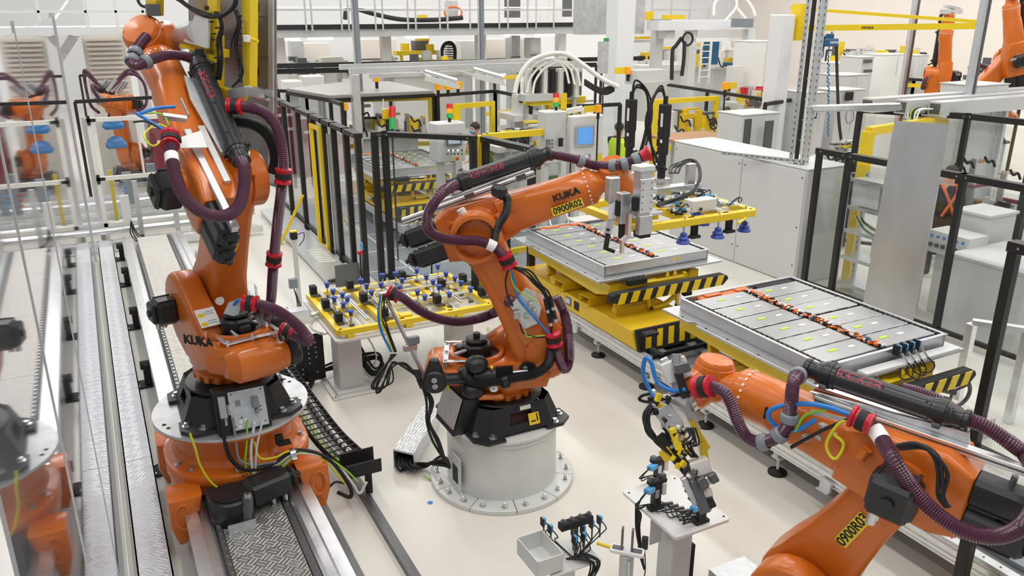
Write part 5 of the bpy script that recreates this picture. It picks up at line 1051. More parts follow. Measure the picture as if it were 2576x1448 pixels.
# ---------------- panel gripper on the track robot
W1 = r1['flange']
G1 = thing('panel_gripper', 'tall yellow gripper with cables holding a metal sheet above the left robot', 'gripper', W1)
yh = math.radians(-62); px_ = V((math.cos(yh), math.sin(yh), 0))    # along the sheet, towards the right of the picture
o1 = Dp(470, 90, 6.25); pnrm = V((px_.y, -px_.x, 0));  pnrm = pnrm if pnrm.dot(F_) < 0 else -pnrm
po = plane(o1, pnrm); pb_ = plane(o1-pnrm*0.28, pnrm); pf = plane(o1+pnrm*0.05, pnrm)
SH = tag(plate(None, pb_([(470, -170), (692, -170), (694, 250), (690, 470), (560, 420), (480, 330)]), -pnrm, 0.012, 'panel_dark', 'metal_sheet'), 'large brownish metal sheet hanging in the gripper above the left robot', 'sheet metal')
plate(SH, pb_([(680, -170), (691, -170), (692, 460), (680, 460)]), pnrm, 0.02, 'alu_dull', 'sheet_flange')
for y in (40, 140): plate(SH, plane(o1-pnrm*0.275, pnrm)([(628, y-3), (680, y+4), (680, y+7), (628, y)]), pnrm, 0.008, 'dark_steel', 'sheet_bead')
def gb(name, mt, pts, th=0.05, pl=po): return plate(G1, pl(pts), -pnrm, th, mt, name)
gb('vertical_beam', 'yellow', [(606, -60), (630, -60), (628, 222), (612, 222)], 0.07)
gb('vertical_beam', 'yellow', [(520, 90), (545, 90), (545, 235), (522, 225)], 0.07)
gb('vertical_beam', 'yellow', [(366, 0), (392, 0), (392, 40), (366, 35)], 0.07); gb('cross_beam', 'yellow', [(366, -60), (630, -60), (630, -20), (366, -20)], 0.08)
gb('cross_beam', 'yellow', [(455, 105), (560, 125), (560, 145), (450, 118)], 0.06)
gb('mounting_board', 'light_grey', [(490, 38), (524, 42), (522, 122), (462, 104)], 0.02, pf); gb('end_board', 'yellow', [(522, 0), (545, 0), (545, 130), (522, 125)], 0.03)
gb('lower_arm', 'yellow', [(535, 215), (560, 222), (610, 245), (600, 262), (545, 240)], 0.06)
m = MB(); q = po([(612, 92), (648, 103)]); m.cyl(q[0], q[1], 0.014); m.build('grab_pin', 'yellow', G1); gb('pin_block', 'paper', [(612, 88), (622, 90), (622, 106), (612, 104)], 0.03, pf)
for y in (5, 165): gb('side_knob', 'matte_black', [(630, y), (652, y+2), (652, y+24), (630, y+22)], 0.06, pb_)
for k in range(6): wire(G1, pf([(420+4*k, -20), (455+2*k, 5+k), (510, 30+k*2), (560, 35+k*1.5), (592-k, 10), (600-2*k, -30)]), 0.008, 'matte_black')
for k in range(4): wire(G1, pf([(540+3*k, 30), (556+2*k, 60), (548+3*k, 100), (552+3*k, 150), (545+3*k, 200)]), 0.009, 'matte_black')
for k in range(4): wire(G1, pf([(590+2*k, 25), (600+2*k, 60), (585+3*k, 110), (598+2*k, 150), (604+2*k, 190), (585, 218)]), 0.008, 'matte_black')
wire(G1, pf([(340, -20), (352, 8), (368, 22), (385, 24)]), 0.012, 'matte_black')
bx(G1, 'valve_block', 'dark_steel', pf([(385, 25)])[0], (0.10, 0.10, 0.09)); bx(G1, 'sensor_box', 'black', pf([(503, 140)])[0], (0.06, 0.05, 0.10)); bx(G1, 'bundle_tie', 'matte_black', pf([(520, 20)])[0], (0.03, 0.03, 0.03))
m = MB(); q = pf([(548, 185), (560, 185)]); 
for y in range(40, 215, 15): m.box(pf([(540+8*math.sin(y), y)])[0], (0.03, 0.02, 0.012)); m.box(pf([(604, y)])[0], (0.03, 0.02, 0.012))
m.build('cable_tie', 'matte_black', G1, 0, kind='stuff')
m = MB(); q = pf([(580, 238), (625, 228), (660, 238)]); m.bar(q[0], q[1], 0.05, 0.07); m.bar(q[1], q[2], 0.04, 0.06); m.build('power_clamp', 'alu_dull', G1)
m = MB(); q = pf([(640, 222), (672, 232), (688, 235)]); m.bar(q[0], q[1], 0.03, 0.03); m.bar(q[1], q[2], 0.02, 0.05); q = pf([(640, 244), (675, 250)]); m.bar(q[0], q[1], 0.03, 0.02); m.build('clamp_jaw', 'steel', G1)
m = MB(); m.cyl(W1, po([(500, 80)])[0], 0.09, n=16); m.build('adapter', 'alu_dull', G1)
# ---------------- tool on the right robot
G3 = thing('handling_gripper', 'grey, black and yellow multi-finger gripper hanging from the right robot wrist', 'gripper', r3['flange'])
D3 = 4.95
def seg(name, mt, a, b, w_, h_, d=D3, d2=None): m = MB(); m.bar(Dp(*a, d), Dp(*b, d2 or d), w_, h_, -F_, 0.006); return m.build(name, mt, G3)
m = MB(); m.cyl(r3['flange'], Dp(1690, 985, D3), 0.07, n=16); m.build('adapter', 'alu_dull', G3)
seg('back_plate', 'alu_dull', (1668, 900), (1755, 1085), 0.05, 0.03, D3+0.03); seg('back_plate', 'light_grey', (1690, 905), (1710, 955), 0.16, 0.05, D3-0.05); m = MB(); m.cyl(Dp(1702, 890, D3-0.1), Dp(1702, 925, D3-0.1), 0.03); m.build('dowel', 'steel', G3)
seg('clamp_lever', 'black', (1705, 935), (1725, 1000), 0.05, 0.04, D3-0.12); seg('clamp_block', 'dark_steel', (1698, 930), (1735, 920), 0.06, 0.04, D3-0.13)
seg('valve_body', 'alu_dull', (1660, 1020), (1700, 1075), 0.11, 0.10, D3-0.06); seg('valve_body', 'zinc', (1690, 1040), (1715, 1085), 0.05, 0.09, D3-0.04)
seg('main_beam', 'matte_black', (1655, 1095), (1745, 1200), 0.075, 0.07, D3-0.03, D3-0.1); seg('main_beam', 'dark_steel', (1735, 1185), (1775, 1290), 0.06, 0.06, D3-0.1, D3-0.16)
seg('yellow_plate', 'yellow', (1735, 1055), (1778, 1125), 0.03, 0.12, D3+0.05); seg('yellow_plate', 'yellow', (1765, 1110), (1775, 1165), 0.04, 0.08, D3+0.02); seg('yellow_finger', 'yellow', (1690, 1075), (1708, 1130), 0.045, 0.04, D3-0.12); seg('yellow_finger', 'yellow_deep', (1668, 1130), (1685, 1155), 0.07, 0.03, D3-0.1)
seg('end_block', 'cream', (1735, 1180), (1783, 1165), 0.09, 0.10, D3-0.08); seg('end_block', 'alu_dull', (1757, 1215), (1790, 1200), 0.05, 0.08, D3-0.1); seg('end_pad', 'dark_steel', (1760, 1200), (1775, 1225), 0.05, 0.05, D3-0.18); seg('end_pad', 'dark_steel', (1788, 1190), (1800, 1212), 0.05, 0.05, D3-0.16)
seg('lower_jaw', 'cream', (1755, 1245), (1790, 1235), 0.05, 0.06, D3-0.12); seg('lower_jaw', 'black', (1780, 1250), (1792, 1275), 0.05, 0.05, D3-0.14); seg('grey_arm', 'alu_dull', (1718, 1200), (1750, 1270), 0.035, 0.04, D3-0.14)
rn = random.Random(9)
for nm, mt, n in (('fitting_black', 'matte_black', 40), ('fitting_steel', 'steel', 30), ('fitting_yellow', 'yellow', 14), ('fitting_white', 'paper', 14)):
    m = MB()
    for k in range(n):
        t = rn.random(); x = 1660+t*100+rn.uniform(-28, 22); y = 1000+t*240+rn.uniform(-25, 25); m.M = Mx.Translation(Dp(x, y, D3-rn.uniform(0.04, 0.14))) @ Mx.Rotation(rn.uniform(-2, 2), 4, 'Y'); m.box((0, 0, 0), (rn.uniform(0.015, 0.05), 0.025, rn.uniform(0.012, 0.03)))
    m.M = None; m.build(nm, mt, G3, 0, kind='stuff')
for k in range(7): wire(G3, [Dp(1640+3*k, 1010, D3-0.08), Dp(1622+2*k, 1045, D3-0.1), Dp(1628+4*k, 1085+3*k, D3-0.12), Dp(1665+4*k, 1120+4*k, D3-0.12)], 0.008, 'matte_black')
for k in range(5): wire(G3, [Dp(1725+6*k, 1075, D3-0.1), Dp(1735+5*k, 1100+5*k, D3-0.13), Dp(1720+5*k, 1120, D3-0.12), Dp(1740+4*k, 1150, D3-0.1)], 0.006, 'matte_black')
# ---------------- fixture stand under it
FS = thing('fixture_stand', 'white-topped pedestal stand with small black clamp fixtures at the lower right', 'stand', (3.17, 3.7, 0))
m = MB(); m.prism(rrect(2.94, 3.40, 3.39, 4.0, 0.03), 0.775, 0.80, None, 0.003, 1); m.build('table_top', 'white', FS)
bx(FS, 'column', 'grey_paint', (3.22, 3.72, 0.40), (0.17, 0.17, 0.75), 0.008); bx(FS, 'base_plate', 'light_grey', (3.25, 3.72, 0.01), (0.42, 0.42, 0.02)); bx(FS, 'brace', 'matte_black', (3.36, 3.72, 0.22), (0.02, 0.10, 0.40))
for x, y in ((2.97, 3.95), (3.37, 3.95), (3.37, 3.43)): m = MB(); m.cyl((x, y, 0.80), (x, y, 0.802), 0.008, n=10); m.build('hole', 'matte_black', FS)
m = MB(); m.cyl((3.42, 3.55, 0.02), (3.42, 3.55, 0.07), 0.018, n=6); m.build('anchor_bolt', 'steel', FS)
def fixture(px, py, h, label):
    p = Zp(px, py, 0.80); T = thing('clamp_fixture', label, 'fixture', p, 'clamp fixtures on the white stand'); M = Mx.Translation(p)
    bx(T, 'foot', 'matte_black', (0, 0, 0.012), (0.11, 0.06, 0.024), 0.004, M); bx(T, 'body', 'black', (0, 0, h*0.42), (0.06, 0.05, h*0.68), 0.006, M); bx(T, 'head', 'matte_black', (0, 0, h*0.82), (0.14, 0.05, 0.03), 0.005, M); bx(T, 'type_plate', 'alu_dull', (-0.01, -0.027, h*0.5), (0.03, 0.006, 0.06), 0.001, M)
    for dx in (-0.05, 0.045): m = MB(M); m.cyl((dx, 0, h*0.82), (dx, 0, h), 0.016, n=10); m.box((dx, 0, h*0.93), (0.035, 0.035, 0.03)); m.build('stop', 'dark_steel', T)
    bx(T, 'brass_block', 'cream', (0.045, -0.02, h*0.6), (0.03, 0.03, 0.09), 0.003, M)
    m = MB(M); m.bar((-0.05, -0.02, h*0.7), (-0.12, -0.05, h*0.75), 0.045, 0.03); m.build('blue_sensor', 'light_blue', T)
    for k in range(3): wire(T, [p+V((-0.1, -0.04, h*0.75)), p+V((-0.16, -0.05, h*0.6)), p+V((-0.15, -0.02+0.02*k, h*0.2)), p+V((-0.05, 0, 0.05))], 0.004, 'matte_black')
    return T
fixture(1648, 1278, 0.26, 'black clamp fixture at the left edge of the white stand'); fixture(1762, 1312, 0.22, 'black clamp fixture at the right end of the white stand, under the gripper'); f3 = fixture(1655, 1205, 0.20, 'tall clamp fixture at the back corner of the white stand')
for k in range(6):
    a_ = Zp(1668+k*14, 1268+k*6, 0.82); m = MB(); m.bar(a_, a_+V((0.06, -0.03, 0.01)), 0.018, 0.018); m.build('cable_plug', 'dark_steel', FS); wire(FS, [a_, a_+V((-0.05, 0.03, 0.03)), a_+V((-0.08, -0.04, 0.0)), a_+V((0.02, -0.07, 0.0))], 0.004, 'matte_black')
for k in range(5): wire(FS, [Zp(1600, 1265+3*k, 0.8), V((2.93, 3.80-0.01*k, 0.74)), V((2.92+0.01*k, 3.78, 0.60)), V((2.95, 3.75, 0.45)), V((2.98, 3.74, 0.30))], 0.007, 'matte_black')
bx(FS, 'cable_plate', 'grey_paint', (3.06, 3.74, 0.60), (0.10, 0.012, 0.22)); bx(FS, 'duct', 'zinc', (3.66, 3.50, 0.09), (0.34, 0.30, 0.18))
# bracket stand beside it
BS = thing('bracket_stand', 'slim grey stand with a small white plate, yellow pin and steel brackets', 'stand', (2.66, 3.55, 0))
p = Zp(1578, 1378, 0.72); bx(BS, 'column', 'grey_paint', (p.x, p.y, 0.34), (0.07, 0.07, 0.68)); M = rotz((p.x, p.y, 0.70), math.radians(-45))
m = MB(M); m.prism(rrect(-0.11, 0.11, -0.04, 0.04, 0.02), -0.01, 0.01); m.build('top_plate', 'white', BS); bx(BS, 'slot', 'dark_steel', (-0.06, 0, 0.012), (0.07, 0.04, 0.006), 0.001, M); bx(BS, 'slot', 'dark_steel', (0.06, 0, 0.012), (0.07, 0.04, 0.006), 0.001, M)
for dx in (-0.035, 0.03): m = MB(M); m.box((dx, 0.0, 0.09), (0.012, 0.035, 0.16), 0.002); m.build('bracket', 'dark_steel', BS)
m = MB(M); m.cyl((-0.10, 0, 0.0), (-0.20, 0.0, 0.015), 0.012); m.build('pin', 'yellow', BS); m = MB(M); m.box((0.10, 0.09, 0.02), (0.04, 0.03, 0.09), 0.004); m.build('sensor', 'black', BS); wire(BS, [M @ V((0.10, 0.09, -0.02)), M @ V((0.11, 0.07, -0.2)), M @ V((0.08, 0.02, -0.4))], 0.004, 'matte_black'); m = MB(M); m.cyl((0.02, -0.03, -0.35), (0.02, -0.03, -0.05), 0.012); m.build('piston', 'steel', BS)
wire(BS, [V((p.x+0.05, p.y, 0.25)), V((p.x+0.12, p.y-0.05, 0.12)), V((p.x+0.3, p.y-0.12, 0.05)), V((p.x+0.5, p.y-0.2, 0.03))], 0.014, 'matte_black')
bx(BS, 'base_plate', 'light_grey', (p.x, p.y, 0.01), (0.2, 0.2, 0.02))
# sensor stand with the grey tray box
SS = thing('sensor_stand', 'grey stand with an open tray box and blue sensors at the bottom edge', 'stand', (2.25, 3.7, 0))
x0, x1, y0, y1, zt_ = 2.04, 2.22, 3.59, 3.86, 0.80
m = MB(); t_ = 0.006
m.box(((x0+x1)/2, (y0+y1)/2, zt_-0.12), (x1-x0, y1-y0, t_))
for x in (x0, x1): m.box((x, (y0+y1)/2, zt_-0.06), (t_, y1-y0, 0.12))
for y in (y0, y1): m.box(((x0+x1)/2, y, zt_-0.06), (x1-x0, t_, 0.12))
m.build('tray_box', 'pedestal', SS, 0); bx(SS, 'column', 'pedestal', (2.26, 3.66, 0.33), (0.12, 0.12, 0.66)); bx(SS, 'shelf', 'pedestal', (2.32, 3.72, 0.66), (0.36, 0.30, 0.016)); bx(SS, 'foot_plate', 'pedestal', (2.26, 3.66, 0.01), (0.25, 0.25, 0.02))
q0, q1 = Zp(1408, 1325, 0.88), Zp(1488, 1300, 0.88); m = MB(); m.bar(q0, q1, 0.055, 0.05, up, 0.004); sb = m.build('stud_bar', 'matte_black', SS)
for k in range(4): c = q0.lerp(q1, 0.1+0.27*k)+up*0.025; m = MB(); m.lathe([(0.018, 0), (0.018, 0.012), (0.010, 0.012), (0.010, 0.024), (0.0, 0.024)], c, up, 14); m.build('stud', 'dark_steel', sb)
c = q0.lerp(q1, 0.5); bx(SS, 'bar_post', 'dark_steel', (c.x, c.y, 0.76), (0.03, 0.03, 0.20))
for i, (x, y) in enumerate(((1445, 1335), (1468, 1330), (1447, 1355), (1470, 1348), (1490, 1315), (1510, 1305), (1368, 1310), (1386, 1328))):
    c = Zp(x, y, 0.80); m = MB(); m.box((c.x, c.y, c.z), (0.022, 0.03, 0.055), 0.004); s_ = m.build('blue_sensor', 'light_blue', SS); m = MB(); m.box((c.x-0.012, c.y, c.z-0.005), (0.006, 0.045, 0.06)); m.build('sensor_bracket', 'matte_black', s_); m = MB(); m.cyl((c.x, c.y, c.z-0.03), (c.x, c.y, 0.66), 0.006); m.build('sensor_rod', 'dark_steel', s_)
    wire(SS, [c, c+V((0.03, -0.03, -0.04)), c+V((0.02, -0.03, -0.09)), V((2.35, 3.66, 0.665))], 0.004, 'matte_black')
for k in range(6): wire(SS, [V((2.30+0.02*k, 3.68, 0.672)), V((2.36+0.015*k, 3.60, 0.70)), V((2.42+0.01*k, 3.56, 0.66)), V((2.40, 3.58, 0.5)), V((2.34, 3.60, 0.36))], 0.006, 'matte_black')
# ================================================================= safety fences, panels and right-hand side
def fence(label, pts, h, zb=0.0, rail=0.07, w=0.055, panes=True, group='black framed clear safety fences', top=True, mt='frame_black'):
    pts = [V((p[0], p[1], 0)) for p in pts]; T = thing('safety_fence', label, 'fence', (pts[0].x, pts[0].y, zb), group)
    for p in pts: m = MB(); m.box((p.x, p.y, (h+zb)/2), (w, w, h-zb), 0.004); po_ = m.build('post', mt, T, 0)
    for a, b in zip(pts, pts[1:]):
        d = (b-a).normalized()
        if top: m = MB(); m.bar(a+up*(h+rail/2)-d*w/2, b+up*(h+rail/2)+d*w/2, w*1.5, rail); r = m.build('top_rail', mt, T, 0); m = MB(); [m.cyl(q+up*(h+rail*0.5)+d.cross(up)*w*s*0.75, q+up*(h+rail*0.5)+d.cross(up)*w*s*0.8, 0.012, n=8) for q in (a+d*0.06, b-d*0.06) for s in (-1, 1)]; m.each('screw', 'steel', r)
        m = MB(); m.bar(a+up*(zb+0.12), b+up*(zb+0.12), w*0.8, 0.05); m.build('bottom_rail', mt, T, 0)
        if panes: m = MB(); m.bar(a+up*(h+zb+0.1)/2, b+up*(h+zb+0.1)/2, 0.006, h-zb-0.2); m.build('pane', 'plexi', T, 0)
    return T
Y_ = [17.6, 16.3, 15.14, 14.05, 13.3, 12.75, 12.05, 11.45]
fa = fence('long black fence with clear panes right of the left robot', [(3.42, y) for y in Y_], 2.24, w=0.085)
def yframe(label, p0, p1, z0, z1, w=0.06, mid=None, group='yellow door frames'):
    p0, p1 = V((*p0[:2], 0)), V((*p1[:2], 0)); T = thing('yellow_door_frame', label, 'door frame', p0+up*z0, group)
    for p in (p0, p1): m = MB(); m.box((p.x, p.y, (z0+z1)/2), (w, w, z1-z0), 0.003); m.build('upright', 'yellow', T, 0)
    for z in [z0+w/2, z1-w/2]+([mid] if mid else []): m = MB(); m.bar(p0+up*z, p1+up*z, w*0.9, w); m.build('cross_bar', 'yellow', T, 0)
    return T
yframe('narrow yellow door frame in the long black fence', (3.36, 13.95), (3.36, 13.36), 0.0, 2.16)
m = MB(); m.box((3.40, 13.02, 1.05), (0.05, 0.05, 2.1)); tag(m.build('alu_door_post', 'alu', None, 0), 'bright aluminium door post in the long black fence', 'post')
fb_ = fence('black fence panel at the corner, in front of the third battery pack', [(3.66, 11.42), (3.80, 11.36), (4.78, 10.42)], 2.25, w=0.09)
fc_ = fence('short black fence panel above the hose housing of the middle robot', [(4.98, 10.42), (5.13, 9.33)], 2.22, w=0.09)
m = MB(); m.box((4.89, 10.50, 1.15), (0.09, 0.09, 2.3), 0.004); tag(m.build('yellow_post', 'yellow', None, 0), 'yellow post at the corner between two black fence panels', 'post')
m = MB(); m.box((4.60, 8.98, 0.85), (0.05, 0.05, 1.7), 0.004); tag(m.build('black_post', 'frame_black', None, 0), 'slim black post at the left corner of the middle battery pack', 'post')
# checker walkway along the fence, warning stickers, sensor stand
WP = thing('walkway', 'grey sheet walkway along the long black fence with beige anti-slip strips', 'walkway', (3.1, 13.3, 0))
for a, b in ((11.7, 13.3), (13.3, 14.9), (14.9, 16.8)): m = MB(); m.box((3.09, (a+b)/2, 0.09), (0.46, b-a-0.008, 0.02)); m.box((2.88, (a+b)/2, 0.06), (0.02, b-a-0.01, 0.06)); m.build('sheet', 'zinc', WP, 0)
for y in (12.0, 13.2, 14.6): m = MB(); m.box((2.95, y, 0.04), (0.05, 0.05, 0.08)); m.build('foot', 'dark_steel', WP, 0)
for k in range(8): m = MB(); m.bar((2.99, 12.62+k*0.11, 0.101), (3.26, 12.58+k*0.11, 0.101), 0.045, 0.002); m.build('anti_slip_strip', 'cable_yellow' if False else 'cream', WP, 0)
m = MB(); m.box((3.16, 11.55, 0.17), (0.38, 0.03, 0.34)); tag(m.build('kick_plate', 'dark_steel', None, 0), 'dark upright kick plate at the near end of the grey sheet walkway', 'plate')
YB = tag(MB().bar(Xp(762, 490, 3.2), Zp(706, 612, 0.02), 0.07, 0.04).build('diagonal_brace', 'yellow', None, 0), 'yellow diagonal brace leaning against the long black fence', 'brace')
ST = thing('scanner_stand', 'grey post with a black and yellow scanner and junction box left of the fixture table', 'stand', Zp(757, 795, 0))
p = Zp(757, 795, 0); bx(ST, 'post', 'pedestal', (p.x, p.y, 0.55), (0.055, 0.055, 1.1)); bx(ST, 'base', 'pedestal', (p.x, p.y, 0.008), (0.16, 0.16, 0.016)); bx(ST, 'scanner', 'matte_black', (p.x, p.y, 1.15), (0.09, 0.08, 0.10), 0.01); bx(ST, 'scanner_lid', 'yellow', (p.x, p.y, 1.21), (0.09, 0.08, 0.02)); bx(ST, 'junction_box', 'ring_grey', (p.x-0.07, p.y-0.03, 0.50), (0.11, 0.07, 0.13), 0.004)
wire(ST, [V((p.x+0.03, p.y, 1.15)), V((p.x+0.12, p.y, 1.17)), V((p.x+0.13, p.y, 1.08)), V((p.x+0.06, p.y, 1.0))], 0.006, 'matte_black')
for k in range(3): wire(ST, [V((p.x-0.07, p.y-0.04, 0.44)), V((p.x-0.05+0.02*k, p.y-0.06, 0.25)), V((p.x-0.06+0.03*k, p.y-0.08, 0.08)), V((p.x-0.14, p.y-0.05, 0.12)), V((p.x-0.18, p.y, 0.16))], 0.006, 'matte_black')
CT = thing('floor_trunking', 'low grey cable trunking on the floor beside the scanner post', 'trunking', (2.0, 10.4, 0))
m = MB(); m.box((2.35, 10.35, 0.09), (1.5, 0.16, 0.18), 0.004); m.build('trunk', 'pedestal', CT, 0); m = MB(); m.box((2.35, 10.35, 0.185), (1.5, 0.17, 0.01)); m.build('trunk_lid', 'tread_alu', CT, 0)
for x, y, lab in ((2.85, 9.75, 'slim sensor post nearest the walkway kick plate'), (3.75, 9.55, 'slim sensor post in the middle behind the table'), (4.55, 9.35, 'sensor post with blue head beside the yellow corner post')):
    sensor_post(x, y, 0.0, 1.05, lab)
CC = thing('cable_coil', 'black cables coiled on the floor behind the fixture table column', 'cables', (2.1, 8.6, 0))
for k in range(5): wire(CC, [V((1.75, 8.25+0.03*k, 0.03+0.02*k)), V((1.95, 8.5, 0.05+0.015*k)), V((2.3, 8.55+0.02*k, 0.04+0.02*k)), V((2.6, 8.5, 0.10+0.02*k)), V((2.62, 8.3+0.03*k, 0.06)), V((2.45, 8.2, 0.05+0.02*k)), V((2.34, 8.3, 0.25+0.05*k)), V((2.33, 8.3, 0.55))], 0.014, 'matte_black')
wire(CC, [V((2.35, 8.25, 0.1)), V((2.5, 8.2, 0.2)), V((2.48, 8.25, 0.4)), V((2.36, 8.3, 0.6))], 0.009, 'cable_white'); wire(CC, [V((1.7, 8.3, 0.03)), V((1.6, 8.5, 0.05)), V((1.5, 8.9, 0.05)), V((1.4, 9.2, 0.06))], 0.014, 'matte_black')
# darker floor behind the corner fence
m = MB(); m.box((5.9, 14.0, 0.004), (4.6, 7.6, 0.008)); GF = m.build('floor_mat', 'ring_grey', None, 0); struct(GF)
for k in range(6): m = MB(); m.box((5.9, 10.9+k*1.1, 0.009), (4.6, 0.03, 0.002)); m.build('joint_line', 'light_grey', GF, 0)
for k in range(4): m = MB(); m.box((4.3+k*1.15, 14.0, 0.009), (0.03, 7.6, 0.002)); m.build('joint_line', 'light_grey', GF, 0)
CV2 = thing('conveyor', 'low aluminium conveyor under the third battery carrier behind the fence', 'conveyor', (5.05, 14.8, 0)); bx(CV2, 'bed', 'alu', (5.05, 14.7, 0.36), (0.95, 3.3, 0.14)); [bx(CV2, 'leg', 'alu_dull', (x, y, 0.15), (0.08, 0.08, 0.30)) for x in (4.65, 5.45) for y in (13.2, 14.7, 16.2)]
# ---------------- right side: cabinets, channel post, metal sheet, fence
CB1 = thing('control_cabinet', 'large light grey control cabinet behind the gripper, double doors', 'cabinet', (9.6, 9.9, 0))
bx(CB1, 'body', 'cab_grey', (9.66, 9.95, 0.885), (0.86, 3.1, 1.77), 0.012)
for a, b in ((8.42, 9.74), (9.75, 11.48)):
    m = MB(); m.box((9.225, (a+b)/2, 0.885), (0.02, b-a-0.012, 1.73), 0.004); d = m.build('door', 'cab_grey', CB1)
    m = MB()
    for y in (a+0.06, b-0.06):
        for z in (0.3, 0.9, 1.65): m.cyl((9.216, y, z), (9.212, y, z), 0.014, n=10)
    m.each('lock', 'dark_steel', d)
bx(CB1, 'roof', 'cab_grey', (9.66, 9.95, 1.78), (0.88, 3.12, 0.02), 0.004)
CP = thing('channel_post', 'tall perforated double channel post with cables standing on the grey cabinet', 'post', Zp(2020, 414, 1.79))
def channel(root, name, p, q, w_, upv): 
    m = MB(); p, q = V(p), V(q); d = (q-p).normalized(); u_ = V(upv).normalized(); s = d.cross(u_).normalized()
    m.bar(p, q, w_, 0.006, u_); m.bar(p+s*w_/2+u_*0.02, q+s*w_/2+u_*0.02, 0.005, 0.045, u_); m.bar(p-s*w_/2+u_*0.02, q-s*w_/2+u_*0.02, 0.005, 0.045, u_); o = m.build(name, 'zinc', root, 0)
    n = int((q-p).length/0.09); h = MB()
    for k in range(n): c = p.lerp(q, (k+0.5)/n)-u_*0.0035; h.bar(c-d*0.016, c+d*0.016, 0.012, 0.003, u_)
    h.build('slot', 'matte_black', o, 0, kind='stuff'); return o
cp0, cp1 = Zp(1988, 408, 1.79), Zp(2016, 413, 1.79); cm = (cp0+cp1)/2
channel(CP, 'channel', cp0, cp0+up*4, 0.05, (0.9, 0.4, 0)); channel(CP, 'channel', cp1, cp1+up*4, 0.07, (1, 0, 0)); channel(CP, 'channel', cp1+V((0.03, -0.07, 0)), cp1+V((0.03, -0.07, 4)), 0.08, (0, 1, 0))
m = MB(); m.bar(cm, cm+up*4, 0.05, 0.04); m.build('cable_bundle', 'matte_black', CP, 0); wire(CP, [cp1+V((0, 0.02, q)) for q in (4, 1.1, 0.7, 0.3, 0.03)], 0.02, 'cable_white')
for z in (0.35, 0.65, 0.95, 1.25): m = MB(); m.bar(cp0+up*z, cp1+up*z, 0.012, 0.02); m.build('rung', 'alu', CP, 0)
channel(CP, 'base_channel', cp1+V((-0.04, -0.06, 0.05)), Zp(1815, 384, 1.84), 0.05, (1, 0, 0))
q0 = cp1+up*0.82; channel(CP, 'cross_channel', q0, Yp(2268, 268, 7.4), 0.09, (0, 1, 0.0))
SP = tag(MB().prism([(5.72, 0.0), (6.44, 0.0), (6.50, 2.76), (5.80, 2.80)], 0, 0.008, frame((8.3, 0, 0), (0, 1, 0), y=(0.06, 0, 1))).build('metal_sheet', 'plate_marked', None, 0), 'tall bare aluminium sheet standing behind the near battery pack', 'sheet metal')
fr = fence('right-hand black fence with clear panes behind the aluminium sheet', [(9.22, 8.22), (9.24, 7.72), (9.28, 6.05), (9.3, 4.3)], 2.05, rail=0.08, w=0.075)
fq = fence('black fence panel at the far right beside the near battery pack', [(6.95, 3.95), (6.95, 2.2)], 2.02, w=0.085, rail=0.09)
fence('black fence behind the grey boxes on the right', [(11.6, 9.6), (12.4, 8.2), (12.6, 6.2)], 2.35, w=0.08, rail=0.09)
CF = thing('corner_frame', 'black framed clear corner enclosure at the right edge', 'enclosure', (11.2, 6.4, 0))
for x, y in ((11.4, 6.5), (11.3, 5.0)): bx(CF, 'post', 'frame_black', (x, y, 1.1), (0.10, 0.10, 2.2))
m = MB(); m.bar((11.4, 6.55, 2.25), (11.3, 4.6, 2.25), 0.2, 0.10); m.build('top_rail', 'frame_black', CF, 0); m = MB(); m.bar((11.4, 6.5, 1.1), (11.3, 4.6, 1.1), 0.008, 2.0); m.build('pane', 'plexi', CF, 0)
RK = thing('cable_rack', 'perforated steel rack with trunking and loose cables behind the right fence', 'rack', (9.85, 7.4, 0))
for x, y in ((9.6, 8.0), (9.6, 6.9), (10.0, 8.0), (10.0, 6.9)): channel(RK, 'upright', (x, y, 0), (x, y, 1.75), 0.05, (1, 0, 0))
for z in (0.15, 0.55, 0.95, 1.3, 1.7): m = MB(); m.box((9.58, 7.45, z), (0.02, 1.12, 0.05)); m.build('cross_rail', 'zinc', RK, 0); m = MB(); m.box((9.8, 7.45, z-0.02), (0.4, 1.1, 0.01)); m.build('shelf', 'zinc', RK, 0)
for a, z, h in ((7.7, 1.5, 0.34), (7.2, 1.46, 0.34), (7.25, 0.78, 0.30)): bx(RK, 'trunking_box', 'light_grey', (9.8, a, z), (0.3, 0.46, h))
for k in range(8): wire(RK, [V((9.56, 7.75-0.02*k, 1.2)), V((9.52, 7.5, 1.02+0.02*k)), V((9.54, 7.2, 0.98+0.015*k)), V((9.6, 7.0, 1.1))], 0.008, ('cable_white', 'matte_black', 'cable_green', 'cable_white')[k % 4])
for k in range(6): wire(RK, [V((9.56, 7.35, 0.5)), V((9.53, 7.2+0.02*k, 0.40)), V((9.55, 7.02, 0.38+0.02*k)), V((9.58, 6.95, 0.3))], 0.012, 'cable_white')
for c, d, lab in (((10.25, 5.75, 0.5), (1.3, 1.0, 1.0), 'large light grey floor cabinet with lid behind the right fence'), ((10.78, 6.62, 0.68), (0.6, 0.5, 1.36), 'upright grey cabinet between the rack and the large floor cabinet')):
    T = thing('grey_cabinet', lab, 'cabinet', (c[0], c[1], 0)); bx(T, 'body', 'light_grey', c, d, 0.008); bx(T, 'lid', 'light_grey', (c[0], c[1], c[2]+d[2]/2+0.02), (d[0]+0.04, d[1]+0.04, 0.04), 0.004)
T = thing('valve_island', 'grey valve island with blue fittings above the floor cabinet', 'valves', (10.1, 6.55, 1.0)); bx(T, 'block', 'light_grey', (10.15, 6.55, 1.02), (0.4, 0.6, 0.3))
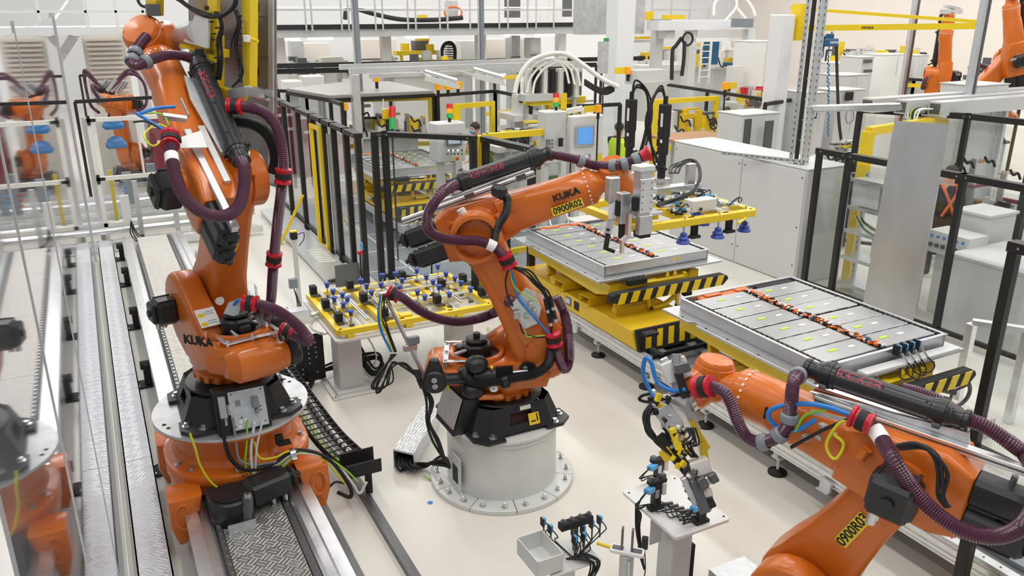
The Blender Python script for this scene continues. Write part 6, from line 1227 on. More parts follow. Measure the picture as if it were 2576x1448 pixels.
for k in range(6): bx(T, 'fitting', 'blue', (9.94, 6.33+k*0.09, 1.1), (0.03, 0.03, 0.03), 0.003); bx(T, 'socket', 'dark_steel', (9.94, 6.33+k*0.09, 0.98), (0.03, 0.05, 0.05), 0.003)
bx(T, 'pedestal', 'light_grey', (10.2, 6.55, 0.43), (0.3, 0.4, 0.87))
YP = thing('yellow_portal', 'yellow portal frame behind the right fence', 'frame', (10.8, 8.6, 0)); a, b = Zp(2185, 330, 2.3), Zp(2372, 300, 2.3)
for p in (a, b): bx(YP, 'upright', 'yellow', (p.x, p.y, 1.15), (0.14, 0.14, 2.3))
m = MB(); m.bar(V((a.x, a.y, 2.3)), V((b.x, b.y, 2.3)), 0.12, 0.12); m.build('beam', 'yellow', YP, 0)
DT = thing('duct_run', 'three long grey cable ducts crossing the upper right with cables spilling out', 'cable duct', (11, 9.5, 2.5))
p = Zp(2365, 285, 2.42); y0 = p.y
for k in range(3): x0_ = p.x-0.15-0.42*k; m = MB(); m.box((x0_+6, y0+0.30*k, 2.50+0.02*k), (12, 0.24, 0.22), 0.003); m.build('duct', 'grey_paint', DT, 0); m = MB(); m.box((x0_-0.002, y0+0.30*k, 2.50+0.02*k), (0.01, 0.18, 0.16)); m.build('duct_mouth', 'dark_steel', DT, 0)
for k in range(6): wire(DT, [V((p.x-0.2, y0+0.05*k, 2.5)), V((p.x-0.45, y0+0.05*k, 2.5)), V((p.x-0.55, y0+0.04*k, 2.4)), V((p.x-0.6+0.02*k, y0, 2.1)), V((p.x-0.62, y0, 1.7))], 0.014, ('cable_white', 'cable_white', 'matte_black', 'cable_green')[k % 4])
for x in (p.x-0.1, p.x+2.2): bx(DT, 'support', 'zinc', (x, y0+0.3, 1.2), (0.08, 0.08, 2.4)); bx(DT, 'bracket', 'zinc', (x, y0+0.3, 2.38), (0.08, 0.95, 0.03))
BPs = tag(MB().box((4.78, 2.62, 0.45), (0.075, 0.075, 0.9), 0.004).build('black_post', 'frame_black', None, 0), 'short black post in front of the conveyor at the bottom right', 'post')
YBX = thing('yellow_box', 'yellow and grey unit at the bottom right corner', 'equipment', (4.9, 1.95, 0)); bx(YBX, 'body', 'yellow', (4.62, 1.95, 0.30), (0.35, 0.5, 0.5), 0.01); bx(YBX, 'top_bar', 'yellow', (4.7, 1.9, 0.60), (0.06, 0.5, 0.06)); bx(YBX, 'lid', 'zinc', (4.62, 1.95, 0.56), (0.36, 0.5, 0.02))
PF = thing('checker_platform', 'grey checker plate platform under the near battery carrier', 'platform', (6.7, 5.3, 0)); m = MB(); m.box((6.75, 5.5, 0.10), (1.5, 2.8, 0.2), 0.004); m.build('deck', 'tread_steel' if False else 'tread_beige', PF, 0)
# legs of the near carrier stand on the platform
for o in list(c2.children):
    if o.name.startswith(('chassis', 'hazard_panel')):
        for ch in list(o.children): bpy.data.objects.remove(ch)
        bpy.data.objects.remove(o)
for x, y in ((6.1, 4.5), (6.35, 4.5), (6.1, 5.9), (6.35, 5.9)): m = MB(); m.box((x, y, 0.54), (0.12, 0.12, 0.68), 0.004); m.build('leg', 'yellow_deep', c2, 0)
WH = thing('hand_wheel', 'grey spoked hand wheel under the near hazard bumper', 'wheel', (6.75, 4.0, 0.75)); m = MB(); 
w0 = Dp(2395, 985, 7.3); m.sweep([w0+(R_*math.cos(t)+up*math.sin(t))*0.16 for t in [2*math.pi*k/24 for k in range(25)]], 0.018, 8); m.build('rim', 'dark_steel', WH); [MB().cyl(w0, w0+(R_*math.cos(t)+up*math.sin(t))*0.16, 0.012).build('spoke', 'dark_steel', WH) for t in (0.5, 2.6, 4.7)]; MB().cyl(w0-F_*0.03, w0+F_*0.35, 0.03).build('hub', 'dark_steel', WH); WH.location = WH.location
AF = thing('profile_rack', 'bare aluminium profile rack right of the near battery pack', 'rack', (7.3, 3.6, 0))
for x, y in ((7.62, 4.6), (7.9, 4.2)): bx(AF, 'upright', 'alu', (x, y, 0.5), (0.08, 0.08, 1.0)); 
m = MB(); m.bar((7.62, 4.6, 1.02), (7.9, 4.2, 1.02), 0.08, 0.05); m.build('rail', 'alu', AF, 0)
# ================================================================= the hall behind the fences
def pb(root, name, mt, r, dep, th=0.3, bev=0.0, front=True):
    # axis-aligned box whose front fills the picture rectangle r at that depth
    x0, y0, x1, y1 = r; c = Dp((x0+x1)/2, (y0+y1)/2, dep); w_ = abs(x1-x0)*dep/FPX/0.93; h_ = abs(y1-y0)*dep/FPX*1.05
    m = MB(); m.box(c+V((0, th/2, 0)), (w_, th, h_), bev); return m.build(name, mt, root, 0)
def floor_of(x, y, dep): p = Dp(x, y, dep); return V((p.x, p.y, 0))
def legs(root, r, dep, mt='alu_dull', w_=0.06):
    for x in (r[0]+3, r[2]-3): p = Dp(x, r[3]-1, dep); m = MB(); m.box((p.x, p.y+0.1, p.z/2), (w_, w_, p.z)); m.build('leg', mt, root, 0)
def run(label, px, z, posts=3, w=0.06, rail=0.07, panes=True, down=0.0, group='black safety fences in the background'):
    P = [Zp(x, y, z) for x, y in px]; T = thing('safety_fence', label, 'fence', (P[0].x, P[0].y, 0), group)
    for a, b in zip(P, P[1:]):
        m = MB(); m.bar(a, b, w*1.3, rail); m.build('top_rail', 'frame_black', T, 0); d = b-a; n = max(1, int(d.length/1.6))
        if panes: m = MB(); m.bar(V((a.x, a.y, z/2)), V((b.x, b.y, z/2)), 0.006, z-0.1); m.build('pane', 'plexi', T, 0)
        for k in range(n+1): q = a.lerp(b, k/n); m = MB(); m.box((q.x, q.y, z/2), (w, w, z)); m.build('post', 'frame_black', T, 0)
    return T
run('black fence with beacons behind the corner, running right to the grey column', [(1100, 240), (1246, 229), (1442, 268), (1560, 262)], 2.2)
run('black fence rail behind the spindles, running right', [(1520, 196), (1660, 210), (1925, 250)], 2.2)
run('black fence behind the flat grey roof panel on the left', [(700, 228), (770, 232), (860, 262)], 2.2)
run('far black fence under the mezzanine, nearer rail', [(690, 180), (1100, 171), (1500, 163)], 2.45, panes=False, rail=0.13)
run('far black fence under the mezzanine, farther rail', [(690, 166), (1100, 157), (1640, 146)], 2.6, panes=False, rail=0.12)
run('long black fence across the upper right', [(2040, 184), (2300, 200), (2576, 215)], 2.2)
run('far black fence left of the far orange robots', [(2080, 126), (2330, 134)], 2.2, panes=False)
run('black fence panel behind the lathe cabinet', [(1925, 262), (2010, 248)], 2.2)
run('black rail low behind the left track', [(188, 256), (420, 243)], 2.2, panes=False)
run('far black rail behind the rear left robot', [(200, 190), (395, 186)], 2.2, panes=False)
def yf(label, x0, y0, x1, y1, z, zb=0.0): a, b = Zp(x0, y0, z), Zp(x1, y1, z); return yframe(label, a, b, zb, z, 0.10, mid=z*0.5)
yf('wide yellow door frame left of the aluminium gantry post', 862, 246, 1083, 240, 2.15); yf('yellow door frame behind the man in green', 1140, 262, 1238, 254, 2.1); yf('wide yellow door frame behind the spindles', 1650, 250, 1803, 241, 2.15)
yf('large yellow door frame above the middle robot arm', 1222, 336, 1508, 312, 2.1); yf('yellow door frame in the far right fence', 2208, 205, 2385, 214, 2.1); yf('small yellow frame under the blue hoist', 2300, 160, 2390, 158, 2.1); yf('yellow frame near the far yellow gripper', 1215, 196, 1300, 188, 2.1)
# aluminium gantry with light fittings
GA = thing('aluminium_gantry', 'aluminium profile gantry with two light fittings spanning the background', 'gantry', (5.0, 16.7, 0))
for x in (5.0, 10.4): m = MB(); m.box((x, 16.7, 1.37), (0.17, 0.17, 2.74), 0.01); m.build('post', 'alu', GA, 0)
for y, z in ((16.7, 2.80), (17.4, 2.84)): m = MB(); m.box((7.7, y, z), (5.6, 0.11, 0.11)); m.build('beam', 'alu', GA, 0)
m = MB(); m.box((7.0, 16.3, 2.72), (3.6, 0.08, 0.08)); m.build('beam', 'alu', GA, 0)
for a, b in (((1070, 196), (1150, 216)), ((1192, 190), (1268, 208))):
    p, q = Dp(*a, 16.2), Dp(*b, 16.2); m = MB(); m.bar(p, q, 0.12, 0.10); L = m.build('light_fitting', 'light_grey', GA, 0); m = MB(); m.bar(p+V((0.02, -0.05, -0.03)), q+V((0.02, -0.05, -0.03)), 0.05, 0.05); m.build('light_tube', 'cable_white', L, 0); m = MB(); m.cyl(p+up*0.13, q+up*0.10, 0.045); m.build('lamp_arm', 'alu', L)
    c = p.lerp(q, 0.4); m = MB(); m.bar(c, V((c.x, 16.4, 2.74)), 0.04, 0.04); m.build('hanger', 'alu', L, 0)
RP = thing('roof_panel', 'flat grey-beige roof panel over the cell behind the long black fence', 'roof panel', Zp(900, 230, 2.3)); q = [Zp(x, y, 2.3) for x, y in ((722, 222), (830, 240), (1090, 228), (980, 204), (850, 207))]
m = MB(); k = len(q); m.add(q+[p-up*0.06 for p in q], [tuple(range(k)), tuple(range(2*k-1, k-1, -1))]+[(i, k+i, k+(i+1) % k, (i+1) % k) for i in range(k)]); m.build('sheet', 'roof_grey', RP, 0)
for p in q[:4]: m = MB(); m.box((p.x, p.y, 1.12), (0.07, 0.07, 2.24)); m.build('post', 'frame_black', RP, 0)
m = MB(); m.bar(q[0]-up*0.1, q[1]-up*0.1, 0.08, 0.08); m.bar(q[1]-up*0.1, q[2]-up*0.1, 0.08, 0.08); m.build('edge_beam', 'frame_black', RP, 0)
# beacons and signal towers
def beacon(x, y, dep, label, col='lamp_amber', yellow=1, drop=-1):
    c = Dp(x, y, dep); s = dep/2030.0; T = thing('beacon', label, 'beacon', c-up*26*s, 'warning beacons on the fences'); m = MB(); m.cyl(c-up*9*s, c+up*9*s, 8*s, n=14); m.build('lamp', col, T); m = MB(); m.cyl(c-up*26*s, c-up*9*s, 4*s, n=10); m.cyl((c.x, c.y, drop), c-up*26*s, 2.2*s, n=8) if drop >= 0 else None; m.build('stem', 'matte_black', T)
    if yellow: m = MB(); m.box(c+V((yellow*24*s, 0.02, 0)), (30*s, 0.02, 16*s)); m.build('tag_plate', 'yellow', T, 0)
for x, y, d, l, yl in ((1102, 217, 17.2, 'amber beacon on the yellow plate, leftmost of the three in a row', 0), (1127, 216, 17.2, 'amber beacon on the yellow plate, middle of the three in a row', 1), (1152, 214, 17.3, 'amber beacon on the yellow plate, rightmost of the three in a row', -1), (947, 196, 18, 'small amber beacon above the flat roof panel', 0), (1580, 177, 19, 'amber beacon on the black fence left of the portal', -1), (1825, 216, 16.5, 'amber beacon with yellow plate above the worker in orange braces', 1), (1505, 273, 13.5, 'amber beacon right of the control monitor', -1), (867, 268, 16.55, 'amber beacon on the wide yellow door frame', 0), (2388, 181, 19, 'amber beacon beside the far orange robot', 0)): beacon(x, y, d, l, 'lamp_amber', yl, 0.0 if d < 16.6 else -1)
def tower(x, y0, y1, dep, label, seq, flag=True, pole=False):
    s = dep/2030.0; T = thing('signal_tower', label, 'signal light', Dp(x, y1, dep), 'signal towers'); n = len(seq); h = (y1-y0)*0.75/n
    for i, mt in enumerate(seq): a, b = Dp(x, y0+i*h, dep), Dp(x, y0+(i+1)*h, dep); m = MB(); m.cyl(a, b, 8*s, n=14); m.build('lamp', mt, T)
    m = MB(); m.cyl(Dp(x, y0+n*h, dep), Dp(x, y1, dep), 4*s, n=10); q = Dp(x, y1, dep); m.cyl((q.x, q.y, 0), q, 2.5*s, n=8) if pole else None; m.build('stem', 'matte_black', T)
    if flag: c = Dp(x+19, y0+n*h*0.55, dep); m = MB(); m.box(c, (17*s, 0.02, n*h*s*1.1)); m.build('tag_plate', 'yellow', T, 0)
tower(987, 268, 345, 12.9, 'red and green signal tower behind the long fence corner', ('lamp_red', 'lamp_red', 'lamp_green', 'lamp_green'), False, True); tower(1131, 262, 310, 13.6, 'red, amber and green signal tower on the grey operator box', ('lamp_red', 'lamp_amber', 'lamp_green')); tower(1399, 235, 282, 13.6, 'red and green signal tower on the second operator box', ('lamp_red', 'lamp_amber', 'lamp_green')); tower(2394, 215, 250, 17, 'red, amber and green signal tower right of the far orange robot', ('lamp_red', 'lamp_amber', 'lamp_green'), True, True)
YT = tag(pb(None, 'yellow_tag', 'yellow', (962, 276, 982, 298), 12.9, 0.02), 'square yellow tag hanging beside the signal tower behind the fence', 'tag'); pb(YT, 'wire_holder', 'cable_white', (961, 272, 983, 276), 12.9, 0.02); pb(YT, 'wire_holder', 'cable_white', (964, 250, 966, 274), 12.9, 0.02); q = Dp(972, 300, 12.92); MB().cyl((q.x, q.y, 0), q, 0.015).build('rod', 'matte_black', YT)
# operator boxes
OB = thing('operator_box', 'grey operator box with screen and push buttons behind the corner fence', 'control box', floor_of(1135, 400, 13.6)); pb(OB, 'housing', 'cab_grey', (1098, 312, 1172, 405), 13.6, 0.35, 0.02); s_ = pb(OB, 'screen_frame', 'dark_steel', (1124, 338, 1162, 366), 13.55, 0.03); pb(OB, 'screen', 'screen_grey', (1128, 341, 1158, 361), 13.53, 0.01)
m = MB(); [m.cyl(Dp(1126+k*9, y, 13.54), Dp(1126+k*9, y, 13.48), 0.02, n=8) for k in range(5) for y in (378, 387)]; m.each('push_button', 'dark_steel', OB); m = MB(); [m.cyl(Dp(1128+k*12, 378, 13.5), Dp(1128+k*12, 378, 13.46), 0.016, n=8) for k in range(3)]; m.each('lit_button', 'led', OB); m = MB(); c = Dp(1148, 398, 13.5); m.box(c, (0.07, 0.05, 0.07)); m.build('stop_box', 'yellow', OB, 0); m = MB(); m.cyl(c, c-V((0, 0.06, 0)), 0.025); m.build('stop_button', 'red', OB); legs(OB, (1110, 0, 1160, 405), 13.7, 'cab_grey', 0.12)
OB2 = thing('operator_box', 'light grey operator box with buttons left of the blue monitor', 'control box', floor_of(1400, 400, 13.6)); pb(OB2, 'housing', 'cab_grey', (1371, 284, 1428, 408), 13.6, 0.3, 0.02); pb(OB2, 'screen', 'screen_grey', (1374, 304, 1386, 342), 13.55, 0.02); pb(OB2, 'handset', 'matte_black', (1407, 348, 1417, 368), 13.55, 0.04); m = MB(); [m.cyl(Dp(1375+k*7, y, 13.54), Dp(1375+k*7, y, 13.48), 0.018, n=8) for k in range(3) for y in (353, 362, 370)]; m.each('push_button', 'dark_steel', OB2); legs(OB2, (1375, 0, 1425, 408), 13.7, 'cab_grey', 0.1)
MO = thing('control_monitor', 'grey monitor housing with a blue screen on a white swivel arm', 'monitor', floor_of(1475, 400, 13.6)); pb(MO, 'housing', 'light_grey', (1433, 293, 1522, 388), 13.7, 0.16, 0.02); pb(MO, 'screen_frame', 'alu_dull', (1448, 318, 1498, 366), 13.62, 0.03); pb(MO, 'screen', 'screen_blue', (1453, 322, 1493, 361), 13.6, 0.012); a, b, c = Dp(1425, 280, 13.9), Dp(1465, 272, 13.9), Dp(1478, 294, 13.9); m = MB(); m.bar(a, b, 0.12, 0.08); m.bar(b, c, 0.1, 0.1); m.build('swivel_arm', 'white', MO, 0); legs(MO, (1455, 0, 1500, 388), 13.8, 'light_grey', 0.1)
# mezzanine
MZ = thing('mezzanine', 'white mezzanine walkway with steel handrail across the back of the hall', 'mezzanine', (9.7, 23.5, 0)); X0, X1 = 3.6, 14.9
m = MB(); m.box(((X0+X1)/2, 24.6, 3.36), (X1-X0, 2.2, 0.22)); m.build('deck_beam', 'deck_grey', MZ, 0); m = MB(); m.box(((X0+X1)/2, 23.47, 3.53), (X1-X0, 0.06, 0.13)); m.build('toe_band', 'matte_black', MZ, 0)
for cx_ in (290, 345, 615, 680, 925, 990, 1220, 1290, 1510, 1580, 1785, 2050, 2130, 2305, 2385, 2545): p = Yp(690+cx_/3.628, 70, 23.42); m = MB(); m.box((p.x, 23.40, 3.95), (0.05, 0.03, 1.05)); m.build('rail_post', 'alu', MZ, 0)
for z in (3.98, 4.45): m = MB(); m.box(((X0+X1)/2, 23.42, z), (X1-X0, 0.05, 0.05)); m.build('handrail', 'alu', MZ, 0)
m = MB(); m.box(((X0+X1)/2, 25.6, 4.05), (X1-X0, 0.05, 0.05)); m.build('handrail', 'white', MZ, 0)
for x in (5.2, 8.4, 11.6, 14.6): m = MB(); m.box((x, 24.6, 1.62), (0.28, 0.28, 3.24)); m.build('column', 'light_grey', MZ, 0)
for x in (5.6, 6.6, 9.7, 13.2, 14.4): m = MB(); m.box((x, 25.3, 3.16), (0.75, 0.12, 0.08)); m.build('lamp', 'lamp_white', MZ, 0)
WB = thing('partition_wall', 'white partition wall with doors and windows behind the mezzanine', 'partition', (9.5, 30.5, 0)); m = MB(); m.box((10.5, 30.5, 3.2), (20, 0.12, 6.4)); m.build('panel', 'wall_white', WB, 0)
for r in ((905, 0, 930, 44), (965, 0, 990, 30), (1060, 0, 1082, 40), (1105, 0, 1130, 46), (1268, 0, 1310, 42), (1415, 0, 1440, 40)): pb(WB, 'dark_opening', 'dark_steel', r, 32.4, 0.05)
for x in (735, 805, 880, 1180, 1330, 1380): pb(WB, 'frame_strip', 'cream', (x, 0, x+4, 48), 32.3, 0.04)
MC = thing('gantry_axis', 'black sagging cable chain and orange coil on the mezzanine', 'cable chain', Dp(1000, 45, 25.5)); 
m = MB(); q = [Dp(x, y, 25.4) for x, y in ((868, 48), (872, 25), (895, 22), (940, 35), (1010, 49), (1090, 50), (1150, 46), (1165, 44))]; m.sweep(spline(q, 6), 0.07, 8); m.build('chain', 'matte_black', MC); m = MB(); c = Dp(1140, 32, 25.6); m.sweep([c+V((0.3*math.cos(t), 0, 0.18*math.sin(t))) for t in [k*0.35 for k in range(19)]], 0.03, 8); m.build('coil', 'hv_orange', MC); pb(MC, 'drive_head', 'alu_dull', (1128, 5, 1152, 42), 25.7, 0.3); pb(MC, 'yellow_unit', 'yellow', (1055, 38, 1075, 50), 25.6, 0.2)
YG = thing('transfer_gripper', 'yellow transfer gripper hanging under the mezzanine', 'gripper', Dp(1055, 130, 26.5)); pb(YG, 'beam', 'yellow', (1000, 128, 1106, 138), 26.5, 0.4)
for x in (1008, 1042, 1080, 1102): pb(YG, 'finger', 'yellow', (x, 136, x+6, 152), 26.5, 0.1)
for r in ((1012, 110, 1030, 130), (1075, 112, 1092, 130)): pb(YG, 'bracket', 'yellow', r, 26.6, 0.2)
pb(YG, 'head', 'dark_steel', (1045, 104, 1078, 130), 26.6, 0.4); pb(YG, 'drive', 'yellow_deep', (1052, 92, 1080, 105), 26.6, 0.3)
KC = thing('chain_loop', 'standing black cable chain loop right of the yellow transfer gripper', 'cable chain', Dp(1128, 150, 26.5)); m = MB(); m.sweep(spline([Dp(x, y, 26.5) for x, y in ((1112, 152), (1112, 125), (1120, 110), (1135, 108), (1144, 122), (1144, 152))], 5), 0.06, 6); m.build('loop', 'matte_black', KC); [pb(KC, 'link', 'dark_steel', (1126, 112+k*6, 1142, 115+k*6), 26.6, 0.3) for k in range(7)]
for i, (r, d, mt, lab) in enumerate((((735, 105, 765, 160), 27, 'alu_dull', 'steel machine column under the left end of the mezzanine'), ((812, 145, 862, 162), 24.5, 'cream', 'beige machine box under the mezzanine lamps'), ((765, 110, 828, 155), 28, 'wall_cream', 'cream machine cover under the mezzanine, left'), ((905, 100, 1000, 150), 28.5, 'wall_cream', 'cream machine cover under the mezzanine, middle'), ((1160, 105, 1205, 160), 28, 'light_grey', 'grey machine column right of the cable chain loop'), ((1220, 100, 1285, 150), 28.5, 'wall_cream', 'cream machine cover under the mezzanine, right'), ((1287, 92, 1310, 145), 27, 'alu_dull', 'steel machine column with lamp under the mezzanine, right'), ((1318, 100, 1365, 150), 28, 'wall_cream', 'cream machine cover at the right end of the mezzanine'), ((1335, 98, 1362, 140), 26.5, 'grey_paint', 'grey duct drop at the right end of the mezzanine'), ((765, 192, 815, 222), 20.5, 'light_grey', 'light grey machine behind the flat roof panel'), ((720, 205, 760, 240), 19.5, 'white', 'white cylinder housing behind the long black fence'))):
    T = thing('machine', lab, 'machine', floor_of((r[0]+r[2])/2, r[3], d)); b = pb(T, 'cover', mt, r, d, 0.5, 0.02); p = Dp((r[0]+r[2])/2, r[3], d); m = MB(); m.box((p.x, p.y+0.3, p.z/2), (0.3, 0.3, p.z)); m.build('stand', 'grey_paint', T, 0); pb(T, 'trim', 'dark_steel', (r[0], r[3]-3, r[2], r[3]), d-0.02, 0.05)
# white column with ducts
WC = thing('building_column', 'tall white concrete column with grey ducts on both sides', 'column', (12.2, 17.8, 0)); c = Dp(1561, 60, 20.2); m = MB(); m.box((c.x, c.y, 4.0), (0.52, 0.52, 8.0), 0.01); m.build('shaft', 'wall_white', WC, 0)
for r, d in (((1466, -60, 1530, 80), 20.6), ((1590, -60, 1626, 78), 20.8)): pb(WC, 'duct', 'alu_dull', r, d, 0.5)
pb(WC, 'perforated_plate', 'alu_dull', (1504, 108, 1532, 182), 19.6, 0.04); pb(WC, 'sign', 'green', (1518, 98, 1532, 145), 19.9, 0.02)
# hose arc and gripper rack
HR = thing('tool_rack', 'row of black and beige spindle units under a white hose arc', 'tool rack', floor_of(1385, 240, 15.5)); 
for k in range(7): x = 1328+k*20; pb(HR, 'spindle', 'matte_black' if k % 2 else 'cream', (x, 175, x+10, 242), 15.5, 0.12); pb(HR, 'sleeve', 'dark_steel', (x+9, 182, x+15, 238), 15.55, 0.1)
pb(HR, 'base', 'grey_paint', (1318, 236, 1460, 252), 15.5, 0.3); legs(HR, (1325, 0, 1455, 250), 15.6); pb(HR, 'yellow_base', 'yellow', (1330, 246, 1480, 262), 15.7, 0.3)
wire(HR, [Dp(x, y, 15.3) for x, y in ((1295, 235), (1305, 195), (1335, 155), (1380, 137), (1425, 137), (1470, 165), (1515, 198), (1555, 218))], 0.045, 'cable_white', 'white_hose', 10)
for k in range(3): wire(HR, [Dp(x+k*14, y+k*3, 15.4) for x, y in ((1312, 230), (1320, 195), (1345, 165), (1385, 150), (1420, 170), (1432, 210))], 0.024, 'cable_white', 'white_hose', 8)
for k in range(5): wire(HR, [Dp(x, y+k*3, 15.4) for x, y in ((1470, 200), (1500, 218), (1525, 225), (1545, 215), (1520, 222))], 0.02, 'matte_black')
# white portal machine behind the column
PM = thing('portal_machine', 'light grey portal machine with ladder and hanging cable loop behind the column', 'machine', floor_of(1760, 210, 21))
for x in (1655, 1740, 1885): p = Dp(x, 60, 21.5); m = MB(); m.box((p.x, p.y, 1.75), (0.25, 0.25, 3.5)); m.build('column', 'light_grey', PM, 0)
pb(PM, 'beam', 'wall_white', (1640, 52, 1895, 74), 21.3, 0.5); pb(PM, 'joint_box', 'ring_grey', (1662, 50, 1690, 68), 21.0, 0.5); pb(PM, 'joint_box', 'ring_grey', (1870, 48, 1898, 68), 21.0, 0.5); pb(PM, 'rail', 'white', (1740, 96, 1880, 104), 21.2, 0.1); pb(PM, 'small_cabinet', 'light_grey', (1672, 72, 1700, 96), 21.1, 0.3)
for x in (1762, 1786): pb(PM, 'ladder_rail', 'white', (x, 108, x+3, 205), 20.5, 0.06)
for k in range(6): pb(PM, 'ladder_rung', 'white', (1762, 112+k*16, 1788, 114+k*16), 20.5, 0.05)
m = MB(); c = Dp(1730, 98, 20.8); m.sweep([c+V((0.16*math.cos(t), 0, 0.16*math.sin(t))) for t in [k*0.4 for k in range(18)]], 0.03, 8); m.build('cable_loop', 'matte_black', PM); wire(PM, [Dp(x, y, 20.8) for x, y in ((1715, 95), (1700, 115), (1692, 130), (1690, 200))], 0.05, 'matte_black'); wire(PM, [Dp(x, y, 20.8) for x, y in ((1722, 105), (1720, 150), (1715, 190))], 0.05, 'matte_black'); pb(PM, 'switch_box', 'light_grey', (1842, 168, 1872, 205), 19.5, 0.25); pb(PM, 'yellow_drive', 'yellow', (1630, 30, 1645, 50), 22, 0.2); pb(PM, 'yellow_drive', 'yellow', (1672, 38, 1728, 48), 22, 0.2); pb(PM, 'blue_unit', 'hoist_blue', (1785, 105, 1810, 160), 22.0, 0.3); pb(PM, 'mid_rail', 'cream', (1588, 100, 1665, 106), 21.8, 0.1); pb(PM, 'yellow_band', 'yellow_deep', (1588, 92, 1660, 98), 22.5, 0.1)
for i in range(5): pb(PM, 'upper_rail', 'alu', (1640+i*48, -10, 1643+i*48, 52), 22.5, 0.05)
pb(PM, 'upper_rail', 'alu', (1630, 23, 1790, 27), 22.4, 0.05); pb(PM, 'table_unit', 'cab_grey', (1598, 178, 1690, 212), 19.0, 0.5); pb(PM, 'table_stand', 'grey_paint', (1610, 210, 1680, 300), 19.1, 0.4)
wire(PM, [Dp(x, y, 22.4) for x, y in ((1795, 40), (1800, 5), (1830, -8), (1870, -5), (1890, 15), (1900, 40))], 0.04, 'white'); wire(PM, [Dp(x, y, 22.4) for x, y in ((1850, -10), (1852, 18), (1825, 52))], 0.04, 'white'); wire(PM, [Dp(x, y, 22.4) for x, y in ((1852, 18), (1878, 50))], 0.04, 'white')
# jib crane
JC = thing('jib_crane', 'white column with a yellow double jib arm and blue chain hoist at the upper right', 'crane', floor_of(1957, 300, 16.5)); p = Dp(1957, 160, 16.5)
m = MB(); m.box((p.x, p.y, 1.95), (0.36, 0.36, 3.9), 0.02); m.build('column', 'wall_white', JC, 0); m = MB(); m.box((p.x+0.35, p.y-0.1, 3.75), (0.2, 0.25, 0.7)); m.build('pivot', 'yellow', JC, 0)
a, b, c = Dp(1990, 71, 16.4), Dp(2484, 65, 14.6), Dp(1990, 20, 16.4); m = MB(); m.bar(a, b, 0.10, 0.11); o = m.build('lower_jib', 'yellow', JC, 0); m = MB(); m.bar(c, b+up*0.06, 0.09, 0.06); m.build('upper_jib', 'yellow', JC, 0)
t = a.lerp(b, 0.42); d = (b-a).normalized(); textmesh('mirecs', 0.08, frame(t+d.cross(up)*0.051, d, y=up), o, 'lettering', 'matte_black', 0.002, bold=0.002)
HO = thing('chain_hoist', 'blue chain hoist with chain bag hanging from the yellow jib', 'hoist', Dp(2095, 105, 15.9)); pb(HO, 'motor', 'hoist_blue', (2074, 98, 2116, 116), 15.9, 0.25, 0.02); pb(HO, 'chain_bag', 'matte_black', (2066, 95, 2076, 128), 15.9, 0.15); pb(HO, 'hook_plate', 'hoist_blue', (2085, 86, 2100, 100), 15.95, 0.1); bar_ = Dp(2093, 80, 15.95); m = MB(); m.bar(bar_, Dp(2093, 88, 15.95), 0.03, 0.03); m.build('hanger', 'dark_steel', HO, 0)
c = Dp(2100, 107, 15.75); textmesh('DEMAG', 0.075, frame(c, (1, 0, 0), y=up), HO, 'lettering', 'paper', 0.002); wire(HO, [Dp(x, y, 15.9) for x, y in ((2104, 116), (2106, 200), (2110, 300), (2117, 360))], 0.03, 'matte_black'); wire(HO, [Dp(2084+2*math.sin(k*2.2), 116+k*4, 15.9) for k in range(58)], 0.012, 'hoist_blue'); 
for k in range(4): wire(HO, [Dp(x+3*k, y, 15.9) for x, y in ((2052, 88), (2046, 115), (2050, 145), (2062, 140), (2060, 100), (2070, 90))], 0.012, 'hoist_blue')
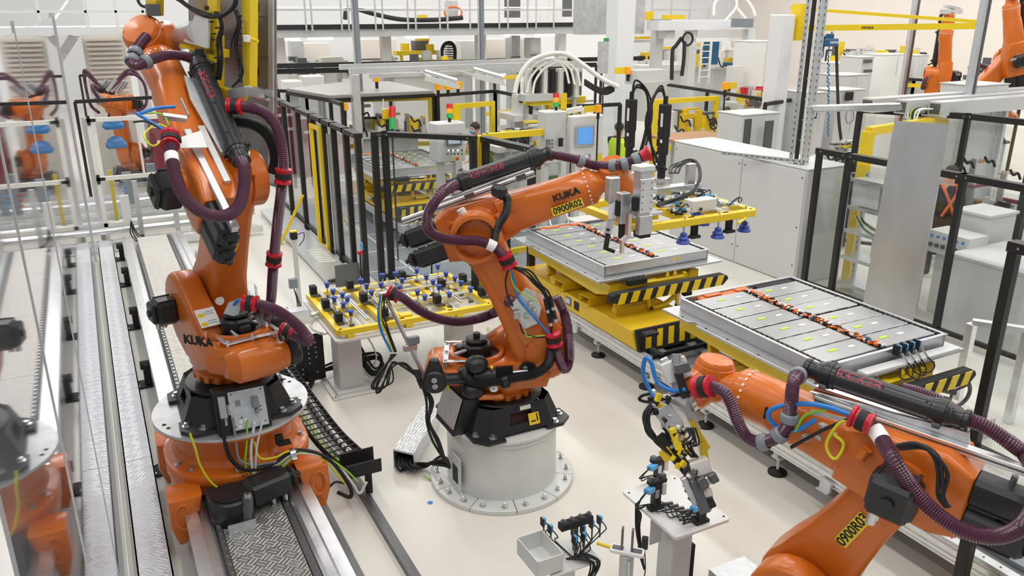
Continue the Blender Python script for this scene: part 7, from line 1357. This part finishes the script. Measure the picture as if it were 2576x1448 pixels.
# cabinets and machines at the right back
for r, d, mt, lab, wins in (((1858, 288, 1975, 420), 15.5, 'cab_grey', 'light grey cabinet with two dark windows behind the large control cabinet', ((1870, 302, 1890, 380), (1920, 306, 1946, 380))), ((2035, 235, 2090, 330), 16.5, 'cab_grey', 'grey terminal cabinet with a tilted tablet screen', ()), ((2098, 228, 2190, 330), 17.0, 'cab_grey', 'grey machine housing with a coiled cable on its door', ()), ((2100, 160, 2170, 225), 21.0, 'light_grey', 'light grey ventilated machine under the blue hoist', ()), ((2215, 138, 2300, 190), 21.5, 'white', 'white cabinet left of the far orange robot', ()), ((2165, 145, 2205, 190), 19.9, 'light_grey', 'grey machine with two dark slots under the jib', ((2170, 150, 2198, 158), (2170, 175, 2198, 182))), ((2300, 140, 2345, 190), 21.8, 'light_grey', 'grey cabinet behind the far orange robot', ()), ((1892, 105, 1960, 215), 19.5, 'white', 'white machine housing left of the channel post', ()), ((2440, 215, 2560, 300), 14.0, 'cab_grey', 'grey bench behind the duct run', ()), ((2110, 190, 2200, 232), 18.5, 'cab_grey', 'grey machine cover behind the yellow door frame', ())):
    T = thing('machine_cabinet', lab, 'cabinet', floor_of((r[0]+r[2])/2, r[3], d)); p = Dp((r[0]+r[2])/2, r[1], d); w_ = (r[2]-r[0])*d/FPX/0.93; m = MB(); m.box((p.x, p.y+0.35, p.z/2), (w_, 0.7, p.z), 0.015); m.build('body', mt, T, 0); m = MB(); m.box((p.x, p.y+0.35, p.z+0.01), (w_+0.02, 0.72, 0.02)); m.build('roof', mt, T, 0)
    for w in wins: pb(T, 'window', 'dark_steel', w, d-0.04, 0.02)
    if not wins: pb(T, 'door_seam', 'grey_paint', ((r[0]+r[2])/2-1, r[1]+6, (r[0]+r[2])/2+1, r[3]), d-0.03, 0.02)
    if 'tablet' in lab: pb(T, 'tablet', 'matte_black', (2036, 276, 2058, 298), d-0.1, 0.03); pb(T, 'tablet_screen', 'screen_grey', (2039, 279, 2055, 294), d-0.12, 0.01)
    if 'coiled' in lab: c = Dp(2138, 292, d-0.08); m = MB(); m.sweep([c+V((0.12*math.cos(t), 0.01*math.sin(t*3), 0.15*math.sin(t))) for t in [k*0.4 for k in range(33)]], 0.012, 6); m.build('coiled_cable', 'ring_grey', T); pb(T, 'tablet', 'matte_black', (2126, 232, 2150, 252), d-0.1, 0.03)
# tall channel posts far right
for x, d, lab in ((2455, 13.5, 'tall perforated steel post left of the far right robot'), (2284, 19, 'slim tall steel post behind the jib arms')):
    T = thing('tall_post', lab, 'post', floor_of(x, 300, d)); p = floor_of(x, 120, d); m = MB(); m.box((p.x, p.y, 2.6), (0.09, 0.09, 5.2)); m.build('upright', 'zinc', T, 0); m = MB(); m.box((p.x+0.13, p.y, 2.6), (0.05, 0.06, 5.2)); m.build('side_channel', 'dark_steel', T, 0)
for x, d, lab in ((900, 17.5, 'tall grey steel post rising in front of the mezzanine, left'), (1212, 20, 'tall perforated steel post rising in front of the mezzanine, right')): p = floor_of(x, 120, d); T = thing('tall_post', lab, 'post', p); m = MB(); m.box((p.x, p.y, 2.6), (0.10, 0.10, 5.2)); m.build('upright', 'ring_grey', T, 0); m = MB(); m.box((p.x-0.08, p.y, 2.6), (0.03, 0.05, 5.2)); m.build('side_channel', 'alu_dull', T, 0)
# far orange robots
def far_robot(label, a3, dep, q1, q2, q3, **k):
    A = Dp(*a3, dep); L2 = k.get('L2', 1.15); fw = V((math.cos(q1), math.sin(q1), 0)); b = A-(fw*math.cos(q2)+up*math.sin(q2))*L2-fw*0.35-up*0.675; T = thing('industrial_robot', label, 'robot', b); r = robot(T, b, q1, q2, q3, stick=False, **k)
    if b.z > 0.05: m = MB(); m.box((b.x, b.y, b.z/2), (0.75, 0.75, b.z), 0.01); m.build('plinth', 'grey_paint', T, 0)
    E = r['E']; dress_tube(T, E @ V((0.25, -0.1, 0.28)), E @ V((1.0, -0.1, 0.28)), 0.07, r['nz']); hose(T, [E @ V(q) for q in ((0.2, -0.1, 0.28), (-0.15, -0.2, 0.3), (-0.3, -0.3, 0.0), (-0.1, -0.32, -0.3), (0.0, -0.3, -0.5))], 0.045); hose(T, [E @ V(q) for q in ((1.05, -0.1, 0.28), (1.25, -0.15, 0.34), (1.4, -0.1, 0.22), (1.42, 0, 0.05))], 0.04); return T, r
fr1, q_ = far_robot('far orange robot with raised forearm under the yellow jib', (2362, 190), 19.0, -2.4, 1.6, 1.5)
wr = q_['flange']; T = thing('small_gripper', 'pale gripper on the raised far orange robot', 'gripper', wr); m = MB(); m.bar(wr-V((0.25, 0, 0)), wr+V((0.35, 0, 0)), 0.15, 0.10); m.build('beam', 'alu', T, 0); m = MB(); m.bar(wr+V((-0.2, 0, 0.12)), wr+V((0.3, 0, 0.06)), 0.1, 0.06); m.build('upper_beam', 'alu_dull', T, 0)
fr2, q_ = far_robot('orange robot cut off by the right picture edge', (2545, 150), 15.5, 2.6, 2.25, 1.35)
wr = q_['flange']; T = thing('small_gripper', 'silver gripper with cable rings on the robot at the right edge', 'gripper', wr); m = MB(); m.bar(wr-V((0.3, 0, 0)), wr+V((0.05, 0, 0.1)), 0.2, 0.18); m.build('body', 'alu', T, 0); m = MB(); m.sweep([wr+V((-0.12+0.16*math.cos(t), 0, 0.12*math.sin(t)+0.05)) for t in [k*0.4 for k in range(17)]], 0.015, 6); m.build('cable_ring', 'paper', T)
# busy machinery between the fences
def cell(label, r, dep, seed, n=26, cols=('yellow_deep', 'dark_steel', 'light_grey', 'alu_dull', 'matte_black', 'yellow', 'cab_grey', 'steel')):
    x0, y0, x1, y1 = r; T = thing('assembly_cell', label, 'machine', floor_of((x0+x1)/2, y1, dep)); q = random.Random(seed)
    base = pb(T, 'bench', 'light_grey', (x0, y1-14, x1, y1), dep+0.3, 0.8); p = Dp((x0+x1)/2, y1, dep+0.5); m = MB(); m.box((p.x, p.y+0.2, p.z/2), ((x1-x0)*dep/FPX*0.8, 0.5, max(0.1, p.z))); m.build('pedestal', 'grey_paint', T, 0)
    for k in range(n):
        w_ = q.uniform(4, 22); h_ = q.uniform(5, 40); x = q.uniform(x0, x1-w_); d = dep+q.uniform(0, 0.9); pb(T, ('upright', 'housing', 'bracket', 'drive')[k % 4], cols[q.randrange(len(cols))], (x, y1-12-h_*q.uniform(0.9, 1.4), x+w_, y1-8), d, q.uniform(0.05, 0.3))
    for k in range(4): x = q.uniform(x0, x1-30); y = q.uniform(y0, y1-40); pb(T, 'cross_beam', cols[q.randrange(len(cols))], (x, y, x+q.uniform(30, 70), y+q.uniform(3, 7)), dep+0.5, 0.1); pb(T, 'mast', 'alu_dull', (x+4, y, x+9, y1-10), dep+0.55, 0.1)
    for k in range(5): x, y = q.uniform(x0, x1), q.uniform(y0+10, y1-20); wire(T, [Dp(x, y, dep), Dp(x+8, y+14, dep), Dp(x+20, y+10, dep), Dp(x+26, y+26, dep)], 0.02, 'matte_black')
    return T
cell('yellow and grey assembly cell behind the wide yellow door frame', (885, 262, 1075, 345), 17.5, 1, 30)
cell('pale assembly cell with yellow gripper parts behind the tool rack', (1290, 225, 1470, 300), 17.2, 2, 34)
cell('grey and black assembly cell between the operator boxes', (1250, 300, 1365, 380), 15.0, 3, 22)
cell('yellow trolleys behind the door frame near the spindles', (1690, 270, 1800, 340), 17.8, 4, 30, ('yellow', 'yellow_deep', 'light_grey', 'dark_steel', 'yellow_deep'))
cell('yellow carriers with red tags beside the white column', (1864, 225, 1930, 275), 19.0, 5, 20, ('yellow', 'yellow_deep', 'light_grey', 'red', 'alu'))
cell('grey machine line under the mezzanine on the left', (700, 150, 880, 200), 25.0, 6, 26, ('light_grey', 'cream', 'alu_dull', 'dark_steel', 'cab_grey'))
cell('grey machine line under the mezzanine in the middle', (960, 150, 1200, 190), 24.5, 7, 30, ('light_grey', 'cream', 'alu_dull', 'dark_steel', 'cab_grey', 'yellow'))
cell('machines behind the portal machine', (1600, 105, 1900, 175), 24.0, 8, 40, ('light_grey', 'cab_grey', 'white', 'dark_steel', 'hoist_blue', 'yellow_deep'))
cell('pale machines behind the blue hoist', (2095, 120, 2340, 170), 23.5, 9, 30, ('light_grey', 'cab_grey', 'white', 'dark_steel', 'yellow'))
cell('instruments and tablets behind the rack on the right', (2060, 330, 2180, 440), 13.5, 10, 26, ('light_grey', 'dark_steel', 'cab_grey', 'matte_black', 'yellow', 'alu'))
cell('dark equipment behind the right fence at the picture edge', (2400, 380, 2570, 560), 12.6, 11, 34, ('dark_steel', 'matte_black', 'light_grey', 'wood', 'alu_dull', 'maroon'))
cell('white machines far behind the right robots', (2420, 150, 2576, 215), 21.0, 12, 24, ('light_grey', 'white', 'cab_grey', 'dark_steel'))
WT = thing('work_table', 'brown wooden work table behind the large grey cabinet', 'table', floor_of(1770, 360, 16.2)); pb(WT, 'table_top', 'wood', (1690, 348, 1860, 354), 16.2, 0.9); legs(WT, (1700, 0, 1850, 354), 16.3)
FC = thing('folding_chair', 'dark folding chair with green cloth behind the robot forearm', 'chair', Zp(1398, 568)); p = Zp(1398, 568)
for dx in (-0.2, 0.2):
    for dy in (-0.18, 0.18): m = MB(); m.bar((p.x+dx, p.y+dy, 0), (p.x+dx*0.9, p.y-dy*0.6, 0.5), 0.025, 0.025); m.build('leg', 'steel', FC, 0)
m = MB(); m.box((p.x, p.y, 0.48), (0.45, 0.42, 0.04), 0.01); m.build('seat', 'cloth_dark', FC); m = MB(); m.box((p.x, p.y+0.2, 0.78), (0.44, 0.04, 0.36), 0.015); m.build('backrest', 'cloth_green', FC)
for dx in (-0.2, 0.2): m = MB(); m.bar((p.x+dx, p.y+0.2, 0.46), (p.x+dx, p.y+0.2, 0.95), 0.025, 0.025); m.build('back_post', 'steel', FC, 0)
FT = thing('side_table', 'small white folding table left of the middle battery pack', 'table', (5.2, 10.3, 0)); a = Zp(1490, 552, 0.72); m = MB(); m.box((a.x, a.y, 0.72), (0.7, 0.5, 0.03), 0.01); m.build('table_top', 'light_grey', FT); [bx(FT, 'leg', 'steel', (a.x+sx*0.3, a.y+sy*0.2, 0.355), (0.03, 0.03, 0.71)) for sx in (-1, 1) for sy in (-1, 1)]
# ================================================================= left edge: clear glazing and the cell behind
PX = -0.24
GL = thing('clear_glazing', 'large clear acrylic glazing along the left edge, mirroring the left robot', 'glazing', (PX, 8.0, 0))
m = MB(); m.box((PX, 8.0, 2.0), (0.008, 13.0, 3.8)); m.build('pane', 'plexi_near', GL, 0)
for y, w_, mt in ((14.5, 0.10, 'alu'), (4.45, 0.014, 'alu_dull'), (2.75, 0.02, 'alu_dull')): m = MB(); m.box((PX, y, 2.0), (0.05 if w_ > 0.05 else 0.014, w_, 3.9)); o = m.build('edge_profile', mt, GL, 0)
m = MB(); m.box((PX-0.03, 14.6, 2.0), (0.04, 0.05, 3.9)); m.build('profile_lip', 'alu_dull', GL, 0); m = MB(); m.box((PX, 8.0, 0.04), (0.02, 13.0, 0.04)); m.build('bottom_rail', 'grey_paint', GL, 0)
for y in (14.9,): m = MB(); m.box((-0.06, 15.9, 1.12), (0.10, 0.10, 2.24)); m.build('edge_profile', 'alu', GL, 0)
AFr = thing('aluminium_enclosure', 'pale aluminium profile enclosure at the far end of the left track', 'enclosure', (0.6, 15.9, 0))
for x in (0.0, 1.45): m = MB(); m.box((x, 15.8, 1.12), (0.07, 0.07, 2.25)); m.build('upright', 'cream', AFr, 0)
for z in (2.2, 1.18, 0.35): m = MB(); m.box((0.72, 15.8, z), (1.5, 0.07, 0.07)); m.build('rail', 'cream', AFr, 0)
m = MB(); m.box((0.75, 15.8, 1.7), (0.04, 0.05, 1.0)); m.build('mullion', 'cream', AFr, 0); m = MB(); m.box((0.72, 15.84, 1.25), (1.4, 0.006, 1.9)); m.build('pane', 'plexi', AFr, 0)
for x, z in ((0.0, 2.2), (0.0, 1.18), (1.45, 1.18)): m = MB(); m.box((x+0.04, 15.75, z), (0.14, 0.02, 0.05)); m.box((x, 15.75, z), (0.05, 0.02, 0.16)); m.build('corner_bracket', 'matte_black', AFr, 0)
LF = thing('roller_conveyor', 'low aluminium transfer frame with rollers at the end of the left track', 'frame', (0.7, 16.8, 0))
for k, (y, z) in enumerate(((15.2, 0.12), (15.9, 0.30), (16.6, 0.32), (17.4, 0.32), (18.3, 0.32))): m = MB(); m.box((0.9, y, z), (3.4, 0.12, 0.12)); m.build('cross_member', 'alu', LF, 0)
for k in range(5): m = MB(); m.cyl((-0.6, 15.6+0.6*k, 0.28), (2.4, 15.6+0.6*k, 0.28), 0.06, n=12); m.build('roller', 'alu', LF)
for x in (0.55, 1.15, 1.5): m = MB(); m.box((x, 15.4, 0.62), (0.08, 0.10, 1.1)); m.build('upright', 'alu_dull', LF, 0)
m = MB(); m.box((0.35, 15.3, 0.7), (0.14, 0.1, 0.5)); m.build('valve_box', 'light_grey', LF, 0); m = MB(); m.box((1.3, 16.0, 0.95), (0.12, 0.1, 0.35)); m.build('motor', 'matte_black', LF, 0); m = MB(); m.box((0.2, 16.2, 0.8), (0.06, 0.06, 0.9)); m.build('yellow_guard', 'yellow', LF, 0)
for k in range(4): wire(LF, [V((0.4, 15.25, 0.5)), V((0.35+0.04*k, 15.15, 0.3)), V((0.45+0.05*k, 15.1, 0.15)), V((0.55, 15.2, 0.25))], 0.01, 'matte_black')
for i, (x, h) in enumerate(((0.5, 0.62), (0.95, 0.75), (1.15, 0.5))): T = thing('test_unit', ('short blue-grey test column behind the pale enclosure, left', 'tall grey test column with red marks behind the pale enclosure', 'short grey test column behind the pale enclosure, right')[i], 'column', (x, 17.3, 0.38)); m = MB(); m.box((x, 17.3, 0.38+h/2), (0.16, 0.16, h)); m.build('body', 'ring_grey', T, 0); m = MB(); [m.box((x-0.085+0.0, 17.21, 0.55+0.1*k), (0.06, 0.02, 0.04)) for k in range(3)]; m.each('mark', 'red' if i == 1 else 'light_blue', T, 0)
for i, (x, y, w_) in enumerate(((1.75, 20.35, 1.1), (2.15, 21.1, 1.0))): T = thing('maroon_cabinet', ('dark red cabinet with white stripes behind the rear left robot, nearer', 'dark red cabinet behind the rear left robot, farther')[i], 'cabinet', (x, y, 0)); bx(T, 'body', 'maroon', (x, y, 0.85), (w_, 0.6, 1.7)); bx(T, 'stripe', 'paper', (x, y-0.31, 1.5), (w_*0.95, 0.02, 0.07)); bx(T, 'stripe', 'paper', (x, y-0.31, 1.15), (w_*0.8, 0.02, 0.07))
for z, lab in ((1.75, 'blue plastic bag on the rear left robot, upper'), (1.35, 'blue plastic bag on the rear left robot, lower')): m = MB(); m.ball((0.45, 19.0, z), 0.18, 12, 8, (1, 0.8, 0.75)); m.box((0.45, 19.0, z-0.05), (0.42, 0.3, 0.14), 0.05); tag(m.build('plastic_bag', 'bag_blue', None), lab, 'bag', 'blue plastic bags')
fl_, q_ = far_robot('rear left orange robot with silver hose cluster behind the track', (305, 262), 18.5, -1.9, 1.45, 0.15); E = q_['E']
T = thing('hose_cluster', 'silver valve cluster with looping hoses on the rear left robot', 'tool', q_['flange'])
for k in range(8): p = E @ V((0.1+0.12*k, -0.12+0.24*(k % 2), 0.36)); m = MB(); m.cyl(p-V((0.1, 0, 0.12)), p+V((0.12, 0, 0.12)), 0.045, n=10); m.build('valve', 'steel', T)
for s in (-1, 1):
    for k in range(2): hose(T, [E @ V(q) for q in ((0.9, 0.1*s, 0.3), (0.7, 0.45*s, 0.62+0.08*k), (0.3, 0.62*s, 0.45), (0.2, 0.6*s, 0.0), (0.3, 0.4*s, -0.2))], 0.035)
# left mezzanine, louvre and stairs
LM = thing('side_platform', 'white platform with railing at the upper left', 'platform', (0.7, 20.8, 0)); m = MB(); m.box((-1.0, 21.6, 3.55), (5.0, 1.6, 0.16)); m.build('deck', 'wall_white', LM, 0)
for x in (-2.4, -1.5, -0.6, 0.3, 0.9, 1.45): m = MB(); m.box((x, 20.82, 4.1), (0.05, 0.04, 1.1)); m.build('rail_post', 'white', LM, 0)
for z in (3.95, 4.4): m = MB(); m.box((-1.0, 20.82, z), (5.0, 0.04, 0.05)); m.build('handrail', 'white', LM, 0)
for x in (-3.2, -0.9, 1.3): m = MB(); m.box((x, 21.6, 1.73), (0.22, 0.22, 3.47)); m.build('column', 'wall_white', LM, 0)
LV = thing('louvre_panel', 'beige slatted louvre panel under the upper left platform', 'louvre', (0.4, 22.6, 0)); m = MB(); m.box((0.62, 22.75, 1.75), (0.95, 0.05, 3.5)); m.build('backing', 'cream', LV, 0)
for k in range(12): m = MB(); m.box((0.62, 22.68, 2.1+0.11*k), (0.8, 0.07, 0.06)); m.build('slat', 'wall_cream', LV, 0)
SR = thing('stair', 'white stair with railing left of the beige louvre panel', 'stair', (-1.2, 22.4, 0)); m = MB(); m.bar((-2.2, 22.3, 0.6), (0.0, 22.3, 3.4), 0.08, 0.2); m.build('stringer', 'wall_white', SR, 0); m = MB(); m.bar((-2.2, 22.3, 1.5), (0.0, 22.3, 4.2), 0.04, 0.05); m.build('handrail', 'white', SR, 0); [bx(SR, 'tread', 'light_grey', (-2.1+0.26*k, 22.5, 0.75+0.33*k), (0.26, 0.5, 0.03)) for k in range(9)]
m = MB(); m.box((-2.16, 22.4, 0.3), (0.2, 0.5, 0.6)); m.build('stair_foot', 'wall_white', SR, 0)
pb(None, 'x', 'cream', (0, 0, 1, 1), 30, 0.01) if False else None
# ================================================================= people
def person(label, base, yaw, lean=0.0, arms=None, shirt='cloth_grey', legs_='cloth_dark', sleeves='skin', hair='hair', head_turn=0.0, extras=None, h=1.75):
    k = h/1.75; T = thing('person', label, 'person', base); M = Mx.Translation(V(base)) @ Mx.Rotation(yaw, 4, 'Z') @ Mx.Scale(k, 4)
    arms = arms or (((0.03, 0.05), (1.15, 0.02), (0.93, 0.12)),)*2
    vs = []; es = []; rad = []; mi = []
    def vtx(p, r, m, par=None):
        vs.append(p); rad.append(r); mi.append(m)
        if par is not None: es.append((par, len(vs)-1))
        return len(vs)-1
    L = lean
    pel = vtx((0, 0, 0.96), (0.15, 0.12), 1); sp = vtx((L*0.12, 0, 1.14), (0.145, 0.11), 0, pel); ch = vtx((L*0.28, 0, 1.34), (0.17, 0.12), 0, sp); nk = vtx((L*0.42, 0, 1.49), (0.06, 0.06), 2, ch); hb = vtx((L*0.47+0.015, 0, 1.58), (0.085, 0.095), 2, nk); ht = vtx((L*0.50+0.01, 0, 1.69), (0.08, 0.09), 2, hb)
    for s in (-1, 1):
        e, w_, hd = arms[0 if s > 0 else -1] if len(arms) > 1 else arms[0]
        sh = vtx((L*0.33, s*0.19, 1.41), (0.065, 0.065), 0, ch); el = vtx((L*0.3+e[0], s*(0.22+e[1]), w_[0]), (0.046, 0.046), 3, sh); wr = vtx((L*0.3+hd[1]+w_[1], s*0.22, hd[0]), (0.03, 0.03), 3, el)
        d = (V(vs[wr])-V(vs[el])).normalized(); pm = vtx(tuple(V(vs[wr])+d*0.07), (0.032, 0.02), 2, wr)
        for f in range(4): a = vtx(tuple(V(vs[pm])+d*0.035+V((0, 0.018*(f-1.5), 0))), (0.009, 0.009), 2, pm); vtx(tuple(V(vs[a])+d*(0.03+0.008*(f in (1, 2)))+V((0.012, 0, -0.006))), (0.008, 0.008), 2, a)
        th = vtx(tuple(V(vs[wr])+d*0.04+V((0.03, -s*0.03, 0))), (0.01, 0.01), 2, wr)
        hp = vtx((0, s*0.10, 0.88), (0.095, 0.095), 1, pel); kn = vtx((0.03, s*0.11, 0.48), (0.062, 0.062), 1, hp); an = vtx((-0.02, s*0.11, 0.09), (0.042, 0.042), 1, kn); vtx((0.14, s*0.12, 0.04), (0.042, 0.035), 1, an)
    me = bpy.data.meshes.new('body'); me.from_pydata([tuple(V(p)) for p in vs], es, []); o = bpy.data.objects.new('body', me); COL.objects.link(o)
    sk = o.modifiers.new('skin', 'SKIN'); sk.use_smooth_shade = True
    for i, d in enumerate(me.skin_vertices[0].data): d.radius = rad[i]; d.use_root = (i == 0)
    ss = o.modifiers.new('sub', 'SUBSURF'); ss.levels = 1; ss.render_levels = 1
    ev = bpy.data.meshes.new_from_object(o.evaluated_get(bpy.context.evaluated_depsgraph_get())); bpy.data.objects.remove(o)
    ev.materials.clear(); [ev.materials.append(MAT[m]) for m in (shirt, legs_, 'skin', sleeves)]
    for f in ev.polygons:
        c = f.center; best = min(range(len(vs)), key=lambda i: (V(vs[i])-c).length_squared/(max(rad[i])+0.05)); f.material_index = mi[best]; f.use_smooth = True
    loc = V(base)
    for v_ in ev.vertices: v_.co = (M @ v_.co)-loc
    b = bpy.data.objects.new('body', ev); COL.objects.link(b); b.parent = T
    hc = V((L*0.49, 0, 1.645)); H = M @ Mx.Translation(hc) @ Mx.Rotation(head_turn, 4, 'Z')
    m = MB(H); m.ball((-0.012, 0, 0.035), 0.108, 16, 10, (1.02, 0.9, 0.98)); hm = m.build('hair', hair, T)
    m = MB(H); m.ball((0.03, 0, -0.02), 0.088, 16, 10, (0.95, 0.8, 1.2)); m.ball((0.122, 0, -0.03), 0.018, 8, 6, (1, 0.8, 1.4)); m.box((0.108, 0, -0.075), (0.012, 0.045, 0.01), 0.004)
    for s in (-1, 1): m.ball((0.0, s*0.082, -0.02), 0.028, 8, 6, (0.7, 0.4, 1))
    f = m.build('face', 'skin', T); m = MB(H)
    for s in (-1, 1): m.ball((0.106, s*0.03, 0.0), 0.010, 8, 5)
    m.each('eye', 'hair', f)
    if extras: extras(T, M, L)
    return T
def braces(mt):
    def f(T, M, L):
        m = MB(M)
        for s in (-1, 1): m.sweep(spline([V((-0.13, -s*0.09, 1.02)), V((L*0.2-0.145, 0.0, 1.22)), V((L*0.3-0.13, s*0.08, 1.38)), V((L*0.33, s*0.11, 1.475)), V((L*0.3+0.14, s*0.10, 1.36)), V((0.15, s*0.10, 1.05))], 5), 0.022, 6)
        m.build('braces', mt, T)
    return f
def vest(T, M, L):
    m = MB(M); e1, e2 = V((1, 0, 0)), V((0, 1, 0)); m.loft([sec((L*0.05, 0, 1.0), e1, e2, 0.165, 0.20, 2.4, 24), sec((L*0.15, 0, 1.18), e1, e2, 0.16, 0.19, 2.4, 24), sec((L*0.28, 0, 1.36), e1, e2, 0.165, 0.205, 2.4, 24), sec((L*0.36, 0, 1.46), e1, e2, 0.10, 0.15, 2.2, 24)], False); m.build('safety_vest', 'hi_vis', T)
def green_straps(T, M, L):
    braces('cloth_green')(T, M, L); m = MB(M); m.ball((L*0.5+0.085, 0, 1.59), 0.06, 12, 8, (0.7, 1, 0.8)); m.build('face_mask', 'light_blue', T)
p = floor_of(1226, 380, 17.3); person('man with dark hair and green straps leaning over work behind the corner fence', p, math.pi+0.35, 0.75, (((0.22, 0.02), (1.15, 0.12), (1.05, 0.42)),), 'cloth_green', 'cloth_green', 'skin', extras=green_straps)
p = floor_of(1553, 380, 17.0); person('worker in a yellow safety vest behind the black spindles', p, 0.4, 0.1, (((0.12, 0.05), (1.15, 0.05), (1.15, 0.3)),), 'cloth_dark', 'cloth_dark', 'cloth_dark', extras=vest)
p = floor_of(1826, 300, 19.6); person('worker in grey shirt and crossed orange braces seen from behind', p, 1.2, 0.0, None, 'cloth_grey', 'cloth_dark', 'cloth_grey', extras=braces('brace_orange'))
p = floor_of(1846, 180, 24.5); person('distant person in dark blue overalls beside the portal machine', p, 2.6, 0.2, None, 'cloth_dark', 'cloth_dark', 'cloth_dark')
p = floor_of(2002, 290, 17.5); person('person with red hair and orange straps half hidden by the channel post', p, -1.2, 0.1, None, 'cloth_green', 'cloth_dark', 'skin', 'wood', extras=braces('brace_orange'))
p = floor_of(2392, 440, 12.2); person('person in a dark shirt with orange braces behind the right fence', p, 1.0, 0.0, None, 'cloth_dark', 'cloth_dark', 'cloth_dark', extras=braces('brace_orange'))
